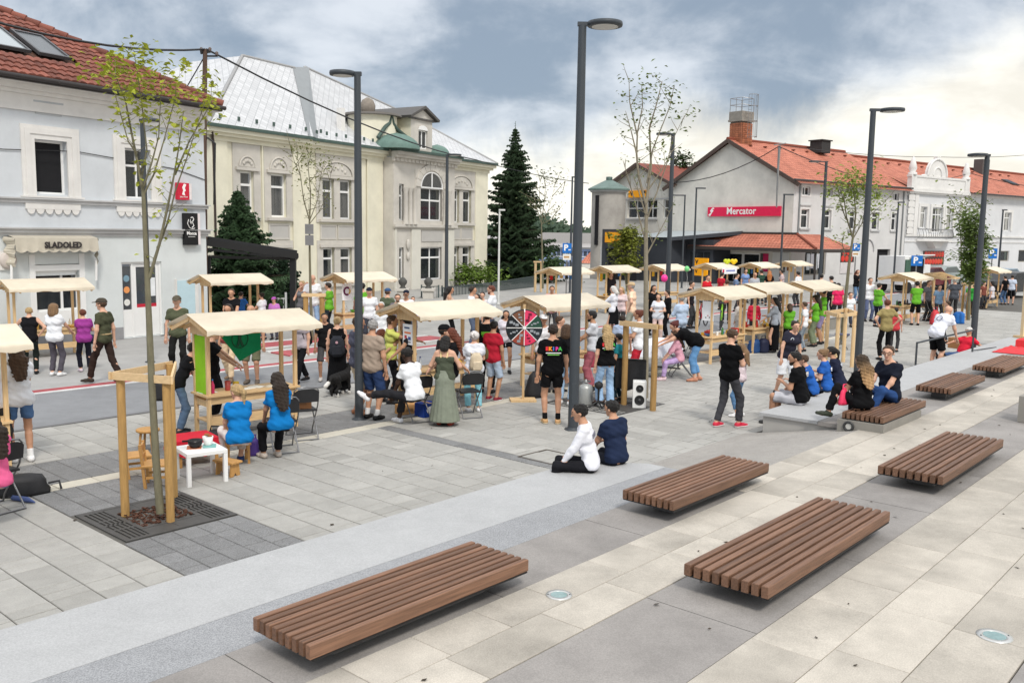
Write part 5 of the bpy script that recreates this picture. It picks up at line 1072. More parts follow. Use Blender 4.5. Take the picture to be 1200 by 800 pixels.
mr = t.nodes.new('ShaderNodeMapRange'); mlink(t, nz.outputs['Fac'], mr.inputs[0]); mr.inputs[1].default_value = .3; mr.inputs[2].default_value = .7; mr.inputs[3].default_value = .8; mr.inputs[4].default_value = 1.15
vm_ = t.nodes.new('ShaderNodeVectorMath'); vm_.operation = 'SCALE'; mlink(t, bk.outputs['Color'], vm_.inputs[0]); mlink(t, mr.outputs[0], vm_.inputs['Scale']); mlink(t, vm_.outputs[0], b.inputs['Base Color'])
bp = t.nodes.new('ShaderNodeBump'); bp.inputs['Strength'].default_value = .6; bp.inputs['Distance'].default_value = .04; mlink(t, bk.outputs['Fac'], bp.inputs['Height']); bp.invert = True; mlink(t, bp.outputs[0], b.inputs['Normal'])
ze = EV-ov*sl_r+.12
roof = roof_faces('roof', [[(GX1+ov, -.35, ze), (GX1+ov, LEN, ze), (cxg, LEN, AZ+.12), (cxg, -.35, AZ+.12)], [(GX0-ov, LEN, ze), (GX0-ov, -.35, ze), (cxg, -.35, AZ+.12), (cxg, LEN, AZ+.12)]], TIL, h3)
ornament(h3, 'verge_board', M((.085, .06, .05), .7, .15), lambda m: (m.bar((GX1+ov, -.33, ze-.12), (cxg, -.33, AZ), .08, .26), m.bar((GX0-ov, -.33, ze-.12), (cxg, -.33, AZ), .08, .26), m.bar((GX1+ov, -.16, ze-.10), (cxg, -.16, AZ+.02), .26, .06), m.bar((GX0-ov, -.16, ze-.10), (cxg, -.16, AZ+.02), .26, .06)))
ornament(h3, 'ridge_tiles', TIL, lambda m: m.tube([(cxg, -.35, AZ+.13), (cxg, LEN, AZ+.13)], .12, 8))
for k in range(8): ornament(h3, 'vent_tile', M((.16, .05, .03), .7), lambda m: m.box((cxg+.9, 1.0+k*1.6, AZ+.12-.9*sl_r+.06), (.22, .16, .10)))
cq = lambda x, y: F3.sz(x, y, 0)
bx0, bx1 = cq(851, 160)[0], cq(865, 160)[0]; BRK = island((.36, .13, .065), .25, 'chimney_brick')
chm = MB()
for r_ in range(14):
 for k in range(4):
  for side_ in range(2):
   x = bx0+(bx1-bx0)*(k+.5)/4; z = AZ-.6+r_*.135
   if side_ == 0: chm.box((x, .35, z), ((bx1-bx0)/4-.015, .08, .12))
   else: chm.box((bx1-.04, .35+.1+(k+.5)*.26, z), (.08, .24, .12))
chm.bx(bx0+.02, .37, AZ-.7, bx1-.06, 1.45, AZ+1.3, 1); chm.obj('chimney', [BRK, M((.22, .19, .16), .9)], h3, kind=None)
ornament(h3, 'chimney_cap', M((.27, .25, .22), .9, .15, stain=.2), lambda m: (m.bx(bx0-.08, .22, AZ+1.32, bx1+.08, 1.6, AZ+1.45), m.bx(bx0-.04, .26, AZ+1.45, bx1+.04, 1.56, AZ+2.0)))
def rail(m):
 z = AZ+2.0
 for x, y in ((bx0, .3), (bx1, .3), (bx0, 1.5), (bx1, 1.5), ((bx0+bx1)/2, .3)): m.tube([(x, y, z), (x, y, z+.9)], .022, 5)
 for zz in (z+.45, z+.9): m.tube([(bx0, .3, zz), (bx1, .3, zz), (bx1, 1.5, zz), (bx0, 1.5, zz), (bx0, .3, zz)], .02, 5)
ornament(h3, 'chimney_railing', GREYM, rail)
def cage(m):
 x0_ = bx1+.45
 for k in range(7): q = math.pi*(k/6-.5); m.tube([(x0_+.38*math.cos(q), .8+.38*math.sin(q), AZ+.2), (x0_+.38*math.cos(q), .8+.38*math.sin(q), AZ+3.05)], .014, 4)
 for z in (AZ+.25, AZ+1.3, AZ+2.3, AZ+3.05): m.tube([(x0_+.38*math.cos(q), .8+.38*math.sin(q), z) for q in [math.pi*(k/10-.5) for k in range(11)]], .02, 4)
 for k in range(11): m.tube([(x0_-.2, .6, AZ+.2+k*.27), (x0_-.2, 1.0, AZ+.2+k*.27)], .012, 4)
ornament(h3, 'cage_ladder', GREYM, cage)
ornament(h3, 'roof_vent', M((.035, .035, .035), .7), lambda m: (m.box((cxg+.9, 9.0, AZ+.1), (1.0, 1.1, .85)), m.box((cxg+.9, 9.0, AZ+.58), (1.2, 1.3, .08))))
# the canopy over the shop entrance
cb = F3.sz(960, 288, 1.6); cl_ = F3.sz(809, 288, 1.6)[0]; cr_ = cb[0]; cz = 2.52
roof_faces('canopy_roof', [[(cl_, -1.9, cz), (cr_, -1.9, cz), (.4, -.02, 3.42), (cl_, -.02, 3.42)], [(cr_, -1.9, cz), (cr_, 2.6, cz), (.4, 2.4, 3.42), (.4, -.02, 3.42)]], TIL, h3)
ornament(h3, 'canopy_hip', TIL, lambda m: m.tube([(cr_, -1.9, cz+.03), (.4, -.02, 3.44)], .09, 7))
ornament(h3, 'canopy_fascia', M((.055, .045, .04), .6), lambda m: (m.bx(cl_, -1.95, cz-.22, cr_+.05, -1.88, cz-.01), m.bx(cr_, -1.88, cz-.22, cr_+.06, 2.6, cz-.01), m.bx(cl_, -1.88, cz-.20, cr_, -.01, cz-.14), m.tube([(cr_-.15, -1.7, 0), (cr_-.15, -1.7, cz-.2)], .07, 8)))
ornament(h3, 'canopy_flashing', M((.06, .05, .045), .6), lambda m: m.bx(cl_, -.12, 3.42, .45, -.003, 3.52))
for k in range(4):                                               # glazed sliding entrance
 a = ent[0]+(ent[2]-ent[0])*k/4; c = ent[0]+(ent[2]-ent[0])*(k+1)/4; window(h3, (a+.01, .02, c-.01, 2.1), .10, (), (), .09, name='glass_door')
ornament(h3, 'white_shop_panel', M((.70, .70, .69), .6, .04), lambda m: m.bx(ent[2]+1.1, -.05, .2, -.15, -.003, 2.2)); ornament(h3, 'pink_poster', solid((205, 40, 95)), lambda m: m.bx(ent[2]+.35, -.06, .9, ent[2]+.75, -.003, 2.1))
ornament(h3, 'dark_shopfront', GLASS, lambda m: (m.bx(GX0+1.6, -.04, .3, ent[0]-.1, -.004, 2.15), m.bx(ent[2]+.1, -.04, .9, ent[2]+.32, -.004, 2.1)))
sg = F3.box(831, 243.5, 915.5, 254.5); sm_ = thing('shop_sign', 'long pink supermarket sign with white lettering on the gable wall', 'sign', F3.o, F3.a); PNK = solid((222, 38, 82), .4)
z0, z1 = 4.58, 5.22; mb = MB(); mb.bx(sg[0], -.14, z0, sg[2], -.01, z1); mb.obj('panel', PNK, sm_)
mb = MB(); a0 = sg[0]+.02; mb.prism([(a0+.05, z0+.08), (a0+.22, z0+.02), (a0+.42, z0+.30), (a0+.52, z0+.38), (a0+.40, z0+.50), (a0+.62, z1-.10), (a0+.45, z1-.02), (a0+.30, z1-.14), (a0+.20, z0+.36), (a0+.32, z0+.28)], -.150, -.141); mb.obj('emblem', WHI, sm_)
words('Mercator', .66, WHI, sm_, X=upright(sg[0]+2.95, -.150, (z0+z1)/2+.02), bold=.012)
# annex with the small gable
an = thing('gabled_annex', 'small gabled annex with red roof between the round tower and the supermarket', 'building', F3.o, F3.a)
nx0, nx1 = -17.2, GX0-.02; nz = 7.15; nap = 8.55; ncx = (nx0+nx1)/2+.0
aw_ = [F3.box(733, 234, 753, 256), F3.box(755, 234, 767, 256), F3.box(775, 235, 784, 256)]; aw_ = [(a, 4.5, c, 5.86) for a, b_, c, e in aw_]
mb = MB(); wall(mb, nx0, nx1, -.1, nz, aw_, .25); mb.add([(nx0, .25, nz), (nx1, .25, nz), (ncx-.3, .25, nap)], [(0, 1, 2)]); mb.add([(nx0, 9, -.1), (nx0, .25, -.1), (nx0, .25, nz), (nx0, 9, nz)], [(0, 1, 2, 3)]); mb.obj('wall', GAB, an)
for o in aw_: window(an, o, .38, (.5,), (.55,), .06)
ornament(an, 'window_sill', BAND, lambda m: m.bx(aw_[0][0]-.1, .15, 4.36, aw_[1][2]+.1, .247, 4.48)); ornament(an, 'lintel_beam', BAND, lambda m: m.bx(nx0+.5, .20, 5.9, aw_[2][2]+.3, .247, 5.98))
roof_faces('roof', [[(nx1+.6, -.3, nz-.25), (nx1+.6, 9, nz-.25), (ncx-.3, 9, nap+.14), (ncx-.3, -.3, nap+.14)], [(nx0-.6, 9, nz-.2), (nx0-.6, -.3, nz-.2), (ncx-.3, -.3, nap+.14), (ncx-.3, 9, nap+.14)]], M((.23, .07, .05), .8, .15, 3, stain=.2), an)
ornament(an, 'verge_board', M((.09, .06, .05), .7), lambda m: (m.bar((nx0-.6, -.28, nz-.3), (ncx-.3, -.28, nap+.02), .08, .22), m.bar((nx1+.6, -.28, nz-.34), (ncx-.3, -.28, nap+.02), .08, .22)))
ornament(an, 'verge_soffit', M((.30, .24, .2), .8), lambda m: (m.bar((nx0-.6, 0, nz-.25), (ncx-.3, 0, nap+.07), .5, .05), m.bar((nx1+.6, 0, nz-.29), (ncx-.3, 0, nap+.07), .5, .05)))
for k in range(8): ornament(an, 'wall_joint', GAB, lambda m: m.bx(nx0+.3+k*.72, .225, 6.05, nx0+.95+k*.72, .247, 6.9))
yo = thing('shop_sign', 'small orange shop sign under the annex gable', 'sign', F3.o, F3.a); ys_ = F3.box(736, 223.5, 757, 231); mb = MB(); mb.bx(ys_[0], .05, ys_[1], ys_[2], .20, ys_[3]); mb.obj('panel', solid((245, 165, 20), .4), yo)
words('V', .42, M((.03, .02, .02), .5), yo, X=upright(ys_[0]+.35, .045, (ys_[1]+ys_[3])/2), bold=.03)
mb = MB(); mb.prism([(ys_[2]-.32, ys_[3]-.05), (ys_[2]-.10, ys_[3]-.05), (ys_[2]-.10, ys_[3]-.28), (ys_[2]-.32, ys_[3]-.20)], .036, .046); mb.obj('emblem', M((.03, .02, .02), .5), yo)
# round stair tower
TC = at_depth(711.5, 300, 69.5); TC.z = 0; tw_ = thing('round_tower', 'round concrete stair tower with green copper cone roof', 'tower', TC)
TR = 19.6*69.5/FPX; tz = at_depth(711, 224, 69.5).z
CONC = M((.42, .395, .36), .9, .10, 1.2, .15, 40, stain=.30, stretch=(1, 1, .35), name='stained_concrete')
MB().lathe([(TR, -3), (TR, tz)], 32).obj('wall', CONC, tw_); MB().lathe([(TR+.05, tz), (TR+.30, tz+.05), (TR+.30, tz+.16), (.3, tz+.80), (.22, tz+.79)], 24, smooth=False).obj('cone_roof', M((.15, .21, .19), .6, .2, 2, stain=.2), tw_); MB().lathe([(.24, 0), (.24, .28), (.05, .3)], 12, c=(0, 0, tz+.78)).obj('finial', COPPER, tw_); MB().lathe([(TR+.1, tz-.1), (TR+.18, tz+.04)], 32).obj('eaves_ring', BAND, tw_)
a_ = math.atan2(-62, -(697.5-711.5))
for q in (697.5,):
 dx_ = (q-711.5)/19.6; ang = -math.pi/2+math.asin(dx_); mb = MB(); mb.box((0, 0, 0), (.26, .30, 3.7)); o = mb.obj('slit_window', DARKIN, tw_); o.location = (TR*math.cos(ang)*.975, TR*math.sin(ang)*.975, at_depth(697, 258, 68.5).z); o.rotation_euler = (0, 0, ang+math.pi/2)
# dark shop kiosk with slanting grey roof and its orange sign
kk = thing('dark_kiosk', 'dark anthracite shop entrance box with flat grey roof below the annex', 'building', F3.o, F3.a)
ky = -3.4; kq = lambda x, y: F3.sz(x, y, 3.4); kx0, kx1 = kq(745, 290)[0], kq(812, 290)[0]; kz = kq(760, 278)[1]
ANT = M((.045, .05, .06), .55, .08, 3, name='anthracite_panel')
mb = MB(); mb.bx(kx0, ky, -.05, kx1-2.0, -.0, kz); mb.bx(kx1-2.0, ky+1.6, -.05, kx1+.4, -.0, kz-.1); mb.obj('wall', ANT, kk); roof_faces('roof', [[(kx0-.3, ky-.2, kz+.02), (kx1-1.8, ky-.2, kz+.02), (kx1+1.4, -.02, kz+.5), (kx0-.1, -.02, kz+.5)]], M((.36, .40, .42), .5, .06), kk); ornament(kk, 'roof_edge', ANT, lambda m: (m.bar((kx1-1.8, ky-.2, kz-.08), (kx1+1.4, -.02, kz+.40), .1, .25)))
pk = F3.box(706, 268.5, 742, 320, 5.2); mb = MB(); mb.bx(pk[0], -5.2, pk[3]-1.35, pk[2], -4.9, pk[3]); mb.bx(pk[0], -5.2, -.05, pk[0]+.35, -4.9, pk[3]-1.35); mb.obj('portal', ANT, kk); ornament(kk, 'doorway', DARKIN, lambda m: m.bx(pk[0]+.36, -4.9, 0, pk[2], -4.85, pk[3]-1.35)); ornament(kk, 'door_jamb', TRIM, lambda m: m.bx(pk[0]-.28, -5.1, 0, pk[0]-.01, -4.9, 2.3))
for k in range(3): ornament(kk, 'window', GLASS, lambda m: m.bx(kx1-1.6+.62*k, ky+1.57, .7, kx1-1.1+.62*k, ky+1.597, 2.1))
def vsign(label, x0, y0, x1, y1, off, post=False, dark=False):
 b_ = F3.box(x0, y0, x1, y1, off); o = thing('shop_sign', label, 'sign', F3.o, F3.a); mb = MB(); mb.bx(b_[0], -off, b_[1], b_[2], -off+.12, b_[3]); mb.obj('panel', solid((248, 168, 18), .4), o)
 words('V', (b_[3]-b_[1])*.62, M((.03, .02, .02), .5), o, X=upright(b_[0]+(b_[2]-b_[0])*.25, -off-.004, (b_[1]+b_[3])/2+.03), bold=.02); return o, b_
vsign('wide orange sign with black V over the dark kiosk door', 709, 272, 728, 284.5, 5.33)
o, b_ = vsign('upper orange V board standing behind the far stalls', 812.5, 302, 829, 313.5, 5); o, b_ = vsign('lower orange board standing under the upper V board', 812, 314.5, 828, 323.5, 5.0)
# ------------------------------------------------ the house with the balcony
h4 = thing('balcony_house', 'white ornate house with curved parapet and small balcony beside supermarket', 'house', S3.o, S3.a)
b0, b1 = 13.55, 21.9; e1_ = 44.0
BW = M((.65, .655, .665), .85, .04, 1.2, stain=.10, name='white_grey_render')
bw = [sbox(1079, 239, 1084.5, 263), sbox(1093, 240, 1103, 268), sbox(1110, 240, 1115.5, 264)]; bw = [(bw[0][0], 4.05, bw[0][2], 5.6), (bw[1][0], 3.75, bw[1][2], 5.6), (bw[2][0], 4.05, bw[2][2], 5.6)]
rwn = [sbox(1177.5, 243, 1183.5, 265)]; rwn = [(rwn[0][0], 4.0, rwn[0][2], 5.5), (rwn[0][0]+4.6, 4.0, rwn[0][2]+4.6, 5.5)]
gw = [sbox(1173, 294, 1182, 306), sbox(1194, 293, 1206, 307)]
mb = MB(); wall(mb, b0, e1_, -.1, 6.9, bw+rwn+gw); mb.add([(b0, 12, -.1), (b0, 0, -.1), (b0, 0, 6.9), (b0, 12, 6.9)], [(0, 1, 2, 3)]); mb.obj('wall', BW, h4)
for i, o in enumerate(bw+rwn): window(h4, o, .12, (.5,) if i == 1 else (), (.72,), .06)
for o in gw: window(h4, o, .1, (), (), .07, FRG)
for a, z, c, e in bw+rwn: ornament(h4, 'window_surround', TRIM, lambda m: (m.bx(a-.3, -.07, z, a-.03, -.003, e+.25), m.bx(c+.03, -.07, z, c+.3, -.003, e+.25), m.bx(a-.03, -.07, e+.03, c+.03, -.003, e+.25)))
ornament(h4, 'ledge', TRIM, lambda m: (m.bx(b0, -.12, 3.42, e1_, -.003, 3.55), m.bx(b0, -.06, 3.0, e1_, -.003, 3.06), m.bx(b0, -.18, 6.55, b1+.3, -.003, 6.68), m.bx(b0-.02, -.28, 6.68, b1+.4, -.003, 6.85), m.bx(b1+.4, -.15, 6.6, e1_, -.003, 6.85)))
for x in (b0+.25, b0+1.0, b1-.6): ornament(h4, 'pilaster', TRIM, lambda m: m.bx(x, -.08, 3.56, x+.5, -.003, 6.54))
for k in range(6): ornament(h4, 'quoin', TRIM, lambda m: m.bx(b0+.05, -.11, 3.6+k*.49, b0+.9, -.081, 4.0+k*.49))
ornament(h4, 'parapet', TRIM, lambda m: (m.bx(b0-.05, -.25, 6.86, b1+.35, .15, 6.98), m.bx(b0+.1, -.18, 6.98, b1+.2, .1, 7.75), m.bx(b0, -.23, 7.75, b1+.3, .15, 7.9), m.bx(b0+.05, -.24, 6.98, b0+.75, .12, 7.75), m.bx(b1-.45, -.24, 6.98, b1+.25, .12, 7.75)))
pcx = (S3.sz(1085, 200)[0]+S3.sz(1108, 200)[0])/2; pr_ = 1.35
ornament(h4, 'curved_pediment', TRIM, lambda m: (m.prism([(pcx-pr_*1.5, 7.9), (pcx+pr_*1.1, 7.9)]+[(pcx+pr_*math.cos(math.pi*k/12), 7.95+1.25*math.sin(math.pi*k/12)) for k in range(13)]+[(pcx-pr_*1.2, 8.02)], -.15, .12), m.tube([(pcx+pr_*math.cos(math.pi*k/12), -.16, 7.95+1.25*math.sin(math.pi*k/12)) for k in range(13)], .09, 6), m.tube([(pcx+.6*math.cos(math.pi*k/10), -.16, 7.98+.6*math.sin(math.pi*k/10)) for k in range(11)], .07, 6), m.bx(pcx-.25, -.2, 9.15, pcx+.25, .1, 9.4)))
for x in (b0+.4, b1-.1): ornament(h4, 'obelisk', TRIM, lambda m: m.lathe([(.32, 0), (.32, .15), (.2, .2), (.3, .45), (.25, .7), (.1, 1.25), (.03, 1.3)], 10, c=(x, -.05, 7.9)))
bal = S3.box(1086, 265, 1123, 277, .8)
def balc(m):
 n = 26; zb, zt_ = 3.18, 3.95
 P_ = [(bal[0]+(bal[2]-bal[0])*k/n, -.15-.85*max(0, math.sin(math.pi*k/n))**.6) for k in range(n+1)]
 for k in range(n+1):
  x, y = P_[k]; m.tube([(x, y, zb+.1), (x, y-.14, zb+.25), (x, y-.10, zb+.5), (x, y, zt_)], .018, 4)
 m.tube([(x, y, zt_) for x, y in P_], .035, 5); m.tube([(x, y, zb+.15) for x, y in P_], .03, 5)
bo = MB(); balc(bo); bo = bo.obj('balcony_railing', M((.20, .20, .20), .5), h4)
ornament(h4, 'balcony_slab', TRIM, lambda m: (m.slab([(bal[0], -.003)]+[(bal[0]+(bal[2]-bal[0])*k/12, -.15-.9*max(0, math.sin(math.pi*k/12))**.6) for k in range(13)]+[(bal[2], -.003)], 3.06, 3.2), m.prism([(pcx-.9, 3.05), (pcx+.9, 3.05), (pcx+.35, 2.55), (pcx-.35, 2.55)], -.6, -.003)))
p_ = poster(h4, None, sbox(1082, 294, 1105, 310))
roof_faces('roof', [[(LEN+.02, .13, 7.158), (b1+.36, .13, 7.158), (b1+.36, 5.35, 9.55), (LEN+.02, 5.35, 9.55)], [(b1+.36, -.5, 6.87), (e1_, -.5, 6.87), (e1_, 5.35, 9.55), (b1+.36, 5.35, 9.55)], [(e1_, 11, 6.9), (LEN+.02, 11, 6.9), (LEN+.02, 5.35, 9.55), (e1_, 5.35, 9.55)]], TIL, h4)
ornament(h4, 'ridge_tiles', TIL, lambda m: m.tube([(LEN, 5.35, 9.6), (e1_, 5.35, 9.6)], .12, 8)); ornament(h4, 'gutter', M((.05, .05, .05), .5), lambda m: m.tube([(b1+.4, -.55, 6.86), (e1_, -.55, 6.86)], .07, 6))
for k in range(15): ornament(h4, 'vent_tile', M((.16, .05, .03), .7), lambda m: m.box((LEN+1+k*1.7, 4.3, 9.17), (.22, .16, .10)))
chx = S3.sz(1152, 190, -4.5)[0]; ornament(h4, 'chimney', M((.10, .09, .085), .9), lambda m: m.box((chx, 4.6, 9.6), (1.3, .8, 1.6)))
X_ = Matrix.Translation((S3.sz(1180, 203, -3)[0], 2.1, 8.1)) @ Matrix.Rotation(math.atan(.458), 4, 'X'); mb = MB(); mb.bx(-.6, 0, 0, .6, 1.2, .08, X=X_); o = mb.obj('skylight', M((.08, .08, .08), .4), h4); m2 = MB(); m2.bx(-.5, .1, .082, .5, 1.1, .1, X=X_); m2.obj('pane', GLASS, o)
# far blue office block
BO = at_depth(560, 300, 128); fb = thing('office_block', 'far blue office block with two window bands below the horizon', 'building', (BO.x, 128, 0), rad(-4))
q = lambda x, y: at_depth(x, y, 128); bz = q(630, 289).z; xr = q(700, 290).x-BO.x
MB().bx(0, 0, -9, xr+5, 18, bz).obj('wall', M((.28, .36, .56), .7, .06), fb); mb = MB(); mb.add([(-.5, -.6, bz), (xr+5, -.6, bz), (xr+5, 19, bz+1.5), (-.5, 19, bz+1.5)], [(0, 1, 2, 3)]); mb.obj('roof', M((.36, .34, .33), .8, .12, .3), fb)
MB().bx(6, 6, bz, 16, 14, bz+2.0).obj('roof_housing', M((.36, .35, .34), .8), fb)
ornament(fb, 'white_band', M((.55, .56, .58), .8), lambda m: (m.bx(0, -.1, q(630, 300.5).z, xr+5, -.01, q(630, 299.3).z), m.bx(0, -.1, bz-.25, xr+5, -.01, bz)))
for zt_, zb_ in ((293.5, 299), (306, 312)):
 for k in range(26):
  x = .6+k*.62; m2 = MB(); m2.bx(x, -.05, q(630, zb_).z, x+.44, -.005, q(630, zt_).z); m2.obj('window', GLASS, fb)
rh = at_depth(690, 300, 100); ro = thing('red_roofed_shed', 'tiny red roofed shed beyond the fence beside the round tower', 'shed', (rh.x, 100, 0)); roof_faces('roof', [[(-1, 0, rh.z-.8), (1.8, 0, rh.z-.8), (1.8, 2, rh.z+.7), (.6, 2, rh.z+.7)]], TIL, ro); MB().bx(-.8, .1, -6, 1.7, 3, rh.z-.8).obj('wall', GAB, ro)
# ================================================================ trees, lamps, poles and wires
YG = (.20, .25, .045)
young_tree('tall leafy young tree rising behind the white loudspeaker between two guard posts', 17.2, [(756, 466), (757, 400), (757, 330), (757, 275), (757.5, 238)], .062,
[[(757, 240), (748, 205), (746, 180), (747, 155), (753, 125), (752, 100)], [(757, 240), (763, 195), (761, 150), (770, 120), (776, 95)], [(757, 260), (770, 225), (782, 190), (788, 165), (800, 140)], [(757, 300), (768, 280), (778, 262), (786, 246)], [(757, 285), (745, 240), (735, 205), (730, 188)], [(758, 215), (765, 175), (785, 125), (790, 100)], [(747, 160), (738, 120), (737, 92)], [(758, 225), (775, 200), (792, 170)], [(746, 180), (740, 155), (733, 130)], [(756, 250), (748, 222), (742, 205)]],
[(740, 118, 10, .12), (753, 104, 14, .13), (776, 98, 16, .13), (765, 120, 16, .14), (757, 140, 16, .15), (772, 140, 16, .15), (790, 105, 9, .1), (783, 122, 12, .12), (768, 165, 10, .12), (802, 135, 12, .12), (808, 125, 8, .1), (797, 150, 7, .1), (738, 140, 6, .1), (763, 85, 10, .12), (737, 92, 5, .08), (778, 180, 6, .1), (760, 110, 14, .14)], (.13, .17, .045), .085, bark=M((.24, .21, .155), .85, .2, 6, .3, 30))
guard('two post tree guard framing the white loudspeaker', [(731, 474), (765, 481)], None, height(731, 474, 376), .058, height(731, 474, 376)-.05)
young_tree('slim tree with a grey notice board on its trunk in front of the school', 26.5, [(366, 400), (364, 350), (363, 300), (362.5, 258)], .05,
[[(363, 259), (356, 235), (352, 205), (348, 180)], [(363, 259), (364, 225), (361, 195), (366, 175)], [(363, 258), (372, 235), (376, 205), (380, 188)], [(363, 262), (374, 248), (385, 225), (389, 192)], [(352, 205), (345, 190), (342, 178)]],
[(345, 176, 26, .16), (352, 182, 26, .18), (362, 180, 22, .18), (372, 186, 22, .18), (380, 190, 14, .15), (368, 205, 20, .2), (360, 215, 18, .2), (376, 212, 18, .18), (371, 230, 12, .18), (388, 188, 9, .12), (345, 196, 7, .1), (378, 235, 8, .12)], (.17, .19, .05), .10)
nb_ = at_depth(363, 275, 26.4); nbo = thing('notice_board', 'grey double notice board strapped to the slim tree by the school', 'board', nb_)
for dz_ in (.16, -.16): MB().box((0, -.06, dz_), (.24, .03, .29)).obj('panel', M((.20, .20, .20), .6), nbo)
young_tree('thin sparse tree in front of the far blue offices', 47, [(636, 338), (635.5, 300), (634.5, 262)], .06,
[[(634.5, 262), (628, 240), (624, 220)], [(634.5, 262), (638, 235), (640, 208)], [(634.5, 265), (643, 245), (652, 212)], [(636, 262), (645, 258), (652, 248)], [(634, 255), (632, 225), (634, 205)]],
[(640, 205, 16, .3), (650, 208, 14, .25), (630, 215, 12, .3), (656, 203, 8, .2), (659, 225, 6, .15), (648, 220, 10, .25), (622, 235, 8, .25), (652, 250, 12, .25), (636, 228, 12, .3), (644, 235, 8, .25)], (.10, .12, .05), .17)
young_tree('light green tree before the supermarket side wall inside a four post guard', 27.5, [(984, 428), (989, 370), (995, 310), (999.5, 278)], .07,
[[(999.5, 279), (992, 255), (988, 225), (985, 212)], [(999.5, 279), (1003, 250), (1000, 220), (1005, 205)], [(999.5, 280), (1010, 262), (1016, 235), (1018, 215)], [(992, 258), (985, 240), (982, 222)], [(990, 300), (987, 285), (988, 275)], [(1010, 262), (1022, 250), (1034, 240)]],
[(984, 222, 40, .24), (990, 212, 44, .24), (1002, 206, 44, .25), (1013, 210, 40, .24), (1018, 225, 30, .24), (1007, 225, 36, .25), (995, 228, 36, .25), (984, 240, 18, .2), (1003, 242, 22, .25), (1017, 245, 12, .22), (1029, 238, 14, .2), (1034, 250, 10, .2), (987, 280, 8, .12), (1026, 225, 14, .2)], (.24, .31, .06), .13, tm=2.6)
guard('four post tree guard with pale battens around the light green tree', [(967, 429), (979, 434), (998, 430), (988, 424)], None, 1.42, .05, 1.36, mat=PALEW)
tg = young_tree('dense dark green young tree at the right among bare stall frames', 34.5, [(1135, 375), (1136, 340), (1139, 300), (1142, 262)], .06,
[[(1142, 270), (1145, 250), (1147, 240)], [(1140, 300), (1130, 290), (1126, 280)], [(1140, 300), (1152, 290), (1156, 282)]], [], (.055, .10, .03), .12)
lm = MB()
for i in range(140):
 q = random.random()**.75; yy = 248+78*q; wd = 3+15*math.sin(math.pi*min(1, .18+q*.72))
 leaves(lm, at_depth(1140.5+random.gauss(0, .48)*wd-(q-.5)*3, yy, 34.5+random.uniform(-.45, .45))-tg.location, 30, .13, .15)
lm.obj('crown', leaf((.12, .175, .045)), tg, kind='stuff')
guard('close set tree guard posts under the dense green tree', [(1127, 371), (1133, 375), (1141, 373), (1138, 369)], None, 1.45, .05, 1.4, mat=POSTW)
guard('tree guard of two thick posts behind the first stall', [(359, 412), (378, 412)], None, 1.55, .07, 1.52)
guard('small tree guard beside the farthest left row stall', [(627, 342), (634, 342)], None, 1.7, .07, 1.66, mat=PALEW)
young_tree('small bare leafy sapling by the balcony house', 58, [(1127, 318), (1126, 280), (1124, 262)], .05, [[(1124, 262), (1120, 245), (1118, 238)], [(1124, 262), (1130, 250), (1133, 240)]],
[(1118, 243, 34, .5), (1126, 238, 34, .5), (1134, 244, 30, .5), (1122, 255, 30, .5), (1140, 238, 14, .3), (1133, 258, 20, .4), (1150, 242, 16, .3)], (.16, .20, .05), .26, jy=.8)
p = at_depth(735, 318, 52); bush('young_tree', 'yellow-green bushy tree in front of the dark kiosk', (p.x, 52, 0), 1.15, at_depth(735, 262, 52).z, 1900, .24, (.17, .19, .03), 'tree', trunk=.06)
conifer('tall dark spruce beside the school building', 601, 345, 143, 62, 3.55, 62, (.042, .072, .036), 1.2, 1.15)
conifer('smaller spruce in front of the school windows behind the pergola', 281, 345, 218, 36.5, 2.1, 36, (.045, .085, .038), 1.1, 1.1)
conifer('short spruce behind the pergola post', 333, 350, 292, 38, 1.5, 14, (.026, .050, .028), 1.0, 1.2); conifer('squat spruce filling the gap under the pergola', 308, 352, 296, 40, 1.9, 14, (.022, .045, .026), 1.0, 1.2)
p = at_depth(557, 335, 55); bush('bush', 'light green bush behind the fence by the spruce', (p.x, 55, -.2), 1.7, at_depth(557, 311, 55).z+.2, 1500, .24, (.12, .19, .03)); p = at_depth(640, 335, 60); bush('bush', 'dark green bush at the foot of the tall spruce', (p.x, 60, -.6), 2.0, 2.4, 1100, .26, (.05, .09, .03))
p = at_depth(800, 190, 74); bush('pine_top', 'pine top showing above the supermarket roof', (p.x, 74, 6), 1.6, at_depth(800, 174, 74).z-6, 700, .35, (.05, .085, .03), 'tree', trunk=.12)
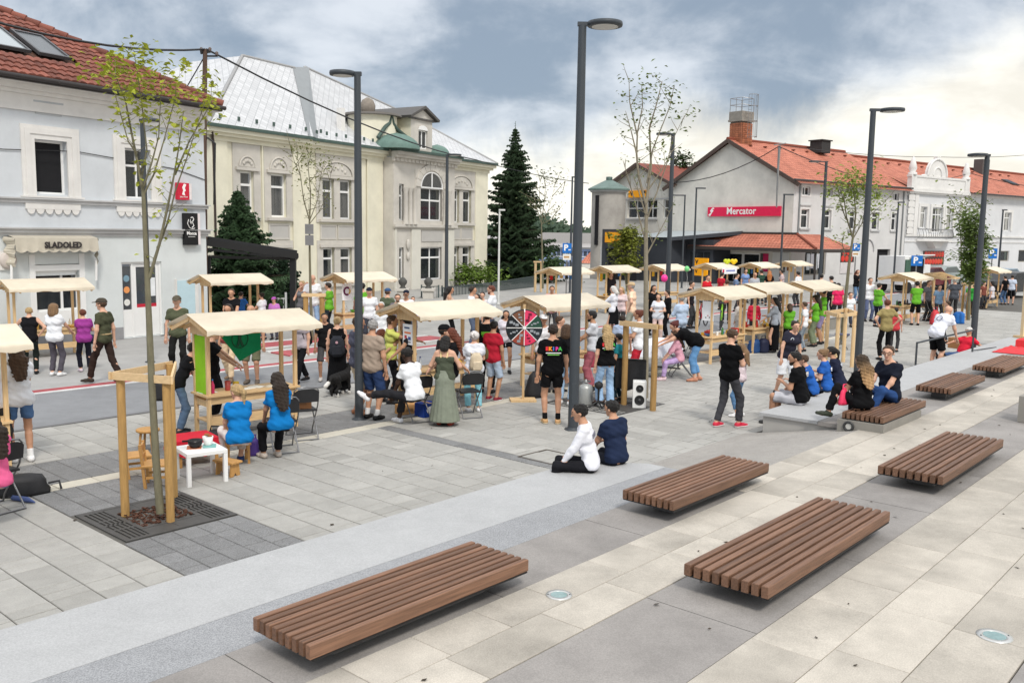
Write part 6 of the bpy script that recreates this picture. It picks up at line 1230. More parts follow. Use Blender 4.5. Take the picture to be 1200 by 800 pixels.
# street lamps
def lamp(label, base, top, arm, style='disc', r=.062, hr=.30, Y=None, mat=STEEL, group='street lamps', hbase=None):
 b0 = G(*base) if Y is None else at_depth(base[0], base[1], Y)
 if Y is not None: b0.z = 0
 t0 = at_depth(top[0], top[1], b0.y); H_ = t0.z; o = thing('street_lamp', label, 'street lamp', b0, 0, group); tp = Vector((0, 0, H_))
 tp.x = (t0.x-b0.x)*.0
 MB().tube([(0, 0, 0), (0, 0, H_*.5), (0, 0, H_)], [r*1.12, r, r*.82], 12).obj('pole', mat, o); MB().lathe([(r*1.9, 0), (r*1.9, .012), (r*1.25, .014), (r*1.2, .05)], 14).obj('base_plate', mat, o)
 MB().box((0, -r*1.04, .62), (r*.9, .012, .34), ch=.003).obj('access_door', mat, o)
 e = at_depth(arm[0], arm[1], b0.y)-b0; d = Vector((e.x, 0, 0)); L_ = max(abs(e.x), hr*2.0) if style == 'disc' else abs(e.x); sg = 1 if e.x > 0 else -1
 if style == 'disc':
  c = Vector((sg*(L_-hr), 0, H_+.02)); MB().lathe([(hr*.80, -.035), (hr*.97, -.03), (hr, 0), (hr*.97, .035), (hr*.6, .05), (.02, .055)], 24, c=c).obj('lamp_head', mat, o)
  MB().lathe([(hr*.74, -.004), (hr*.74, .0)], 20, c=c+Vector((0, 0, -.037))).obj('lens', M((.55, .55, .52), .4, .05), o)
  MB().bar((-sg*r, 0, H_+.02), (sg*max(L_-2*hr+.05, r+.02), 0, H_+.02), .075, .06).obj('bracket', mat, o)
 else:
  MB().bar((-sg*r*.8, 0, H_), (sg*L_, 0, H_), .13, .07).obj('lamp_head', mat, o)
 return o
lamp('lamp post at the crossing of the second stall with head to the left', (421, 491), (415, 88), (386, 86), hr=.215, r=.068)
lamp('tallest lamp post, rising behind the two seated boys', (671.5, 503), (684, 30), (730, 27), hr=.285, r=.078)
lamp('lamp post behind the couple on the bench', (1004.5, 438), (1026, 130), (1060, 127), hr=.28, r=.078)
lamp('lamp post at the right edge of the square by the handrail', (1139, 418), (1160, 183), (1137, 181), hr=.26, r=.078)
lamp('lamp post close behind the near young tree', (176, 424), (165, 142), (171, 140), hr=.20, r=.062)
lamp('lamp post in the middle distance before the supermarket', (781, 378), (790, 158), (769, 156), hr=.28, r=.085)
lamp('lamp post before the corner of the supermarket wall', (960, 342), (966, 190), (948, 189), hr=.36, r=.10)
lamp('lamp post before the bay of the school', (523, 348), (525, 182), (541, 180), hr=.34, r=.085)
lamp('small white lamp post in front of the tall spruce', (584, 356), (584.5, 246), (592, 245), 'bar', .045, mat=M((.62, .62, .60), .5))
for lb, bx_, tx, ty, ax_, YY in (('thin angled lamp by the parking sign', 668, 668.5, 207.5, 678, 50), ('thin angled lamp left of the supermarket sign', 812, 813, 220.5, 827, 50), ('thin angled lamp right of the supermarket sign', 914, 917, 228, 930, 48), ('thin angled lamp by the dark doorway', 1047, 1049, 237, 1060, 54), ('thin angled lamp in front of the annex', 799, 800, 229, 786, 56), ('thin angled lamp at the far right house', 1169, 1171, 246, 1180, 54)):
 lamp(lb, (bx_, 330), (tx, ty), (ax_, ty), 'bar', .055, Y=YY, group='thin angled lamps')
# utility pole on the house corner and the cables
UP = at_depth(238, 300, 31.5); UP.z = 0; PY_ = 31.5
up = thing('utility_pole', 'old wooden utility pole at the corner of the blue house', 'pole', UP); q = lambda x, y: at_depth(x, y, PY_)-UP
MB().tube([(0, 0, 0), q(239, 180), q(240.5, 58)], [.12, .10, .075], 9).obj('pole', M((.10, .065, .05), .9, .25, 5, .3, 30, stretch=(5, 5, .5)), up); mb = MB(); mb.bar(q(235, 62), q(247, 60), .08, .10); mb.bar(q(243, 66), q(255, 66), .05, .05); mb.tube([q(240, 66), q(219, 102)], .02, 5); mb.obj('crossarm', BLACKM, up)
for x_, y_ in ((236, 60), (246, 60), (254, 65)): MB().lathe([(.05, 0), (.06, .08), (.03, .12)], 8, c=q(x_, y_)).obj('insulator', M((.12, .09, .08), .4), up)
MB().tube([q(236, 160), q(244, 162), q(252, 168), q(251, 240)], .035, 6).obj('conduit', BLACKM, up)
def cable(label, pts, r, sag=0):
 P_ = [at_depth(x, y, Y) for x, y, Y in pts]; out = []
 for i in range(len(P_)-1):
  for k in range(8): f = k/8; out.append(P_[i].lerp(P_[i+1], f)+Vector((0, 0, -sag*4*f*(1-f))))
 out.append(P_[-1]); mb = MB(); mb.tube(out, r, 5); tag(mb.obj('cable', BLACKM), label, 'cable')
cable('thick black cable crossing above the tiled roof to the wooden pole', [(-40, 16, 22), (240, 58, 31.5)], .035, .30); cable('black cable from the wooden pole down to the school dormer', [(242, 58, 31.5), (560, 188, 57)], .035, .5)
cable('thin wire from the spruce to the round tower', [(560, 188, 57), (690, 215, 61)], .025, .15); cable('wire from the annex up to the supermarket wall pole', [(790, 214, 60), (912, 172, 57)], .03, .5); cable('wire across the orange roof to the balcony house', [(913, 172, 57), (1065, 222, 70)], .03, .3)
cable('thin wire from the parapet to the right edge', [(1060, 214, 72), (1137, 203, 72), (1240, 222, 74)], .025, .2); cable('second wire along the ridge toward the right', [(913, 170, 57), (1098, 184, 74), (1240, 178, 80)], .02, .2)
wp = at_depth(910, 200, 58.2); wpo = thing('wall_pole', 'grey service pole bracketed to the supermarket gable', 'pole', (wp.x, 58.2, 0)); q2 = lambda x, y: at_depth(x, y, 58.2)-Vector((wp.x, 58.2, 0))
MB().tube([q2(910, 243), q2(912, 196), q2(913.5, 171)], [.05, .07, .09], 7).obj('pole', GREYM, wpo); MB().bar(q2(907, 170), q2(921, 168), .06, .06).obj('crossarm', GREYM, wpo)
# ================================================================ benches and the terrace furniture
TEAK = M((.175, .094, .058), .5, .42, 4, .3, 40, stretch=(.6, 14, 14), objrand=.26, spec=.35, name='oiled_hardwood')
ENDG = TEAK
def bench(label, u, v, L, Wd, n=9):
 o = thing('slatted_bench', label, 'bench', UV(u, v, TZ), TH, 'low slatted hardwood benches'); p = Wd/n; g_ = .027; zt = .235
 mbx = MB(); mbx.box((0, 0, 0), (L, p-g_, .095), ch=.006); me = mbx.mesh('slat', TEAK)
 for i in range(n): s_ = link('slat', me, o); s_.location = (random.uniform(-.006, .006), -Wd/2+(i+.5)*p, zt-.0475); s_.rotation_euler = (0, 0, random.uniform(-.0012, .0012))
 for x in (-L*.30, L*.30): MB().box((x, 0, zt-.12), (.06, Wd-.12, .05)).obj('crossbeam', BLACKM, o)
 MB().box((0, 0, zt-.104), (L*.985, Wd*.97, .012)).obj('gap_shade_sheet', BLACKM, o)  # added black sheet below the slats, standing in for shade in the gaps
 MB().box((0, 0, (zt-.135)/2), (L*.70, Wd*.40, zt-.135)).obj('plinth', M((.16, .155, .15), .9), o)
 for x in (-L*.30, L*.30): MB().box((x, -Wd*.16, (zt-.135)/2), (.05, .05, zt-.135)).obj('foot', BLACKM, o)
 return o
bench('nearest slatted wooden bench, at the front left', 4.33, -4.88, 2.13, 0.67); bench('longest slatted wooden bench, front right of the picture', 7.50, -3.23, 2.60, 0.75); bench('slatted wooden bench below the two seated boys', 8.65, -4.86, 2.10, 0.63)
bench('slatted wooden bench at the right, under the concrete block', 11.84, -3.25, 2.60, 0.74); bench('slatted wooden bench carrying the seated couple', 14.43, -4.88, 1.95, 0.64); bench('slatted wooden bench just beyond the couple', 18.03, -4.92, 2.20, 0.62); bench('farthest slatted wooden bench by the red cloth', 21.75, -4.92, 2.40, 0.64)
pl = thing('bench_plinth', 'cast concrete plinth wall with a round spotlight under the couple bench', 'plinth', UV(13.42, -4.88, 0), TH);
mb = MB(); mb.bx(0, -.33, .0, 1.7, .36, .52); mb.obj('wall', PLN, pl)
mb = MB(); mb.lathe([(.085, 0), (.085, .02), (.06, .03), (.055, -.01)], 18, X=Matrix.Translation((-.002, .18, .43)) @ Matrix.Rotation(-math.pi/2, 4, 'Y')); sp = mb.obj('spotlight', M((.05, .05, .05), .4), pl); mb = MB(); mb.lathe([(.05, .0), (.045, .012)], 14, X=Matrix.Translation((-.006, .18, .43)) @ Matrix.Rotation(-math.pi/2, 4, 'Y')); mb.obj('lens', M((.55, .54, .50), .2), sp)
for lb, px, py in (('small round ground light in the pale slabs beside the nearest bench', 655, 697), ('larger round ground light in the slabs at the lower right', 1165.5, 745)):
 p = G(px, py, TZ); o = thing('ground_light', lb, 'ground light', p, 0, 'ground lights'); r_ = .105 if px < 700 else .122
 MB().lathe([(r_, 0), (r_, .006), (r_*.66, .008), (r_*.64, .003)], 28).obj('steel_ring', M((.55, .55, .53), .35, .05, metal=.6), o); MB().lathe([(r_*.63, 0), (r_*.63, .0055)], 24).obj('lens', M((.22, .32, .31), .1, .2, 20, spec=.8), o)
 for k in range(2): MB().lathe([(.006, .0), (.006, .0095)], 8, c=(r_*.82*math.cos(k*math.pi), r_*.82*math.sin(k*math.pi), 0)).obj('screw', BLACKM, o)
p = G(1217, 494, TZ); o = thing('stone_block', 'grey concrete seat block cut by the right edge', 'block', p, TH); MB().box((0, 0, .21), (.5, .5, .42), ch=.01).obj('block', PLN, o)
hr_ = thing('handrail', 'thin black handrail beside the steps behind the bench', 'handrail', G(1072, 440)); c0 = G(1072, 440); a = Vector((0, 0, 0)); b_ = G(1138, 430)-c0; h1_ = height(1072, 440, 401); h2_ = height(1138, 430, 386)
MB().bar(a, a+Vector((0, 0, h1_)), .035, .035).obj('post', STEEL, hr_); MB().bar(b_, b_+Vector((0, 0, h2_)), .035, .035).obj('post', STEEL, hr_); MB().bar(a+Vector((0, 0, h1_-.01)), b_+Vector((0, 0, h2_-.01)), .05, .03).obj('rail', STEEL, hr_); MB().bar(b_+Vector((0, 0, .43)), G(1166, 424)-c0+Vector((0, 0, .40)), .02, .02).obj('lower_rail', STEEL, hr_); MB().box((b_.x, b_.y, .006), (.16, .12, .012)).obj('foot_plate', STEEL, hr_)
REDC = solid((206, 62, 66), .9, bump=.3, bscale=12)
p = G(1195, 411, TZ); o = thing('red_cloth', 'red cloth spread on the terrace at the far right', 'cloth', p, TH); mb = MB(); n = 14
mb.add([((i/n-.5)*1.8, (j/n-.5)*.9, .03+.025*math.sin(i*1.3)*math.cos(j*1.7)-.02*(i in (0, n) or j in (0, n))) for j in range(n+1) for i in range(n+1)], [(j*(n+1)+i, j*(n+1)+i+1, (j+1)*(n+1)+i+1, (j+1)*(n+1)+i) for j in range(n) for i in range(n)], 0, True); mb.obj('cloth', REDC, o)
p = G(1202, 407, TZ); o = thing('red_stool', 'low red box on the red cloth', 'stool', p, TH); MB().box((0, 0, .13), (.5, .4, .2), ch=.03).obj('seat', REDC, o); MB().box((0, 0, .02), (.4, .3, .03)).obj('base', BLACKM, o)
p = G(1197, 396, TZ); o = thing('display_board', 'tall beige board standing at the right picture edge', 'board', p, rad(20)); hb_ = height(1197, 400, 312, TZ); MB().box((.3, 0, hb_/2), (.62, .10, hb_), ch=.01).obj('panel', solid((226, 200, 160), .8), o); MB().box((.3, 0, .03), (.7, .5, .06)).obj('foot', PALEW, o)
# low seat wall behind the tree guard, and car-park edge
o = thing('seat_wall', 'low concrete seat wall behind the four post tree guard', 'wall', UV(25.9, -12.9), TH); MB().box((3.2, 0, .21), (6.6, .45, .42)).obj('wall', PLN, o); MB().box((3.2, 0, .44), (6.7, .52, .04)).obj('coping', WGR, o)
# fences by the school
IRON = M((.075, .095, .095), .55, .08, name='grey_green_iron')
def fence(label, pts, h, pitch, mat, name='iron_fence', n_bar=None):
 o = thing(name, label, 'fence', pts[0]); c = pts[0]; me = None
 for i in range(len(pts)-1):
  a, b_ = pts[i]-c, pts[i+1]-c; d = b_-a; L_ = d.length; k = max(2, int(L_/pitch)); ang = math.atan2(d.y, d.x)
  for z in (.14, h-.06): MB().bar(a+Vector((0, 0, z)), b_+Vector((0, 0, z)), .035, .045).obj('rail', mat, o)
  if me is None: m_ = MB(); m_.box((0, 0, h/2), (.02, .05, h-.1)); me = m_.mesh('bar', mat)
  for j in range(k): q = a.lerp(b_, (j+.5)/k); s_ = link('bar', me, o); s_.location = q; s_.rotation_euler = (0, 0, ang)
  for q in (a, b_): MB().box((q.x, q.y, h/2+.03), (.07, .07, h+.06)).obj('post', mat, o)
 return o
fz = lambda x, ytop, Y, h: Vector((at_depth(x, ytop, Y).x, Y, at_depth(x, ytop, Y).z-h))
fence('grey green iron fence in front of the tall spruce', [fz(518, 336, 46, 1.15), fz(576, 330, 50, 1.15), fz(627, 322.5, 55, 1.15)], 1.15, .135, IRON); fence('ornate dark gate beside the school bay', [fz(494, 335, 45, .95), fz(514, 334, 45, .95)], .95, .16, IRON, 'iron_gate'); fence('white picket fence under the pergola', [fz(246, 345, 35, .9), fz(335, 348, 36, .9)], .9, .20, M((.55, .56, .55), .6), 'picket_fence')
for k, x in enumerate((472, 502)):
 p = at_depth(x, 338, 44.5); o = thing('gate_pillar', ('stone gate pillar with a dark ball finial, left' if k == 0 else 'small stone gate pillar near the school bay'), 'pillar', (p.x, 44.5, 0)); MB().box((0, 0, .0), (.5, .5, 2*p.z-.1)).obj('shaft', STONE, o); MB().box((0, 0, p.z-.05), (.66, .66, .12)).obj('cap', STONE, o); MB().lathe([(.18, 0), (.1, .12), (.2, .25), (.22, .38), (.1, .52), (.02, .56)], 12, c=(0, 0, p.z)).obj('finial', M((.08, .08, .075), .7), o)
pg_ = thing('pergola', 'black steel pergola with folded roof beside the blue house', 'pergola', at_depth(242, 300, 32)); c0 = at_depth(242, 300, 32); g3 = lambda x, y, Y: at_depth(x, y, Y)-c0
for nm, a, b_, w_ in (('roof_beam', (240, 284, 31.5), (348, 300, 33.5), .22), ('front_beam', (242, 301, 32), (344, 303, 33.6), .10), ('rear_beam', (242, 292, 35), (346, 303, 36), .10), ('post', (244, 301, 32), (244, 352, 32), .15), ('post', (343.5, 300, 33.5), (343.5, 366, 33.5), .20), ('end_beam', (348, 300, 33.5), (346, 303, 36), .12)): MB().bar(g3(*a), g3(*b_), w_, w_).obj(nm, BLACKM, pg_)
MB().bar(g3(243, 282, 31.6), g3(346, 298, 33.6), .28, .30).obj('folded_roof', M((.025, .026, .028), .8, .2, 8, .3, 12), pg_)
# ================================================================ signs, cars, truck
def psign(label, px, ptop, pbot, Y, w, sub=False):
 c = at_depth(px, (ptop+pbot)/2, Y); o = thing('parking_sign', label, 'sign', (c.x, Y, 0), rad(-8), 'blue parking signs'); h = at_depth(px, ptop, Y).z-at_depth(px, pbot, Y).z
 MB().tube([(0, .05, 0), (0, .05, c.z+h/2+.05)], .035, 7).obj('pole', GREYM, o); MB().box((0, 0, c.z), (w, .02, h), ch=.004).obj('panel', solid((30, 110, 190), .4), o); words('P', h*.85, WHI, o, X=upright(-w*.12, -.013, c.z+.01), bold=.015); MB().bx(w*.16, -.014, c.z-h*.22, w*.42, -.0105, c.z-h*.12).obj('car_symbol', WHI, o)
 if sub: MB().box((0, 0, c.z-h/2-.20), (w*.9, .02, .30)).obj('sub_panel', solid((225, 225, 220)), o); MB().bx(-.15, -.014, c.z-h/2-.25, .12, -.0105, c.z-h/2-.15).obj('symbol', solid((190, 150, 100)), o)
psign('blue parking sign by the far offices with a white panel below', 664.5, 285, 296.5, 46, .45, True); psign('blue parking sign on the supermarket side wall', 1003.5, 285.5, 293.5, 52, .42, True); psign('wide blue parking sign beside the white food truck', 1074.5, 299.5, 311.5, 46, .55); psign('blue parking sign beside the dense green tree', 1163.5, 291, 303, 50, .45)
def car(label, c, rz, col, sil=0):
 o = thing('parked_car', label, 'car', c, rz, 'parked cars'); P_ = [(-2.05, .35), (-2.1, .75), (-1.95, .95), (-1.45, 1.02), (-.85, 1.42), (.55, 1.46), (1.25, 1.05), (1.95, .92), (2.1, .7), (2.05, .35)]
 mb = MB(); mb.prism(P_, -.82, .82); mb.obj('body', M(srgb(*col), .25, .04, spec=.6), o)
 mb = MB(); mb.prism([(-1.32, 1.03), (-.82, 1.38), (.5, 1.41), (1.1, 1.06)], -.832, .832); mb.obj('side_window', GLASS, o); mb = MB(); mb.bar((1.27, 0, 1.06), (.60, 0, 1.44), 1.45, .03); mb.obj('windscreen', GLASS, o)
 for x in (-1.3, 1.32):
  for y in (-.78, .78): w_ = MB().lathe([(.31, -.1), (.33, -.06), (.33, .06), (.31, .1)], 16, X=Matrix.Translation((x, y, .33)) @ Matrix.Rotation(math.pi/2, 4, 'X')).obj('wheel', BLACKP, o); MB().lathe([(.2, -.105), (.2, .105)], 12, X=Matrix.Translation((x, y, .33)) @ Matrix.Rotation(math.pi/2, 4, 'X')).obj('rim', GREYM, w_)
 for y in (-.6, .6): MB().box((2.03, y, .72), (.1, .35, .14)).obj('headlight', M((.6, .6, .6), .2), o)
def spot(px, py, Y): p = at_depth(px, py, Y); return (p.x, Y, 0)
car('silver car parked by the tomato poster', spot(1102, 318, 61), rad(40), (150, 160, 158)); car('dark red car parked behind the parking sign', spot(1083, 318, 58), rad(40), (110, 40, 45)); car('pale blue car behind the right stall frames', spot(1172, 316, 58), rad(38), (140, 160, 175)); car('black car at the far right behind the seated people', spot(1183, 332, 52), rad(36), (22, 23, 26))
tk = thing('food_truck', 'white food truck with raised flap by the dark doorway', 'truck', spot(1056, 330, 55), rad(30)); mb = MB(); mb.bx(-1.0, -.9, .5, .85, .9, 2.2); mb.bx(.85, -.85, .5, 1.5, .85, 1.7); mb.obj('body', WHITEP, tk); MB().bx(-.5, -.93, 1.15, .75, -.902, 2.05).obj('serving_hatch', DARKIN, tk); MB().bar((.1, -.95, 2.15), (.1, -1.6, 2.3), 1.4, .05).obj('flap', WHITEP, tk); MB().bx(-.98, -1.0, .95, -.55, -.93, 2.0).obj('green_panel', solid((70, 100, 85)), tk)
for x in (-.6, 1.0):
 for y in (-.85, .85): MB().lathe([(.34, -.1), (.34, .1)], 14, X=Matrix.Translation((x, y, .34)) @ Matrix.Rotation(math.pi/2, 4, 'X')).obj('wheel', BLACKP, tk)
# ================================================================ market stalls
RZs, EZs, HD = 1.95, 1.75, .70          # ridge, eave, half depth of the roof
def stall_parts(o, L=1.9, canvas=True, gl=True, front=1):
 x0, x1 = .20, L-.20; yf, yb = -.22, .23; pw = .055
 for x in (x0, x1):
  for y in (yf, yb): MB().bx(x-pw/2, y-pw/2, 0, x+pw/2, y+pw/2, EZs+.06).obj('post', WOOD, o)
 MB().bx(x0-.06, yf-.06, .66, x1+.06, yb+.06, .69).obj('counter', WOODX, o)
 MB().bx(x0+.03, yf-.012, .54, x1-.03, yf+.012, .655).obj('front_apron', WOODX, o); MB().bx(x0+.03, yb-.012, .54, x1-.03, yb+.012, .655).obj('rear_apron', WOODX, o)
 MB().bx(x0-.01, yf+.03, .26, x1+.01, yb-.03, .285).obj('shelf', WOODX, o); MB().bx(x0+.028, yf-.011, .20, x1-.028, yf+.011, .345).obj('shelf_board', WOODX, o)
 for x in (x0, x1):
  MB().bx(x-.012, yf+.03, .50, x+.012, yb-.03, .60).obj('side_rail', WOOD, o)
  P_ = [(yf-.03, EZs-.13), (yb+.03, EZs-.13), (yb+.03, EZs+.06), (.03, RZs-.05), (-.03, RZs-.05), (yf-.03, EZs+.06)]
  xx = x-pw/2-.014; mb = MB(); n = len(P_); mb.add([(xx-.011, a, b) for a, b in P_]+[(xx+.011, a, b) for a, b in P_], [tuple(reversed(range(n))), tuple(range(n, 2*n))]+[(i, (i+1) % n, (i+1) % n+n, i+n) for i in range(n)]); mb.obj('gable_board', WOOD, o)
 for x in (.03, L-.03, x0+.03, x1-.03):
  for s in (-1, 1): MB().bar((x, s*.02, RZs-.085), (x, s*(HD-.03), EZs-.085), .035, .06).obj('rafter', WOOD, o)
 MB().bx(0, -.02, RZs-.10, L, .02, RZs-.045).obj('ridge_beam', WOODX, o)
 for s in (-1, 1): MB().bx(0, s*(HD-.02)-.018, EZs-.085, L, s*(HD-.02)+.018, EZs-.035).obj('eave_beam', WOODX, o)
 if not canvas: return o
 nx_, ny_ = 18, 14; V_ = []
 prof = [(-HD-.015, EZs-.085), (-HD-.012, EZs-.02)]+[(-HD+HD*k/5, EZs+(RZs-EZs)*k/5) for k in range(6)]+[(HD*k/5, RZs-(RZs-EZs)*k/5) for k in range(1, 6)]+[(HD+.012, EZs-.02), (HD+.015, EZs-.085)]
 for j, (y, z) in enumerate(prof):
  for i in range(nx_+1):
   x = -.03+(L+.06)*i/nx_; e = 0 if j in (2, 7, 12) else 1; q = abs(y)/HD
   sag = -.018*math.sin(math.pi*min(1, q))*abs(math.sin(math.pi*i/6)) if 2 < j < 12 else .008*math.sin(i*1.9+j)
   V_.append((x, y+(.010*math.sin(i*2.3) if j in (0, 14) else 0), z+sag*e+(.012*math.sin(i*1.1)*(j in (0, 14)))))
 m_ = len(prof); mb = MB(); mb.add(V_, [(j*(nx_+1)+i, j*(nx_+1)+i+1, (j+1)*(nx_+1)+i+1, (j+1)*(nx_+1)+i) for j in range(m_-1) for i in range(nx_)], 0, True); mb.obj('canvas_roof', CANVAS, o); return o
_proto = None
def stall(label, apex, ang=45.5, canvas=True, right=False, L=1.9, scale=1.0):
 """apex: photo point of the left end of the ridge"""
 global _proto
 p = G(apex[0], apex[1], RZs*scale); p.z = 0; ang += random.uniform(-1.2, 1.2)
 if right: p -= Vector((math.cos(rad(ang)), math.sin(rad(ang)), 0))*L
 if canvas and L == 1.9:
  if _proto is None: _proto = stall_parts(thing('market_stall', label, 'market stall', p, rad(ang), 'wooden market stalls with cream canvas roofs')); return _proto
  return copy_thing(_proto, label, p, rad(ang), None, (scale, scale, scale))
 return stall_parts(thing('market_stall', label, 'market stall', p, rad(ang), 'wooden market stalls with cream canvas roofs'), L, canvas)
ST = {}
for k, lb, ap, *ang in ((1, 'nearest stall with lime green side panel and green flag', (220, 367.5), 43), (2, 'stall with the white notice on its post, second from the left', (467, 354.5), 43), (3, 'stall behind the prize wheel and the tallest lamp post', (614, 346.5), 42),
(4, 'stall cut by the left edge with only its roof corner and post', (16, 379), 43, True), (5, 'stall in front of the blue house shop window', (97, 325), 46, True), (6, 'far left stall under the pergola', (233.5, 321.6), 47), (7, 'stall with round logo posters in front of the school', (391, 319.5), 46),
(8, 'far stall directly behind the prize wheel stall', (643, 313), 45), (9, 'far stall below the orange kiosk sign', (702.5, 311.2), 45), (10, 'far stall behind the tall tree with a pink balloon', (764, 309.7), 45), (11, 'far stall with a white banner before the glass doors', (826, 308.3), 45),
(12, 'far stall before the supermarket canopy', (877.3, 307.4), 45), (13, 'far stall nearest the supermarket side windows', (919, 305.6), 45), (14, 'stall with the two bicycles behind it', (822, 336.7), 43), (15, 'middle row stall where a girl in green stands', (873, 332), 44), (16, 'middle row stall by the couple in green shirts', (928, 329.4), 44),
(17, 'stall by the food truck with its gable facing the square', (1051, 319.8), 46)):
 ST[k] = stall(lb, ap, ang[0], right=len(ang) > 1)
ST[18] = stall('bare stall frame without canvas left of the dense green tree', (1085, 318.5), 46, False, L=1.9); ST[19] = stall('stall half hidden behind the lamp at the far right', (1152, 313), 46)
def SM(k): s = ST[k]; return Matrix.Translation(s.location) @ Matrix.Rotation(s.rotation_euler.z, 4, 'Z')
def at(k, x, y, z=.692): return SM(k) @ Vector((x, y, z))
def ang(k): return ST[k].rotation_euler.z
# panels, flags and notices fixed to stalls
LIME = solid((150, 205, 40), .85, trans=.15); GRN = solid((10, 130, 85), .85, bump=.4, bscale=6, trans=.1)
o = thing('side_panel', 'lime green cloth stretched between the posts of the nearest stall', 'cloth', ST[1].location, ang(1)); mb = MB(); mb.bx(.185, -.19, .70, .197, .20, 1.60); mb.obj('cloth', LIME, o)
o = thing('flag', 'green flag with a dark figure hanging under the nearest stall roof', 'flag', SM(1) @ Vector((.66, .50, 1.74)), ang(1)+rad(4)); n = 12
def fl(i, j): u_, w_ = i/n, j/n; return (u_*.86, .03*math.sin(u_*7+w_*2), -w_*(.10+1.14*min(u_, .5)-.34*max(0, u_-.5))-.02*u_)
mb = MB(); mb.add([fl(i, j) for j in range(n+1) for i in range(n+1)], [(j*(n+1)+i, j*(n+1)+i+1, (j+1)*(n+1)+i+1, (j+1)*(n+1)+i) for j in range(n) for i in range(n)], 0, True); mb.obj('cloth', GRN, o)
mb = MB(); mb.tube([(.43+.15*math.cos(q), -.045, -.30+.15*math.sin(q)) for q in [2*math.pi*k/20 for k in range(21)]], .008, 5); mb.prism([(.36, -.42), (.40, -.30), (.39, -.22), (.43, -.17), (.46, -.22), (.45, -.30), (.50, -.42), (.45, -.42), (.43, -.34), (.41, -.42)], -.05, -.044); mb.obj('emblem', solid((15, 75, 55)), o)
def notice(label, k, x, y, z, w, h, rz=0, col=(235, 236, 238), deco=(), name='notice', lean=0):
 o = thing(name, label, 'notice', SM(k) @ Vector((x, y, z)), ang(k)+rz); MB().bx(-w/2, -.004, -h/2, w/2, .004, h/2).obj('sheet', solid(col, .7), o)
 for dx_, dz_, dw, dh, c in deco: MB().bx(dx_-dw/2, -.007, dz_-dh/2, dx_+dw/2, -.0045, dz_+dh/2).obj('print', solid(c), o)
 return o
notice('white notice with blue and orange print on the second stall post', 2, .165, -.06, 1.36, .30, .38, -math.pi/2, deco=((-.02, .12, .16, .03, (60, 80, 120)), (.0, .03, .20, .03, (230, 120, 60)), (-.06, -.05, .07, .06, (190, 60, 70)), (.06, -.07, .08, .06, (70, 90, 150)), (0, -.14, .2, .02, (120, 120, 125))))
for k_, (dx_, lb) in enumerate(((.30, 'left round logo poster on the stall before the school'), (.78, 'right round logo poster on the stall before the school'))):
 o = notice(lb, 7, dx_, -.26, 1.36, .36, .50, 0); X_ = Matrix.Translation((0, -.008, .03)) @ Matrix.Rotation(math.pi/2, 4, 'X')
 mb = MB(); mb.tube([(.11*math.cos(q), -.008, .03+.11*math.sin(q)) for q in [math.pi*k/10 for k in range(3, 17)]], .03, 6); mb.obj('logo', solid((105, 30, 75)), o); mb = MB(); mb.tube([(.11*math.cos(q), -.009, .03+.11*math.sin(q)) for q in [math.pi*k/10 for k in range(17, 23)]], .026, 6); mb.obj('logo_tail', solid((205, 165, 80)), o)
notice('white banner with a red heart along the far stall eave', 11, 1.0, -.74, 1.60, 1.35, .30, 0, deco=((-.55, 0, .16, .15, (205, 40, 70)), (.1, 0, .8, .07, (120, 130, 190)))); notice('white cloth with tiny paw marks hanging at the bicycle stall', 14, .19, -.10, 1.35, .34, .50, -math.pi/2, deco=((-.06, -.17, .03, .03, (60, 60, 60)), (.05, -.16, .03, .03, (60, 60, 60)), (0, -.12, .03, .03, (190, 90, 90))))
notice('white cloth hung inside the prize wheel stall', 3, .62, .05, 1.36, .34, .26, 0, (232, 234, 238), ((-.03, .02, .08, .10, (50, 60, 90)),)); notice('small white sheet pinned to the far stall post', 10, .95, -.25, 1.45, .26, .34)
# goods on the counters: bottles, cups, jars, boxes
def lath(name, label, cat, p, prof, mat, cap=None, group=None, extra=None):
 o = thing(name, label, cat, p, 0, group); MB().lathe(prof, 12).obj('body', mat, o)
 if cap: MB().lathe(cap[0], 10).obj('lid', cap[1], o)
 return o
BOT = [(.03, 0), (.032, .01), (.032, .13), (.013, .18), (.012, .20)]; CAPB = [(.014, .20), (.014, .222), (.002, .223)]; JAR = [(.035, 0), (.037, .07), (.033, .085)]; CUP = [(.028, 0), (.036, .10), (.034, .10), (.027, .01)]; BOWL = [(.05, 0), (.10, .05), (.11, .075), (.10, .074), (.05, .012)]
lath('bottle', 'pink and red bottle at the left end of the nearest counter', 'bottle', at(1, .33, -.08), BOT, solid((190, 50, 95), .15), (CAPB, solid((60, 120, 190)))); lath('cup', 'dark red cup on the nearest counter', 'cup', at(1, .63, .02), [(.04, 0), (.05, .15), (.048, .15), (.04, .01)], solid((165, 70, 65), .4)); lath('jar', 'amber yellow jar beside the red cup', 'jar', at(1, .80, .08), [(.05, 0), (.052, .09), (.045, .1)], solid((190, 150, 30), .2), ([(.05, .1), (.05, .115), (.01, .116)], solid((220, 190, 60))))
for i, (x, y, w_, d_, c) in enumerate(((.30, .05, .26, .2, (225, 226, 228)), (.95, -.02, .22, .16, (235, 230, 220)), (1.15, .05, .2, .26, (228, 225, 215)), (1.35, -.05, .25, .17, (215, 205, 185)))):
 o = thing('paper_sheet', ['loose white paper under the pink bottle', 'white paper left of the middle of the nearest counter', 'upright white paper in the middle of the nearest counter', 'tan paper at the right end of the nearest counter'][i], 'paper', at(1, x, y), ang(1)+.2*i); MB().box((0, 0, .002), (w_, d_, .003)).obj('sheet', solid(c), o)
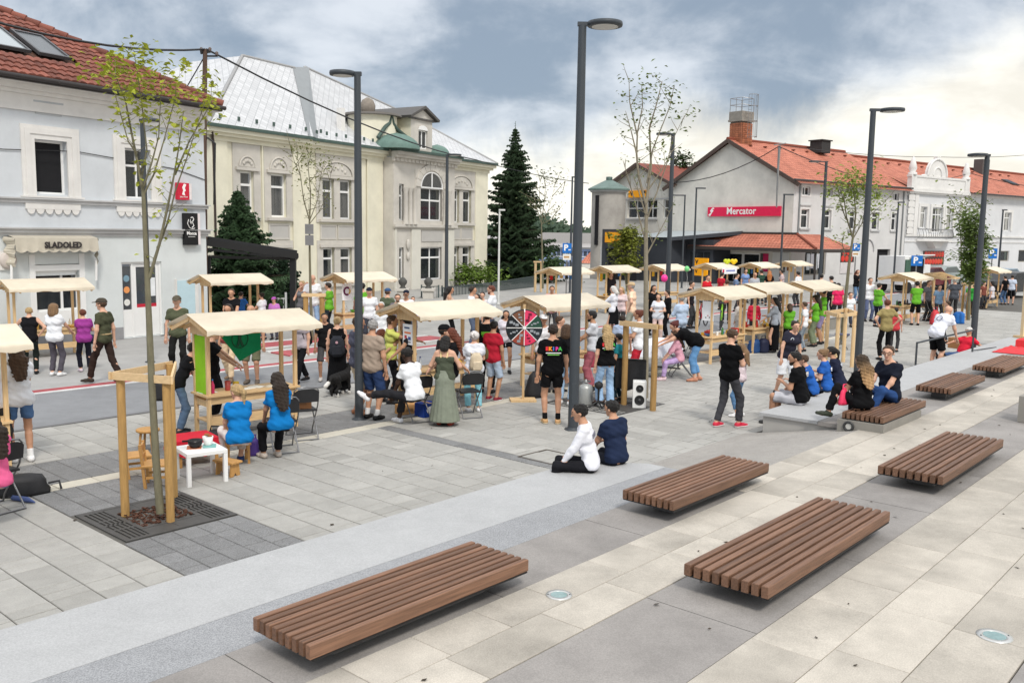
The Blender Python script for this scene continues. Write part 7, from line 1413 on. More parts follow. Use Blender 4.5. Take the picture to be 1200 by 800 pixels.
for i, x in enumerate((.24, .32, .48)): lath('water_bottle', ['left', 'middle', 'right'][i]+' one of three clear water bottles on the second stall counter', 'bottle', at(2, x, -.12+.05*i), BOT, M((.55, .60, .66), .1, .1, spec=.8), (CAPB, solid((40, 60, 150))), 'water bottles on the second stall')
random.seed(11)
USED = set(); CN = {'red': (190, 50, 50), 'yellow': (225, 180, 60), 'blue': (60, 110, 170), 'white': (230, 230, 230), 'brown': (115, 75, 45), 'green': (70, 130, 65), 'dark': (55, 55, 55), 'tan': (200, 165, 100)}
def goods(k, n, where, group, cols, x0=.3, x1=1.6, shape=None):
 for i in range(int(n*1.7)):
  gx = random.uniform(x0, x1); c = random.choice(cols); cn = min(CN, key=lambda q: sum((a-b)**2 for a, b in zip(CN[q], c))); p = at(k, gx, random.uniform(-.18, .18)); s = shape or random.choice(('jar', 'bottle', 'box', 'bowl')); label = '%s %s %s' % (cn, 'small box' if s == 'box' else s, where); label += '' if label not in USED else [', left part', ', middle part', ', right part'][min(2, int((gx-x0)/(x1-x0)*3))]
  if label in USED: continue
  USED.add(label)
  if s == 'box':
   o = thing('small_box', label, 'box', p, random.uniform(0, 3), group); w_, d_, h_ = random.uniform(.08, .2), random.uniform(.06, .12), random.uniform(.05, .16); MB().box((0, 0, h_/2), (w_, d_, h_), ch=.004).obj('carton', solid(c), o); MB().box((0, 0, h_+.004), (w_*.98, d_*.98, .006)).obj('lid', solid(tuple(min(255, q+15) for q in c)), o)
  else: lath({'jar': 'jar', 'bottle': 'bottle', 'bowl': 'bowl'}[s], label, s, p, {'jar': JAR, 'bottle': BOT, 'bowl': BOWL}[s], solid(c, .4), None if s == 'bowl' else ((([(.036, .085), (.036, .1), (.01, .101)]) if s == 'jar' else CAPB), solid((230, 230, 225))), group)
WARM = [(190, 60, 50), (225, 180, 60), (60, 110, 170), (230, 230, 225), (120, 80, 50), (70, 130, 70)]
goods(2, 7, 'among the drinks on the second stall counter', 'small goods on the second stall', WARM, .7, 1.6); goods(3, 7, 'on the counter behind the prize wheel', 'goods on the wheel stall', WARM); goods(14, 9, 'on the bicycle stall counter', 'goods on the bicycle stall', WARM); goods(15, 9, 'on the middle row stall counter', 'goods on the middle stall', WARM); goods(16, 4, 'on the counter by the green shirts', 'boxes on the green shirt stall', WARM, shape='box')
goods(5, 12, 'on the stall by the blue house', 'goods by the blue house', [(190, 150, 80), (225, 215, 190), (110, 70, 40), (60, 60, 55)], .5, 1.8); goods(17, 6, 'on the stall by the food truck', 'goods by the truck', [(60, 120, 60), (220, 220, 220), (50, 50, 55)]); goods(11, 7, 'on the white banner stall', 'goods on the banner stall', [(190, 40, 50), (230, 230, 230)]); goods(8, 6, 'on the far stall behind the wheel', 'goods on the far stall', WARM); goods(9, 6, 'on the far stall below the kiosk sign', 'goods below the kiosk', WARM); goods(7, 6, 'on the logo poster stall', 'goods on the poster stall', [(90, 170, 60), (230, 230, 230), (90, 50, 40)])
for k, n_, wh in ((8, 5, 'behind the wheel'), (9, 6, 'below the kiosk sign'), (10, 5, 'with the pink balloon'), (12, 5, 'before the canopy'), (13, 4, 'by the side windows')):
 for i, cn in enumerate(random.sample(list(CN), n_)):
  x = .35+1.2*i/(n_-1); h_ = random.uniform(.12, .34)
  o = thing('hanging_goods', '%s cloth hanging in the far stall %s' % (cn, wh), 'cloth', SM(k) @ Vector((x, .18, 1.62)), ang(k), 'goods hung in the far stalls'); MB().bx(-.07, -.012, -h_, .09, .012, 0).obj('cloth', cloth(CN[cn]), o); MB().tube([(0, 0, 0), (0, 0, .06)], .006, 4).obj('hook', BLACKM, o)
# ---------------------------------------------------------------- seats and tables
TUBE = M((.23, .23, .235), .3, .08, metal=.8, name='steel_tube'); VINYL = M((.022, .022, .024), .45, .12, 10, name='black_vinyl')
def folding_chair(label, p, rz, group='black folding chairs'):
 """local +y is where the sitter faces"""
 o = thing('folding_chair', label, 'chair', p, rz, group); w_ = .21; r_ = .011
 for s in (-1, 1):
  MB().tube([(s*w_, .24, .0), (s*w_, .20, .10), (s*w_*.97, -.14, .52), (s*w_*.95, -.20, .66), (s*w_*.9, -.235, .78)], r_, 7).obj('front_frame', TUBE, o)
  MB().tube([(s*(w_-.03), -.26, .0), (s*(w_-.03), .10, .45)], r_, 7).obj('rear_leg', TUBE, o)
 MB().tube([(-w_*.9, -.235, .78), (-w_*.7, -.25, .825), (0, -.255, .84), (w_*.7, -.25, .825), (w_*.9, -.235, .78)], r_, 7).obj('top_rail', TUBE, o)
 for y_, x_ in ((.24, w_), (-.26, w_-.03)): MB().tube([(-x_, y_, .012), (x_, y_, .012)], r_, 7).obj('floor_bar', TUBE, o)
 mb = MB(); n = 10; P_ = []
 for j in range(5):
  for i in range(n+1): a = (i/n-.5)*2; P_.append((a*w_*.93, -.215-.03*(j/4)-.03*(1-a*a), .60+.21*(j/4)*(1-.25*a**4)))
 mb.add(P_+[(x, y-.018, z) for x, y, z in P_], [(j*(n+1)+i, j*(n+1)+i+1, (j+1)*(n+1)+i+1, (j+1)*(n+1)+i) for j in range(4) for i in range(n)]+[(55+j*(n+1)+i, 55+(j+1)*(n+1)+i, 55+(j+1)*(n+1)+i+1, 55+j*(n+1)+i+1) for j in range(4) for i in range(n)], 0, True); mb.obj('backrest', VINYL, o)
 MB().box((0, .02, .455), (.38, .37, .035), ch=.012).obj('seat', VINYL, o); return o
def hd(deg): return -rad(deg)           # heading: 0 away, 90 right, 180 to the camera
fc0 = {}
fc0[1] = folding_chair('black folding chair under the long haired woman in blue', G(331, 527), hd(-28)); fc0[2] = folding_chair('folding chair with a carton on it beside the blue shirted women', G(355, 512), hd(-28)); fc0[3] = folding_chair('folding chair of the seated man in white shirt', G(487, 492), hd(-35)); fc0[4] = folding_chair('empty folding chair right of the olive dress', G(548, 487), hd(-25)); fc0[5] = folding_chair('black folding chair at the left picture edge', G(-3, 596), hd(-60)); fc0[6] = folding_chair('folding chair hung with a black jacket behind the loudspeaker', G(742, 470), hd(20)); fc0[7] = folding_chair('folding chair of the girl in pink by the white table', G(797, 440), hd(-90)); fc0[8] = folding_chair('folding chair far right by the seated woman in grey', G(1161, 360), hd(-60)); fc0[9] = folding_chair('folding chair by the bare stall frame', G(1087, 376), hd(80))
o = thing('black_jacket', 'black jacket slung over the folding chair behind the loudspeaker', 'jacket', G(742, 470), hd(20)); mb = MB(); n = 12
mb.add([(.30*math.sin((i/n-.5)*3.0), -.30-.05*math.cos((i/n-.5)*3)+.012*math.sin(i*2+j), .88-.60*(j/8)**1.1+.0*i-.03*math.cos(i*1.3)*(j/8)) for j in range(9) for i in range(n+1)]+[(.24*math.sin((i/n-.5)*3.0), -.19, .87-.42*(j/8)) for j in range(9) for i in range(n+1)], [(j*(n+1)+i, j*(n+1)+i+1, (j+1)*(n+1)+i+1, (j+1)*(n+1)+i) for j in list(range(8))+list(range(9, 17)) for i in range(n)]+[(i, i+1, 117+i+1, 117+i) for i in range(n)], 0, True); mb.obj('cloth', BLACKP, o)
def carton(label, p, rz, d, col=(150, 105, 70), name='carton_box'):
 o = thing(name, label, 'box', p, rz); MB().box((0, 0, d[2]/2), d, ch=.004).obj('box', solid(col, .8), o); MB().box((0, 0, d[2]+.003), (d[0]*.16, d[1]*.99, .004)).obj('tape', solid((185, 150, 110), .4), o); MB().bx(-d[0]*.2, -d[1]/2-.003, d[2]*.3, d[0]*.2, -d[1]/2+.001, d[2]*.6).obj('print', solid(tuple(int(c*.8) for c in col)), o); return o
p = G(355, 512); p.z = .475; carton('brown carton on the folding chair by the nearest stall', p, .3, (.26, .24, .22)); p = G(476, 484); carton('brown carton on the ground under the second stall', p, .7, (.34, .22, .17), (185, 140, 90))
p = G(500, 487); o = carton('blue box with a white oval under the second stall', p, .75, (.34, .26, .24), (25, 60, 140)); mb = MB(); mb.lathe([(.07, 0), (.07, .004)], 18, X=Matrix.Translation((0, -.135, .13)) @ Matrix.Rotation(math.pi/2, 4, 'X') @ Matrix.Scale(1.5, 4, (1, 0, 0))); mb.obj('oval', WHI, o)
def small_chair(label, p, rz):
 o = thing('wooden_chair', label, 'chair', p, rz, "children's wooden chairs");
 for x in (-.14, .14):
  MB().bx(x-.018, .10, 0, x+.018, .14, .27).obj('leg', CHAIRW, o); MB().bar((x, -.14, 0), (x*.95, -.19, .56), .034, .034).obj('rear_post', CHAIRW, o); MB().bx(x-.01, -.13, .12, x+.01, .105, .15).obj('stretcher', CHAIRW, o)
 MB().box((0, -.02, .285), (.34, .33, .028), ch=.008).obj('seat', CHAIRW, o)
 for z in (.40, .515): MB().bar((-.13, -.175-.05*(z-.4), z), (.13, -.175-.05*(z-.4), z), .022, .065 if z > .5 else .04).obj('back_slat', CHAIRW, o)
 return o
small_chair('small wooden chair beside the round stool, left of the white table', G(163, 557), hd(60)); small_chair('small wooden chair just behind the near tree trunk', G(186, 568), hd(75)); small_chair('small wooden chair under the fair haired woman in blue', G(278, 541), hd(-25))
o = thing('round_stool', 'round wooden stool behind the near tree guard', 'stool', G(174, 529)); MB().lathe([(.15, .30), (.165, .31), (.165, .335), (.15, .345)], 22).obj('seat', CHAIRW, o)
for k in range(4): q = math.pi/4+k*math.pi/2; MB().tube([(.10*math.cos(q), .10*math.sin(q), .305), (.14*math.cos(q), .14*math.sin(q), 0)], [.02, .015], 7).obj('leg', CHAIRW, o)
o = thing('low_bench', 'tiny wooden step stool in front of the white table', 'stool', G(267, 556), hd(30)); MB().box((0, 0, .19), (.36, .19, .026), ch=.006).obj('seat', CHAIRW, o)
for s in (-1, 1): mb = MB(); mb.prism([(-.085, 0), (-.03, 0), (0, .05), (.03, 0), (.085, 0), (.065, .176), (-.065, .176)], -.012, .012, X=Matrix.Translation((s*.13, 0, 0)) @ Matrix.Rotation(math.pi/2, 4, 'Z')); mb.obj('side', CHAIRW, o)
def table(label, p, rz, w_, d_, h_, mat, leg=.05, name='table', cat='table'):
 o = thing(name, label, cat, p, rz); MB().box((0, 0, h_-.025), (w_, d_, .05), ch=.006).obj('tabletop', mat, o)
 for x in (-1, 1):
  for y in (-1, 1): MB().box((x*(w_/2-leg/2), y*(d_/2-leg/2), (h_-.052)/2), (leg, leg, h_-.052)).obj('leg', mat, o)
 return o
tb = table('low white square table with a black bowl and a pot', G(236, 562), hd(-38), .52, .52, .43, WHITEP); TBm = Matrix.Translation(tb.location) @ Matrix.Rotation(tb.rotation_euler.z, 4, 'Z')
rt = table('low table under a red cloth behind the white table', G(226, 541), hd(-38), .55, .5, .36, CHAIRW, name='low_table'); o = thing('red_tablecloth', 'bright red cloth draped over the low table', 'tablecloth', rt.location, rt.rotation_euler.z); mb = MB(); n = 10
mb.add([(x*.36*(1 if abs(x) < .9 else .86), y*.33*(1 if abs(y) < .9 else .86), .372-(0 if max(abs(x), abs(y)) < .85 else .22+.03*math.sin(x*9+y*7))) for y in np.linspace(-1, 1, n+1) for x in np.linspace(-1, 1, n+1)], [(j*(n+1)+i, j*(n+1)+i+1, (j+1)*(n+1)+i+1, (j+1)*(n+1)+i) for j in range(n) for i in range(n)]); mb.obj('cloth', solid((196, 30, 50), .85, bump=.3, bscale=10), o)
o = thing('craft_board', 'teal and orange cards lying on the white table', 'cards', TBm @ Vector((.02, .02, .432)), .3); MB().box((-.09, 0, 0), (.18, .2, .006)).obj('orange_card', solid((190, 110, 70)), o); MB().box((.10, .02, .004), (.16, .2, .006)).obj('teal_card', solid((120, 175, 170)), o)
o = thing('bowl', 'black handled bowl on the white table', 'bowl', TBm @ Vector((-.06, .02, .438)), .4); MB().lathe([(.06, 0), (.09, .05), (.095, .10), (.085, .10), (.055, .01)], 16).obj('bowl', solid((24, 24, 26), .35), o); MB().bx(-.16, -.015, .08, -.09, .015, .10).obj('handle', solid((24, 24, 26), .35), o)
o = thing('pot', 'white pot filled with brown cookies on the white table', 'pot', TBm @ Vector((.12, .06, .443))); MB().lathe([(.05, 0), (.07, .11), (.064, .11), (.045, .02)], 14).obj('pot', WHITEP, o)
for k in range(9): MB().ball((.035*math.cos(k*2.1)*(.4+.6*(k % 2)), .035*math.sin(k*2.1), .115+.012*(k % 3)), .022, 7, sz=(1, 1, .7)).obj('cookie', solid((150, 95, 55)), o)
# white cloth table and its goods, seat stool
o = thing('cloth_table', 'long table under a white cloth beside the bending woman', 'table', G(768, 436), hd(-62)); n = 16
mb = MB(); mb.add([(x*.95*(1 if abs(x) < .93 else .985), y*.38*(1 if abs(y) < .88 else 1.0), .74-(0 if max(abs(x)-.02, abs(y)) < .9 else .26+.035*math.sin(x*16)*math.cos(y*6))) for y in np.linspace(-1, 1, n+1) for x in np.linspace(-1, 1, n+1)], [(j*(n+1)+i, j*(n+1)+i+1, (j+1)*(n+1)+i+1, (j+1)*(n+1)+i) for j in range(n) for i in range(n)]); mb.obj('cloth', solid((222, 226, 235), .9, bump=.3, bscale=8), o)
for x in (-.8, .8):
 for y in (-.3, .3): MB().bar((x, y, 0), (x, y, .72), .03, .03).obj('leg', BLACKM, o)
 MB().bar((x, -.36, .02), (x, .36, .02), .03, .03).obj('foot', BLACKM, o)
o = thing('photo_frame', 'white framed black and white pictures on the cloth table', 'frame', Vector((*G(790, 430).xy, .745)), hd(150)); MB().bar((0, 0, 0), (0, .06, .22), .34, .015).obj('frame', WHITEP, o)
for x in (-.09, .08): MB().bx(x-.05, -.012, .05, x+.05, .02, .17).obj('picture', solid((30, 30, 34)), o)
o = thing('camp_stool', 'small folding stool with crossed legs inside the four post guard', 'stool', G(986, 409), hd(20)); MB().box((0, 0, .44), (.42, .36, .03)).obj('seat', solid((80, 85, 110)), o)
for s in (-1, 1):
 for y in (-.15, .15): MB().bar((-s*.18, y, 0), (s*.18, y, .43), .02, .02).obj('leg', GREYM, o)
# ---------------------------------------------------------------- wheel of fortune, loudspeaker, gas bottle, bags
wc = G(613, 470); o = thing('prize_wheel', 'eight segment prize wheel in black and pink on a wooden stand', 'prize wheel', wc, hd(-6)); zc = height(613, 470, 384); R_ = .345
cols = [(30, 34, 38), (228, 62, 104), (34, 40, 44), (28, 32, 36), (225, 60, 100), (150, 70, 50), (30, 34, 38), (40, 44, 48)]
cols = [(40, 78, 62), (230, 65, 108), (120, 80, 60), (24, 28, 32), (26, 34, 38), (150, 66, 48), (232, 62, 100), (38, 44, 50)]
for k in range(8):
 a0, a1 = 2*math.pi*k/8, 2*math.pi*(k+1)/8; mb = MB(); mb.prism([(0, zc)]+[(R_*math.cos(a0+(a1-a0)*j/6), zc+R_*math.sin(a0+(a1-a0)*j/6)) for j in range(7)], -.012, .012); s_ = mb.obj('segment', solid(cols[k], .5), o); am = (a0+a1)/2
 for j in range(3): x_, z_ = R_*(.45+.18*j)*math.cos(am), zc+R_*(.45+.18*j)*math.sin(am); mb = MB(); mb.box((x_, -.0145, z_), (.035+.03*((k+j) % 2), .004, .03+.02*(k % 2))); mb.obj('print', solid((150, 155, 160) if k not in (1, 6) else (120, 25, 55)), s_)
 MB().bar((0, -.016, zc), (R_*math.cos(a0), -.016, zc+R_*math.sin(a0)), .009, .014).obj('divider', WHI, o)
MB().tube([(R_*math.cos(q), 0, zc+R_*math.sin(q)) for q in [2*math.pi*k/40 for k in range(41)]], .014, 6).obj('rim', solid((40, 42, 46)), o); MB().lathe([(.035, 0), (.03, .03)], 14, X=Matrix.Translation((0, -.015, zc)) @ Matrix.Rotation(math.pi/2, 4, 'X')).obj('hub', WHI, o)
MB().bar((0, .03, 0), (0, .03, zc+.45), .045, .03).obj('stand', WOOD, o); MB().box((0, .05, .02), (.5, .34, .04)).obj('foot', WOOD, o); MB().bar((0, .0, zc+R_+.02), (0, -.03, zc+R_-.04), .02, .01).obj('pointer', WHI, o)
p = G(749, 478); o = thing('loudspeaker', 'white loudspeaker with two dark cones standing on the ground', 'loudspeaker', p, hd(186)+math.pi); w_, h_ = .25, height(749, 478, 447); MB().box((0, .12, h_/2), (w_, .24, h_), ch=.01).obj('cabinet', WHITEP, o)
for z_, r_ in ((h_*.73, .072), (h_*.30, .095)): c_ = MB().lathe([(r_, 0), (r_*.95, .012), (r_*.82, .014), (r_*.78, -.0), (r_*.35, -.004), (r_*.28, .008), (.005, .012)], 22, X=Matrix.Translation((0, -.002, z_)) @ Matrix.Rotation(math.pi/2, 4, 'X')).obj('cone', solid((38, 38, 40), .5), o); MB().lathe([(r_*.26, 0), (.01, .012)], 14, X=Matrix.Translation((0, -.012, z_)) @ Matrix.Rotation(math.pi/2, 4, 'X')).obj('dust_cap', solid((75, 75, 78)), c_)
p = G(686, 473); o = thing('gas_cylinder', 'grey gas cylinder behind the tallest lamp post', 'gas cylinder', p); MB().lathe([(.13, 0), (.14, .03), (.14, .30), (.12, .36), (.05, .40)], 18).obj('body', M((.40, .41, .40), .4, .06, metal=.3), o); MB().tube([(.09*math.cos(q), .09*math.sin(q), .44) for q in [2*math.pi*k/16 for k in range(17)]], .012, 5).obj('collar', GREYM, o); MB().lathe([(.03, .40), (.03, .47), (.01, .48)], 8).obj('valve', GREYM, o)
p = G(701, 477); o = thing('black_stand', 'black tripod stand with a gadget beside the jeans of the blond woman', 'stand', p); MB().tube([(0, 0, .1), (0, 0, .50)], .02, 7).obj('column', BLACKM, o); MB().ball((0, 0, .42), .085, 9, sz=(1, .8, .9)).obj('motor', BLACKP, o)
for k in range(4): q = k*math.pi/2+.3; MB().tube([(0, 0, .12), (.2*math.cos(q), .2*math.sin(q), .01)], .018, 6).obj('leg', BLACKM, o)
def bag(name, label, p, rz, w_, d_, h_, mat, cat='bag', straps=True, taper=.6):
 o = thing(name, label, cat, p, rz); mb = MB(); n = 14; V_ = []
 for j in range(7):
  f = j/6; s_ = (1-(1-taper)*f**1.4)*(1 if f < 1 else .5)
  for i in range(n): q = 2*math.pi*i/n; c_, s2 = math.cos(q), math.sin(q); e_ = .7; V_.append((w_/2*s_*math.copysign(abs(c_)**e_, c_)*(1+.05*math.sin(i*3+j*2)), d_/2*s_*math.copysign(abs(s2)**e_, s2)*(1+.06*math.sin(i*2-j)), h_*f+.01*math.sin(i*2.2+j)*(0 < j < 6)))
 mb.add(V_, [(j*n+i, j*n+(i+1) % n, (j+1)*n+(i+1) % n, (j+1)*n+i) for j in range(6) for i in range(n)]+[tuple(range(6*n, 7*n)), tuple(reversed(range(n)))], 0, True); mb.obj('body', mat, o)
 if straps: MB().tube([(-w_*.22, 0, h_*.93), (-w_*.18, 0, h_*1.2), (w_*.18, 0, h_*1.2), (w_*.22, 0, h_*.93)], .012, 6).obj('strap', mat, o)
 return o
bag('sack', 'black cloth sack on the ground beside the prize wheel', G(626, 465), .4, .42, .30, .52, BLACKP, straps=False, taper=.35)
o = bag('backpack', 'black backpack lying on the paving at the left edge', G(27, 578), .5, .60, .34, .24, BLACKP, 'backpack', False, .7); MB().tube([(.28, 0, .1), (.40, -.02, .12), (.42, -.05, .02)], .014, 6).obj('strap', BLACKP, o)
o = thing('umbrella', 'folded blue and white umbrella beside the black backpack', 'umbrella', G(27, 588), .2); MB().tube([(-.14, .1, .03), (.05, -.02, .035), (.16, -.1, .02)], [.03, .035, .008], 8).obj('canopy', solid((70, 85, 130)), o); MB().tube([(-.14, .1, .03), (-.2, .14, .03)], .012, 6).obj('handle', BLACKM, o)
bag('shoulder_bag', 'black shoulder bag behind the boy bending at the nearest stall', G(189, 500)+Vector((0, 0, .45)), .2, .34, .2, .34, BLACKP); bag('purple_bag', 'purple bag beside the leg of the fair woman in blue', G(297, 533), .4, .18, .14, .25, solid((70, 50, 120)), taper=.85); bag('black_bag', 'black bag under the nearest counter', G(254, 523), .1, .4, .24, .26, BLACKP)
bag('blue_bag', 'blue bag under the bicycle stall', G(884, 413), .7, .45, .3, .38, solid((35, 70, 120)), taper=.9); bag('navy_bag', 'navy bag beside the blue bag under the stall', G(894, 413), .5, .34, .28, .40, solid((30, 35, 60)), taper=.9); bag('red_bag', 'dark red bag beside the navy bag', G(902, 411), .5, .3, .24, .30, solid((150, 50, 55)), taper=.8)
bag('pink_crate', 'pink fabric crate on the chair behind the wheel stall', G(694, 452)+Vector((0, 0, .42)), .2, .38, .3, .3, solid((175, 70, 90)), 'crate', False, .98)
bag('blue_cooler', 'bright blue cool box behind the bent man', G(1123, 379), .2, .42, .34, .46, solid((40, 110, 190)), 'cool box', False, .95); bag('red_backpack', 'red backpack on the ground by the bent man', G(1095, 380), .2, .36, .3, .55, solid((205, 65, 75)), 'backpack', True, .6)
# balloons
def balloon(label, px, py, Y, r, col, heart=False):
 c = at_depth(px, py, Y); o = thing('balloon', label, 'balloon', c, 0, 'balloons'); mb = MB()
 if heart:
  for s in (-1, 1): mb.ball((s*r*.42, 0, r*.15), r*.62, 12, sz=(1, .6, 1))
  mb.ball((0, 0, -r*.25), r*.62, 12, sz=(1.0, .6, 1.0))
 else: mb.ball((0, 0, 0), r, 14, sz=(1, 1, 1.12)); mb.lathe([(.02, -r*1.2), (.01, -r*1.08)], 6)
 mb.obj('skin', solid(col, .25), o); MB().tube([(0, 0, -r), (.03, 0, -r-.3), (0, 0, -r-.7)], .004, 4).obj('string', WHI, o)
balloon('round pink balloon by the far stall', 778.5, 326, 33, .125, (245, 60, 150)); balloon('round green balloon beside the lamp post', 805, 315, 38, .11, (120, 205, 130)); balloon('left yellow green heart balloon before the glass doors', 852, 306.5, 44, .17, (190, 200, 40), True); balloon('right yellow heart balloon before the glass doors', 860, 306.5, 44, .17, (235, 195, 30), True)
# bicycles
def bicycle(label, px, py, rz, col):
 p = G(px, py); o = thing('bicycle', label, 'bicycle', p, rz, 'bicycles behind the stall'); c = solid(col, .3)
 for x in (-.52, .52):
  w_ = MB().tube([(x+.33*math.cos(q), 0, .35+.33*math.sin(q)) for q in [2*math.pi*k/28 for k in range(29)]], .022, 6).obj('wheel', BLACKM, o)
  for k in range(9): q = math.pi*k/9; MB().tube([(x-.32*math.cos(q), 0, .35-.32*math.sin(q)), (x+.32*math.cos(q), 0, .35+.32*math.sin(q))], .003, 3).obj('spoke', GREYM, w_)
 for a, b_ in (((-.52, .35), (-.15, .80)), ((-.15, .80), (.36, .84)), ((-.06, .32), (.36, .78)), ((-.06, .32), (-.17, .88)), ((-.52, .35), (-.06, .32)), ((.52, .35), (.34, .95))): MB().tube([(a[0], 0, a[1]), (b_[0], 0, b_[1])], .02, 6).obj('frame_tube', c, o)
 MB().box((-.18, 0, .92), (.26, .14, .06), ch=.02).obj('saddle', BLACKP, o); MB().tube([(.30, -.28, 1.02), (.36, -.12, 1.0), (.34, 0, .97), (.36, .12, 1.0), (.30, .28, 1.02)], .013, 6).obj('handlebar', BLACKM, o); MB().lathe([(.09, -.01), (.09, .01)], 14, X=Matrix.Translation((-.06, .03, .32)) @ Matrix.Rotation(math.pi/2, 4, 'X')).obj('chainring', GREYM, o)
 MB().box((.50, 0, .76), (.28, .24, .18)).obj('basket', BLACKM, o); return o
bicycle('red bicycle standing behind the middle stall', 822, 383, rad(62), (165, 35, 55)); bicycle('lime green bicycle right of the red one', 845, 385, rad(74), (130, 190, 30))
# dog
p = G(399, 463); R3_ = V3; D = Field(.04)
for a, b_, ra, rb in (((0, -.22, .43), (0, .20, .45), .105, .125), ((0, .20, .47), (0, .36, .60), .085, .06), ((0, .38, .64), (0, .45, .64), .07, .055), ((0, .45, .62), (0, .56, .60), .042, .030), ((.07, .22, .40), (.08, .24, .18), .05, .032), ((.08, .24, .18), (.08, .23, .03), .03, .03), ((-.07, .22, .40), (-.08, .20, .18), .05, .032), ((-.08, .20, .18), (-.08, .19, .03), .03, .03), ((.07, -.22, .42), (.09, -.16, .24), .08, .045), ((.09, -.16, .24), (.09, -.29, .15), .04, .028), ((.09, -.29, .15), (.09, -.25, .03), .028, .03), ((-.07, -.22, .42), (-.09, -.12, .24), .08, .045), ((-.09, -.12, .24), (-.09, -.25, .15), .04, .028), ((-.09, -.25, .15), (-.09, -.21, .03), .028, .03), ((0, -.30, .46), (0, -.45, .36), .035, .03), ((0, -.45, .36), (0, -.56, .30), .045, .02), ((.055, .37, .70), (.075, .35, .60), .028, .02), ((-.055, .37, .70), (-.075, .35, .60), .028, .02)): D.add(a, b_, ra, rb)
l_, h_ = D.bounds(.03); dog = net_obj('dog', lambda P: D.eval(P)+.006*np.sin(P[..., 0]*70+P[..., 2]*50)*np.sin(P[..., 1]*60), l_, h_, .018, M((.012, .011, .011), .8, .3, 20, .4, 50)); tag(dog, 'black dog with a white tail tip and paws beside the backpack woman', 'dog'); dog.location = p; dog.rotation_euler = (0, 0, hd(25)); dog.scale = (.85, .85, .85)
for nm, a, b_, r_ in (('white_tail', (0, -.45, .36), (0, -.57, .295), .048), ('white_paw', (.08, .23, .06), (.08, .25, .02), .04), ('white_paw', (-.08, .19, .06), (-.08, .21, .02), .04), ('white_paw', (.09, -.25, .06), (.09, -.23, .02), .04), ('white_chest', (0, .30, .44), (0, .33, .52), .075)):
 F_ = Field().add(a, b_, r_); l_, h_ = F_.bounds(.02); net_obj(nm, lambda P: F_.eval(P), l_, h_, .016, M((.65, .63, .6), .8, .1, 20), dog)
# ================================================================ the people
def wm(o): return Matrix.Translation(o.location) @ Matrix.Rotation(o.rotation_euler.z, 4, 'Z') @ Matrix.Scale(o.scale.x, 4)
def per(px, yf, yt, head, label, **k):
 k.setdefault('h', max(.9, height(px, yf, yt)*.985)); return person(G(px, yf), head, label, **k)
def perh(px, yt, h, head, label, **k):
 p = G(px, yt, h*1.01); p.z = 0; return person(p, head, label, h=h, **k)
def sit(px, ys, sh, head, label, base=0, **k):
 p = G(px, ys, sh+base); p.z = base; return person(p, head, label, pose='sit', sh=sh, **k)
RB = [(225, 50, 60), (245, 150, 40), (70, 120, 200), (220, 60, 150), (70, 180, 80)]
def crew(o, Mx, w):
 for i, ch in enumerate('EKIPA'): words(ch, .082, solid(RB[i]), o, X=Mx @ upright((i-2)*.056, -.142*w, .385), bold=.006)
 for z, ww, c in ((.315, .26, (230, 230, 230)), (.285, .20, (120, 190, 90))): MB().bx(-ww/2, -.144*w, z-.008, ww/2, -.140*w, z+.008, X=Mx).obj('print_line', solid(c), o)
def small_print(col, w_=.14, h_=.05, z=.37, front=False, x=0):
 def f(o, Mx, w): y = .150*w if front else -.142*w; MB().bx(x-w_/2, y-.003, z-h_/2, x+w_/2, y+.003, z+h_/2, X=Mx).obj('print', solid(col), o); MB().bx(x-w_*.4, y-.003, z-h_, x+w_*.4, y+.003, z-h_*.75, X=Mx).obj('print', solid(col), o)
 return f
def ring_print(col, front=True, x=.07, z=.40, r=.035):
 def f(o, Mx, w): y = .142*w if front else -.145*w; MB().tube([Mx @ Vector((x+r*math.cos(q), y, z+r*math.sin(q))) for q in [2*math.pi*k/14 for k in range(15)]], .008, 5).obj('print', solid(col), o)
 return f
def carried(o, name, label, cat, Mx, col, size=(.30, .15, .40), z=.30, y=-.20, straps=True, badge=None):
 t_ = thing(name, label, cat); t_.matrix_world = wm(o) @ Mx @ Matrix.Translation((0, y, z-size[1]))
 mb = MB(); n = 12; V_ = []
 for j in range(7):
  f = j/6; s_ = (1-.25*abs(f-.35)**1.5*2)*(1 if 0 < f < 1 else .55)
  for i in range(n): q = 2*math.pi*i/n; c_, s2 = math.cos(q), math.sin(q); V_.append((size[0]/2*s_*math.copysign(abs(c_)**.7, c_), size[1]/2*s_*math.copysign(abs(s2)**.7, s2), (f-.5)*size[2]))
 mb.add(V_, [(j*n+i, j*n+(i+1) % n, (j+1)*n+(i+1) % n, (j+1)*n+i) for j in range(6) for i in range(n)]+[tuple(range(6*n, 7*n)), tuple(reversed(range(n)))], 0, True); mb.obj('body', cloth(col), t_)
 if straps:
  for s in (-1, 1): MB().tube([(s*.08, .05, size[2]*.42), (s*.105, .14, size[2]*.52), (s*.12, .31, size[2]*.30), (s*.13, .25, -size[2]*.1), (s*.12, .05, -size[2]*.35)], .014, 5).obj('strap', cloth(col), t_)
  mb = MB(); mb.box((0, -size[1]*.52, -size[2]*.15), (size[0]*.6, .05, size[2]*.42), ch=.015); mb.obj('pocket', cloth(col), t_)
 if badge: MB().lathe([(.03, 0), (.03, .006)], 12, X=Matrix.Translation((0, -size[1]*.52-.02, size[2]*.22)) @ Matrix.Rotation(math.pi/2, 4, 'X')).obj('badge', solid(badge), t_)
 return t_
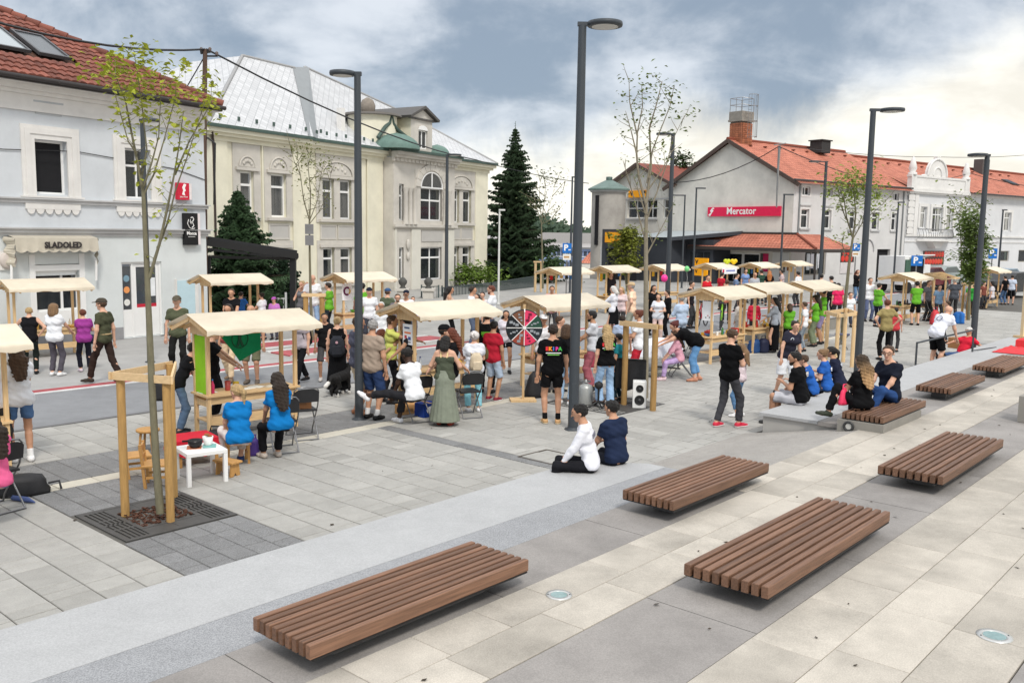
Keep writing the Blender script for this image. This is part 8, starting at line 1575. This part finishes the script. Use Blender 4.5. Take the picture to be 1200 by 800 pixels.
NAVY = (30, 36, 52); JEAN = (92, 120, 152); LJ = (150, 175, 200); BLK = (24, 24, 27); WHT = (226, 228, 232); CHAR = (58, 58, 60); LIMEG = (104, 172, 52); CB = (20, 112, 178); ROYAL = (42, 92, 168)
# --- left row by the blue house
per(37, 438, 357, -25, 'blond man in a black sleeveless top leaning on the stall by the blue house', tl='tank', top=BLK, bottom=(30, 36, 34), hair=('short', 'blond'), lean=14, hands=((-.45, .40, 1.02), 'h'), shoe=BLK, w=1.08)
per(66, 440, 353, 6, 'woman with big curly light brown hair in white top and grey leggings', fem=True, top=WHT, bottom=(80, 76, 84), hair=('curly', 'light'), hands=('t', 't'), shoe=(225, 225, 225), hem=-.08, w=1.05)
o = per(100, 435, 360, -35, 'short haired woman in purple shirt with a navy shoulder bag', fem=True, top=(150, 62, 140), bottom=(28, 28, 38), hair=('short', 'auburn'), hands=('k', 'f'), shoe=(205, 190, 200), w=1.08, prints=lambda o, Mx, w: carried(o, 'shoulder_bag', 'navy shoulder bag at the hip of the purple shirted woman', 'bag', Mx @ Matrix.Translation((.20, .12, .0)), (40, 46, 70), (.30, .12, .26), .06, 0, False))
per(124, 449, 347, -78, 'man in flat cap and dark olive shirt striding left past the blue house', pose='walk', top=(74, 76, 58), bottom=(52, 40, 36), cap=(72, 66, 58), hair=('cap', 'brown'), hands=('d', 'D'), shoe=(50, 42, 34), look=-6, prints=lambda o, Mx, w: MB().tube([Mx @ Vector((.150*math.cos(q), .128*math.sin(q), .085)) for q in [2*math.pi*k/20 for k in range(21)]], .016, 5).obj('belt', solid((175, 150, 110)), o))
per(26, 541, 398, -40, 'woman in white tee and denim shorts standing under the near left stall roof', fem=True, top=WHT, bottom=(80, 110, 150), bl='short', hair=('long', 'brown'), hands=('f', 'k'), shoe=(230, 230, 230), socks=(220, 220, 220), skin='tan')
per(-2, 545, 400, -20, 'person in white tee half cut by the left edge beside the denim shorts woman', top=WHT, bottom=CHAR, hair=('short', 'dark'), hands=('f', 'f'))
sit(-6, 573, .46, -60, 'person in pink top seated at the very left edge', fem=True, top=(232, 104, 152), bottom=JEAN, hair=('long', 'dark'), hands=('k', 'k'), h=1.62)
# --- nearest stall
per(210, 440, 344, 172, 'man in olive shirt and flat cap facing the camera behind the nearest stall', top=(84, 88, 68), bottom=(32, 32, 32), cap=(88, 82, 70), hair=('cap', 'brown'), hands=('d', 'd'))
o = per(211, 508, 404, 60, 'dark haired boy in black tee bending to the nearest stall counter', top=BLK, bottom=(88, 108, 132), hair=('short', 'black'), lean=24, hands=('t', 't'), shoe=(40, 40, 44), h=1.52, w=.92, prints=small_print((230, 230, 230), .07, .03, .40, True))
per(251, 492, 385, 78, 'youth in black tee with a white graphic behind the lime green panel', top=BLK, bottom=(30, 30, 34), hair=('short', 'dark'), hands=('t', 't'), h=1.62, shoe=(215, 215, 215), prints=small_print((200, 200, 200), .20, .10, .36))
per(270, 446, 353, 185, 'woman with long dark hair in beige trousers seen past the nearest stall', fem=True, pose='walk', feet=((-.10, .2, 0), (.10, -.2, .02)), top=(150, 75, 70), bottom=(214, 190, 158), hair=('long', 'dark'), skin='tan', shoe=(120, 100, 80))
per(296, 449, 354, 178, 'bald man in khaki shorts behind the green flag', top=(120, 120, 112), bottom=(100, 100, 78), bl='knee', hair=('bald', 'grey'), hands=('d', 'd'), shoe=(90, 80, 70), skin='tan', w=1.12)
per(354, 449, 362, 205, 'young woman in grey top and black trousers passing behind the nearest stall', fem=True, pose='walk', top=(172, 162, 168), bottom=BLK, hair=('long', 'dark'), shoe=BLK, prints=lambda o, Mx, w: carried(o, 'backpack', 'black backpack of the woman in grey behind the nearest stall', 'backpack', Mx, BLK, (.28, .15, .40)))
per(283, 395, 340, 8, 'man in bright blue tee at the stall under the pergola', top=(55, 110, 190), bottom=(50, 54, 70), hair=('short', 'dark'), hands=('t', 't')); perh(271, 336, 1.72, 172, 'person in black behind the counter under the pergola', top=BLK, bottom=BLK, hair=('short', 'brown'), skin='tan', hands=('k', 'k')); per(308, 398, 341, -70, 'woman in white tee with tied hair at the stall under the pergola', fem=True, top=WHT, bottom=(70, 80, 100), hair=('bun', 'dark'), hands=('k', 'f')); per(322, 398, 357, 190, 'child with purple hat beside the white tee woman', top=(190, 120, 190), bottom=(80, 80, 90), hair=('short', 'brown'), cap=(170, 90, 170), h=1.28)
sit(281, 521, .33, -30, 'fair haired woman in blue tee on a small wooden chair', fem=True, top=CB, bottom=(205, 196, 192), bl='crop', hair=('pony', 'blond'), hands=('k', 'k'), lean=8, shoe=(40, 60, 110), skin='fair', h=1.62, w=.98, look=-30)
sit(329, 505, .46, -35, 'woman in blue tee with long dark hair on a folding chair', fem=True, top=CB, bottom=BLK, hair=('longer', 'dark'), hands=('k', 't'), lean=8, shoe=(180, 170, 160), skin='tan', h=1.62, w=.94)
# --- between the first and second stalls
per(396, 460, 368, -8, 'woman with blond bun in a long black dress wearing a backpack', fem=True, tl='tank', top=(20, 20, 22), bl='maxi', bottom=(20, 20, 22), hair=('bun', 'blond'), hands=('d', 'd'), shoe=(40, 36, 34), w=1.04, wide=.85, prints=lambda o, Mx, w: carried(o, 'backpack', 'dark grey backpack with a round badge on the woman in black dress', 'backpack', Mx, (48, 50, 56), (.34, .19, .46), .34, -.22, True, (190, 150, 160)))
per(381, 446, 364, 165, 'person in black facing the camera left of the backpack woman', top=(28, 28, 30), bottom=(80, 78, 80), bl='knee', hair=('short', 'dark'), hands=('f', 'd'), skin='tan', shoe=(190, 185, 180))
per(419, 486, 367, 55, 'tall man in grey blue polo half hidden by the lamp post', top=(84, 86, 102), bottom=(205, 190, 165), bl='knee', hair=('short', 'brown'), hands=('d', 'h'), shoe=(150, 100, 70), skin='tan'); per(436, 491, 371, 25, 'grey haired man in taupe tee and navy shorts beside the lamp post', top=(158, 142, 128), bottom=(48, 66, 104), bl='knee', hair=('short', 'grey'), hands=('d', 'd'), shoe=(22, 22, 24), socks=(210, 210, 210), skin='tan', w=1.1, look=-30)
per(446, 470, 384, 50, 'girl with long brown hair in pale teal top behind the taupe tee man', fem=True, top=(165, 190, 180), bottom=(50, 50, 56), hair=('long', 'auburn'), h=1.42, hands=('k', 'k')); per(458, 472, 370, 80, 'person in yellow green shirt and black apron reaching over the second stall', top=(200, 205, 110), bottom=BLK, hair=('short', 'brown'), hands=('t', (.25, .62, 1.22)), skin='tan', h=1.70); per(477, 474, 372, -120, 'bartender in dark shirt behind the white notice', top=(34, 32, 34), bottom=BLK, hair=('short', 'black'), skin='olive', hands=('k', 't'), h=1.66)
sit(486, 470, .46, -52, 'seated man in white tee stretching one leg to the left', top=WHT, bottom=(42, 42, 46), bl='crop', hair=('short', 'black'), skin='dark', hands=('k', 'k'), lean=14, nod=20, shoe=(228, 228, 232), h=1.76, feet=((-.30, .86, .42, -10, 30), (.16, .52, 0)), knee=((-.1, 1, .6), (.2, 1, .3)))
per(521, 498, 390, 6, 'woman in a sage green strap top and long pleated skirt seen from behind', fem=True, tl='strap', top=(78, 84, 70), bl='maxi', hem=.10, bottom=(126, 132, 118), hair=('bob', 'black'), hands=((-.20, .26, 1.05), (.20, .26, 1.05)), shoe=(150, 60, 45), skin='fair', wide=.95)
o = per(555, 482, 385, -14, 'woman in white tee and aqua trousers with a beige string bag', fem=True, top=(218, 220, 228), bottom=(135, 192, 205), hair=('short', 'dark'), hands=('f', 'F'), shoe=(225, 225, 225), w=1.12, skin='fair', prints=lambda o, Mx, w: carried(o, 'string_bag', 'beige drawstring bag on the back of the aqua trousers woman', 'bag', Mx, (205, 190, 165), (.28, .16, .40), .32, -.22)); H_ = o
mb = MB(); mb.ball((0, 0, 0), .105, 14, sz=(1, 1.05, .95)); sc_ = thing('headscarf', 'patterned headscarf of the woman in aqua trousers', 'scarf'); sc_.matrix_world = wm(H_) @ Matrix.Translation((0, -.015, 1.635)); mb.obj('cloth', M((.55, .52, .50), .85, .9, 22), sc_)
per(577, 469, 381, 28, 'boy in red tee and pale blue shorts beside the second stall', top=(176, 38, 56), bottom=(172, 188, 208), bl='knee', hair=('short', 'black'), skin='olive', hands=('f', 'd'), shoe=(120, 30, 45), sole=(220, 220, 220), h=1.58, prints=lambda o, Mx, w: carried(o, 'sling_bag', 'olive sling bag of the boy in the red tee', 'bag', Mx @ Matrix.Translation((-.17, 0, -.06)), (96, 88, 60), (.28, .13, .28), .28, -.08, False))
perh(519, 378, 1.70, 78, 'bearded man in a black cap talking across the second stall', top=(40, 38, 40), bottom=BLK, hair=('cap', 'black'), cap=(20, 20, 22), beard='black', hands=('k', 'k'), skin='tan'); perh(530, 381, 1.66, -95, 'brown haired person facing the man in the black cap', fem=True, top=BLK, bottom=BLK, hair=('long', 'auburn'), hands=('k', 'k'))
perh(571, 362, 1.70, 12, 'person in black hoodie with a green back print behind the second stall', top=(22, 22, 24), tl='long', bottom=BLK, hair=('short', 'dark'), hands=('f', 'f'), prints=small_print((110, 190, 60), .18, .07, .34)); per(592, 437, 361, 178, 'long haired girl in pale grey tee and black shorts left of the prize wheel', fem=True, top=(205, 200, 208), bottom=BLK, bl='mini', hair=('longer', 'black'), hands=('f', 'd'), shoe=BLK, socks=(225, 225, 225), skin='tan', hem=-.05, prints=small_print((235, 110, 140), .16, .06, .36, True))
# --- row behind the second stall and before the school
per(386, 395, 329, -80, 'man in lime green tee with folded arms by the poster stall', top=LIMEG, bottom=(40, 50, 56), hair=('short', 'dark'), hands=('x', 'x')); per(355, 392, 327, -160, 'woman in grey top drinking behind the wooden guard posts', fem=True, tl='tank', top=(120, 120, 124), bottom=BLK, hair=('bun', 'blond'), hands=('c', 'f')); per(367, 394, 319, 165, 'tall balding man in white tee and pale jeans by the slim tree', top=WHT, bottom=(140, 165, 195), hair=('bald', 'grey'), hands=('d', 'f'))
per(425, 402, 329, -30, 'person in lime green tee right of the poster stall', top=LIMEG, bottom=(50, 50, 56), hair=('short', 'black'), hands=('k', 'f')); per(433, 408, 335, 170, 'young man in white tee and dark cap behind the lamp post', top=WHT, bottom=(60, 62, 70), hair=('cap', 'black'), cap=(30, 34, 48), hands=('d', 'd')); per(447, 425, 351, 180, 'white haired man in white shirt behind the taupe tee man', top=(225, 226, 228), bottom=(90, 90, 95), hair=('short', 'white'), skin='tan', glasses=True); per(454, 406, 336, 20, 'person in blue cap and camouflage shirt', top=(88, 98, 78), bottom=(70, 72, 60), cap=(60, 85, 120), hair=('cap', 'brown'), hands=('f', 'f')); per(466, 414, 342, 172, 'bearded man in grey behind the second stall ridge', top=(110, 105, 110), bottom=CHAR, hair=('short', 'brown'), beard='brown', glasses=True)
per(476, 411, 338, 178, 'man in white tee with a backward dark cap and sunglasses', top=WHT, bottom=(80, 90, 110), cap=(36, 40, 54), hair=('cap', 'dark'), skin='tan', glasses=True); per(484, 396, 341, 175, 'child in lilac by the school gate', top=(190, 180, 205), bottom=(80, 80, 96), hair=('short', 'brown'), h=1.3); per(526, 402, 333, 80, 'woman with long black hair before the iron gate', fem=True, tl='tank', top=(190, 165, 150), bottom=BLK, hair=('longer', 'black'), skin='tan'); per(552, 408, 333, 95, 'man in white tee talking in front of the iron fence, left', top=WHT, bottom=(90, 100, 120), hair=('short', 'dark'), hands=('k', 'f'), skin='tan'); per(559, 404, 342, -150, 'woman with dark hair between the two white tee men', fem=True, top=(200, 190, 185), bottom=CHAR, hair=('long', 'dark')); per(565, 402, 340, -170, 'person with tied hair behind the two white tee men', fem=True, top=(210, 205, 205), bottom=CHAR, hair=('bun', 'dark')); per(576, 410, 332, -80, 'bearded man in white tee in front of the iron fence, right', top=WHT, bottom=(70, 75, 90), hair=('short', 'auburn'), beard='auburn', hands=('f', 'd'))
# --- the prize wheel group
per(646, 496, 376, -3, 'young man in black crew tee and shorts seen from behind beside the prize wheel', top=(16, 16, 18), bottom=(22, 22, 24), bl='short', hair=('short', 'dark'), hands=('d', 'd'), shoe=(190, 150, 105), sole=(215, 200, 170), socks=(20, 20, 22), skin='tan', prints=crew, w=1.06, hem=-.02)
per(662, 474, 377, 20, 'woman with wavy brown hair in black top and pale jeans by the wheel stall', fem=True, top=BLK, bottom=LJ, hair=('curly', 'brown'), hands=('f', 'k'), shoe=(215, 215, 215)); per(693, 458, 361, -80, 'dark bearded man in pale grey tee behind the wheel stall counter', top=(198, 200, 206), bottom=(165, 95, 105), hair=('short', 'black'), beard='black', skin='olive', hands=('k', 'f'))
per(709, 476, 377, -12, 'blond woman in black crew tee and light blue jeans seen from behind', fem=True, top=(18, 18, 20), bottom=(152, 182, 214), wide=2.2, hair=('long', 'blond'), hands=('d', 'k'), shoe=(225, 225, 225), prints=crew, hem=.06); perh(637, 366, 1.62, 172, 'person in white cap and shirt inside the wheel stall', top=(226, 226, 230), bottom=CHAR, cap=(220, 220, 222), hair=('cap', 'brown'), skin='tan'); perh(655, 368, 1.6, 100, 'brown haired child inside the wheel stall', top=(150, 130, 110), bottom=CHAR, hair=('short', 'brown'), hands=('f', 'F'))
per(727, 446, 363, 10, 'boy with dark hair in pale blue tee behind the blond woman', top=(176, 194, 222), bottom=(60, 64, 80), hair=('short', 'dark'), h=1.5); per(724, 470, 385, -60, 'child in teal top with a yellow green vest at the guard post', top=(40, 125, 135), bottom=(40, 60, 70), hair=('short', 'black'), h=1.36, skin='tan', prints=lambda o, Mx, w: MB().tube([Mx @ Vector((.16, -.05, .02)), Mx @ Vector((.17, -.08, .25)), Mx @ Vector((.12, -.12, .48))], .035, 6).obj('vest_strip', solid((200, 225, 60)), o)); per(747, 452, 360, -70, 'woman in white top and red trousers with a brown belt bag', fem=True, top=WHT, bottom=(190, 45, 60), hair=('bun', 'auburn'), hands=('f', 'f'), skin='tan')
per(770, 402, 342, -165, 'dark haired woman in white tee and pale pink trousers before the lamp post', fem=True, top=(215, 218, 226), bottom=(214, 186, 180), hair=('long', 'dark'), hands=('f', 'f'), prints=small_print((190, 110, 160), .08, .05, .38, True)); per(739, 400, 329, -70, 'man in peach shirt and cap seen past the tall tree', top=(238, 205, 178), bottom=(150, 152, 140), cap=(190, 165, 130), hair=('cap', 'grey'), hands=('h', 'd'), w=1.08); per(718, 396, 333, -60, 'white haired woman in white blouse and black skirt at the far stall', fem=True, tl='three', top=(222, 224, 232), bl='skirt', bottom=BLK, hair=('bob', 'white'), hands=('t', 't')); per(727, 393, 334, -150, 'woman with grey blond hair beside the white blouse', fem=True, top=(215, 195, 195), bottom=CHAR, hair=('bob', 'blond')); per(764, 392, 332, 160, 'dark haired person in black at the far stall with the balloon', top=BLK, bottom=BLK, hair=('bob', 'black'), skin='tan'); per(781, 396, 338, -100, 'person in black behind the middle lamp post', top=(24, 24, 26), tl='long', bottom=BLK, hair=('short', 'dark')); per(797, 412, 344, -30, 'grey haired person in pale blue shirt right of the middle lamp post', tl='three', top=(180, 198, 222), bottom=(170, 185, 205), hair=('short', 'grey'), w=1.15, hands=('f', 'f'))
per(816, 446, 378, -88, 'woman with a dark red bun in black tee bending over the cloth table', fem=True, top=(18, 18, 20), bottom=(100, 145, 190), bl='crop', hair=('bun', 'red'), lean=62, hands=((-.15, .95, .80), (.12, 1.0, .80)), shoe=(185, 130, 105), h=1.68, w=1.22, feet=((-.11, .06, 0), (.12, -.08, 0)))
sit(797, 424, .42, -85, 'girl in dusty pink dress and lilac leggings at the cloth table', fem=True, tl='three', top=(214, 160, 176), bottom=(185, 160, 205), hair=('long', 'brown'), hands=('t', 't'), lean=15, shoe=(215, 190, 195), h=1.4)
# --- middle stalls on the right
per(850, 379, 349, 12, 'person in salmon top by the lime green bicycle', top=(240, 150, 120), bottom=BLK, hair=('short', 'brown'), hands=('f', 'f'), h=1.66); per(865, 402, 350, -30, 'woman in pale grey wrap with a purple scarf', fem=True, tl='long', top=(196, 190, 184), bl='maxi', bottom=(186, 182, 178), wide=.7, hair=('bob', 'brown')); per(882, 400, 349, 20, 'person in red jacket behind the bicycle stall', tl='long', top=(200, 45, 70), bottom=CHAR, hair=('short', 'dark'))
per(906, 413, 346, -75, 'dark haired woman in patterned blouse and black skirt at the middle stall', fem=True, tl='three', top=(150, 156, 165), bl='maxi', bottom=(18, 18, 20), wide=.6, hair=('long', 'black'), hands=('k', 'f')); per(923, 412, 359, 8, 'girl with brown hair in lime green tee at the middle stall', fem=True, top=LIMEG, bottom=BLK, hair=('bob', 'brown'), h=1.4, hands=('k', 'k'))
per(954, 406, 344, -65, 'woman in lime green tee, dark cap and wide olive trousers', fem=True, top=LIMEG, bottom=(118, 128, 104), wide=2.4, hair=('long', 'dark'), cap=(58, 54, 44), hands=('k', 'f')); per(962, 403, 336, -70, 'man in lime green tee behind the woman in olive trousers', top=LIMEG, bottom=(140, 130, 165), bl='knee', hair=('short', 'black'), skin='olive', hands=('f', 'k'), shoe=BLK); perh(944, 352, 1.45, -60, 'child in white tee holding a pink bag at the green shirts stall', top=WHT, bottom=(130, 140, 150), hair=('short', 'brown'))
# --- the man in black and the people on the stone step
per(852, 500, 382, 55, 'man in black tee, charcoal jeans and red canvas shoes', top=(16, 16, 18), bottom=(62, 62, 66), hair=('short', 'brown'), hands=('f', 'F'), shoe=(196, 42, 66), sole=(225, 215, 215), nod=22, w=1.08, skin='fair', feet=((-.12, -.14, 0), (.12, .16, 0)))
per(866, 488, 398, -60, 'girl in blue jeans and white shoes hidden behind the man in black', fem=True, top=(215, 200, 205), bottom=(96, 132, 170), bl='crop', hair=('long', 'light'), shoe=(228, 228, 228), h=1.36, hands=('f', 'f'))
per(919, 464, 381, 165, 'young woman in navy tee and white shorts leaning toward the seated group', fem=True, pose='walk', feet=((-.11, .12, 0), (.11, -.18, .02)), top=(46, 46, 58), bottom=(222, 224, 228), bl='knee', wide=2.5, hair=('bun', 'dark'), hands=('w', 'w'), lean=14, side=-8, prints=ring_print((220, 225, 230)), h=1.62)
LEFT = math.degrees(-rad(48.6))
sit(938, 473, .40, -56, 'bearded man in black tee and grey shorts on the stone step', top=(18, 18, 20), bottom=(186, 186, 192), bl='knee', hair=('short', 'black'), beard='dark', hands=('F', 'k'), lean=10, look=-25, skin='tan', shoe=(60, 60, 60), h=1.78, w=1.1, prints=small_print((205, 200, 195), .12, .05, .40, x=.05))
sit(953, 463, .40, -66, 'boy in blue tee and black shorts leaning behind the bearded man', top=ROYAL, bottom=(22, 22, 24), bl='knee', hair=('short', 'brown'), hands=('o', 'k'), lean=20, h=1.5); sit(969, 458, .40, -62, 'girl in blue tee with a light brown bun on the stone step', fem=True, top=ROYAL, bottom=(60, 70, 90), hair=('bun', 'light'), hands=('F', 'k'), lean=10, h=1.55, prints=small_print((220, 225, 235), .14, .05, .36)); sit(984, 455, .40, -55, 'girl in navy tee with a dark ponytail eating on the stone step', fem=True, top=(34, 38, 56), bottom=(26, 26, 32), hair=('pony', 'black'), hands=('o', 'o'), lean=18, h=1.6, skin='tan', prints=small_print((180, 185, 195), .10, .04, .38))
# --- the couple on the bench
BT = .40+.235
o = sit(1010, 480, .235, -22, 'woman with very long ombre hair in black on the bench', base=.40, fem=True, top=(18, 18, 20), bottom=(22, 22, 24), hair=('longer', 'ombre'), hands=('k', 'k'), lean=4, shoe=(48, 54, 42), h=1.66, feet=((-.40, .34, .10, -65, 10), (.10, .34, 0)), knee=((-.7, 1, .4), (.2, 1, .25)), res=.0125)
s_ = bag('pink_bag', 'hot pink handbag at the side of the woman with ombre hair', G(989, 478, .64)+Vector((0, 0, .06)), rad(40), .27, .11, .26, solid((232, 60, 98), .5), taper=.55)
sit(1042, 470, .235, -118, 'young man with glasses in navy tee and jeans on the bench', base=.40, top=(30, 34, 46), bottom=(44, 72, 120), hair=('short', 'brown'), hands=('k', 'k'), glasses=True, lean=6, h=1.80, look=-28, res=.0125, feet=((-.14, .58, 0), (.16, .52, 0)), w=1.05)
# --- the two boys in front
def stripes(o, Mx, w):
 for k in range(3):
  for s in (-1, 1): MB().tube([Mx @ Vector((s*x_, -(.128-.10*abs(x_)), .405-.022*k-.18*(x_)*(1 if s > 0 else .6))) for x_ in (0, .05, .10, .15)], .0055, 5).obj('stripe', solid((92, 92, 108)), o)
sit(692, 551, .40, -80, 'dark haired boy in white striped sweater sitting on the stone step', tl='long', top=(228, 228, 234), bottom=(30, 30, 34), hair=('short', 'black'), hands=('k', 'k'), lean=12, h=1.62, skin='tan', res=.0125, shoe=(40, 40, 42), prints=stripes, nod=6)
sit(722, 543, .40, -40, 'dark haired boy in navy tee sitting on the stone step', top=(34, 44, 68), bottom=(30, 32, 40), hair=('short', 'black'), hands=('k', 'f'), lean=8, h=1.56, skin='tan', res=.0125, shoe=(40, 40, 42), w=1.1, look=-10)
# --- right side
per(1036, 422, 354, -2, 'person in khaki tee and black trousers with hands on hips', top=(150, 136, 92), bottom=(22, 22, 24), hair=('short', 'auburn'), hands=('h', 'h'), h=1.66); per(1047, 412, 358, 30, 'child in red beside the khaki tee', top=(200, 70, 76), bottom=CHAR, hair=('short', 'black'), h=1.3)
per(1072, 381, 328, 10, 'man in lime green tee and black shorts at the bare stall frame', top=LIMEG, bottom=(20, 20, 22), bl='knee', hair=('short', 'black'), hands=('k', 'k'), shoe=BLK); per(1027, 383, 330, 60, 'woman in lime green tee and navy trousers before the food truck', fem=True, top=LIMEG, bottom=(40, 44, 60), hair=('short', 'dark'), hands=('t', 't')); perh(1020, 324, 1.74, 175, 'man in white tee behind the woman in lime green', top=WHT, bottom=(90, 100, 130), hair=('short', 'brown')); perh(1005, 315, 1.70, 160, 'woman in black with blue jeans by the dark doorway', fem=True, top=(24, 22, 24), tl='long', bottom=JEAN, hair=('long', 'auburn'), hands=('x', 'x')); perh(983, 330, 1.6, 10, 'woman in pink top behind the four post guard', fem=True, top=(225, 50, 100), bottom=CHAR, hair=('short', 'dark')); perh(975, 322, 1.7, -20, 'person in black left of the woman in pink', top=BLK, bottom=BLK, hair=('short', 'black')); sit(995, 368, .44, 175, 'person in white seated on the low concrete wall', top=WHT, bottom=(60, 64, 76), hair=('short', 'dark'), h=1.6); perh(963, 320, 1.7, 30, 'dark haired person in grey at the far row', top=(90, 92, 100), bottom=CHAR, hair=('short', 'black'))
o = per(1094, 434, 358, 62, 'bald man in white printed tee and black shorts bending to the right', top=(222, 224, 234), bottom=(18, 18, 20), bl='knee', hair=('bald', 'grey'), lean=38, hands=('g', 'g'), shoe=(45, 35, 35), h=1.78, w=1.14, prints=ring_print((60, 64, 90), False, 0, .33, .07)); per(1108, 402, 350, -60, 'boy with brown hair behind the bent man', top=(110, 130, 170), bottom=CHAR, hair=('short', 'brown'), h=1.36)
p = G(1126, 420); person(p, -118, 'person in red top reclining on the ground, legs toward the left', h=1.70, hip=(0, -.05, .13), lean=-24, top=(205, 40, 60), bottom=(62, 84, 120), hair=('short', 'white'), hands=((-.30, -.30, .12), (.22, .30, .42)), feet=((-.12, .92, .03, -5, 70), (.14, .95, .03, 10, 70)), knee=((-.1, .3, 1), (.2, .3, 1)), shoe=(30, 30, 34), skin='tan', nod=30)
p = G(1122, 415); carton('brown round cardboard box held between the bent man and the reclining person', p+Vector((0, 0, .18)), .5, (.42, .36, .30), (165, 120, 80), 'cardboard_box'); per(1136, 372, 330, 20, 'person in green behind the dense green tree', top=(60, 160, 70), bottom=CHAR, hair=('short', 'dark')); per(1085, 376, 327, 150, 'person in grey behind the bare stall frame, left', top=(110, 110, 116), bottom=CHAR, hair=('short', 'brown')); per(1098, 378, 334, 175, 'person in pale blue inside the bare stall frame', top=(120, 150, 180), bottom=CHAR, hair=('short', 'dark'), h=1.5); per(1116, 374, 324, 5, 'person in dark grey inside the bare stall frame, right', top=(80, 84, 92), bottom=CHAR, hair=('short', 'white'))
sit(1162, 350, .46, -50, 'woman in pale grey seated on a folding chair at the far right', fem=True, top=(205, 200, 205), bottom=(60, 60, 68), hair=('bob', 'black'), h=1.62); per(1176, 357, 322, -20, 'person in black tee and jeans at the far right stall', top=(20, 20, 22), bottom=(80, 105, 140), hair=('short', 'dark')); per(1184, 357, 321, 30, 'man in pale blue shirt and black shorts at the far right stall', top=(200, 210, 228), bottom=BLK, bl='knee', hair=('short', 'dark')); per(1151, 362, 331, 160, 'person in brown seated group by the tree at far right', top=(120, 70, 60), bottom=CHAR, hair=('short', 'dark'), h=1.3)
# --- far row
for px, yt, hd_, lb, kw in ((902, 316, 10, 'orange haired woman in black at the far row', dict(fem=True, top=BLK, hair=('long', 'orange'))), (885, 318, 175, 'bald man in grey shirt at the far row', dict(top=(170, 172, 178), hair=('bald', 'grey'), skin='tan')), (917, 315, -60, 'woman in patterned blouse under the far stall', dict(fem=True, top=(190, 170, 170), hair=('bun', 'dark'))), (936, 317, -40, 'man in white tee right of the far stall', dict(top=WHT, hair=('short', 'black'))), (863, 319, 100, 'boy in grey blue at the banner stall', dict(top=(110, 130, 160), hair=('short', 'dark'))), (874, 314, 170, 'woman in blue and white behind the banner stall', dict(fem=True, top=(120, 145, 190), hair=('short', 'dark'))), (829, 321, 150, 'person in red at the banner stall, left', dict(top=(200, 40, 50), hair=('short', 'brown'))), (846, 318, 60, 'person in red at the banner stall, right', dict(top=(190, 40, 56), hair=('short', 'dark'))), (893, 315, -20, 'man in dark green behind the far row', dict(top=(50, 76, 62), hair=('short', 'dark'))), (810, 328, 120, 'person in black left of the banner stall', dict(top=(36, 32, 36), hair=('short', 'dark'))), (647, 333, 178, 'red cheeked boy before the far stall behind the wheel', dict(top=(200, 150, 150), hair=('short', 'dark'), skin='tan')), (716, 318, 170, 'stall keeper in black in the far stall under the kiosk sign', dict(top=(50, 46, 50), hair=('short', 'black')))):
 perh(px, yt, 1.68, hd_, lb, bottom=kw.pop('bottom', CHAR), **kw)
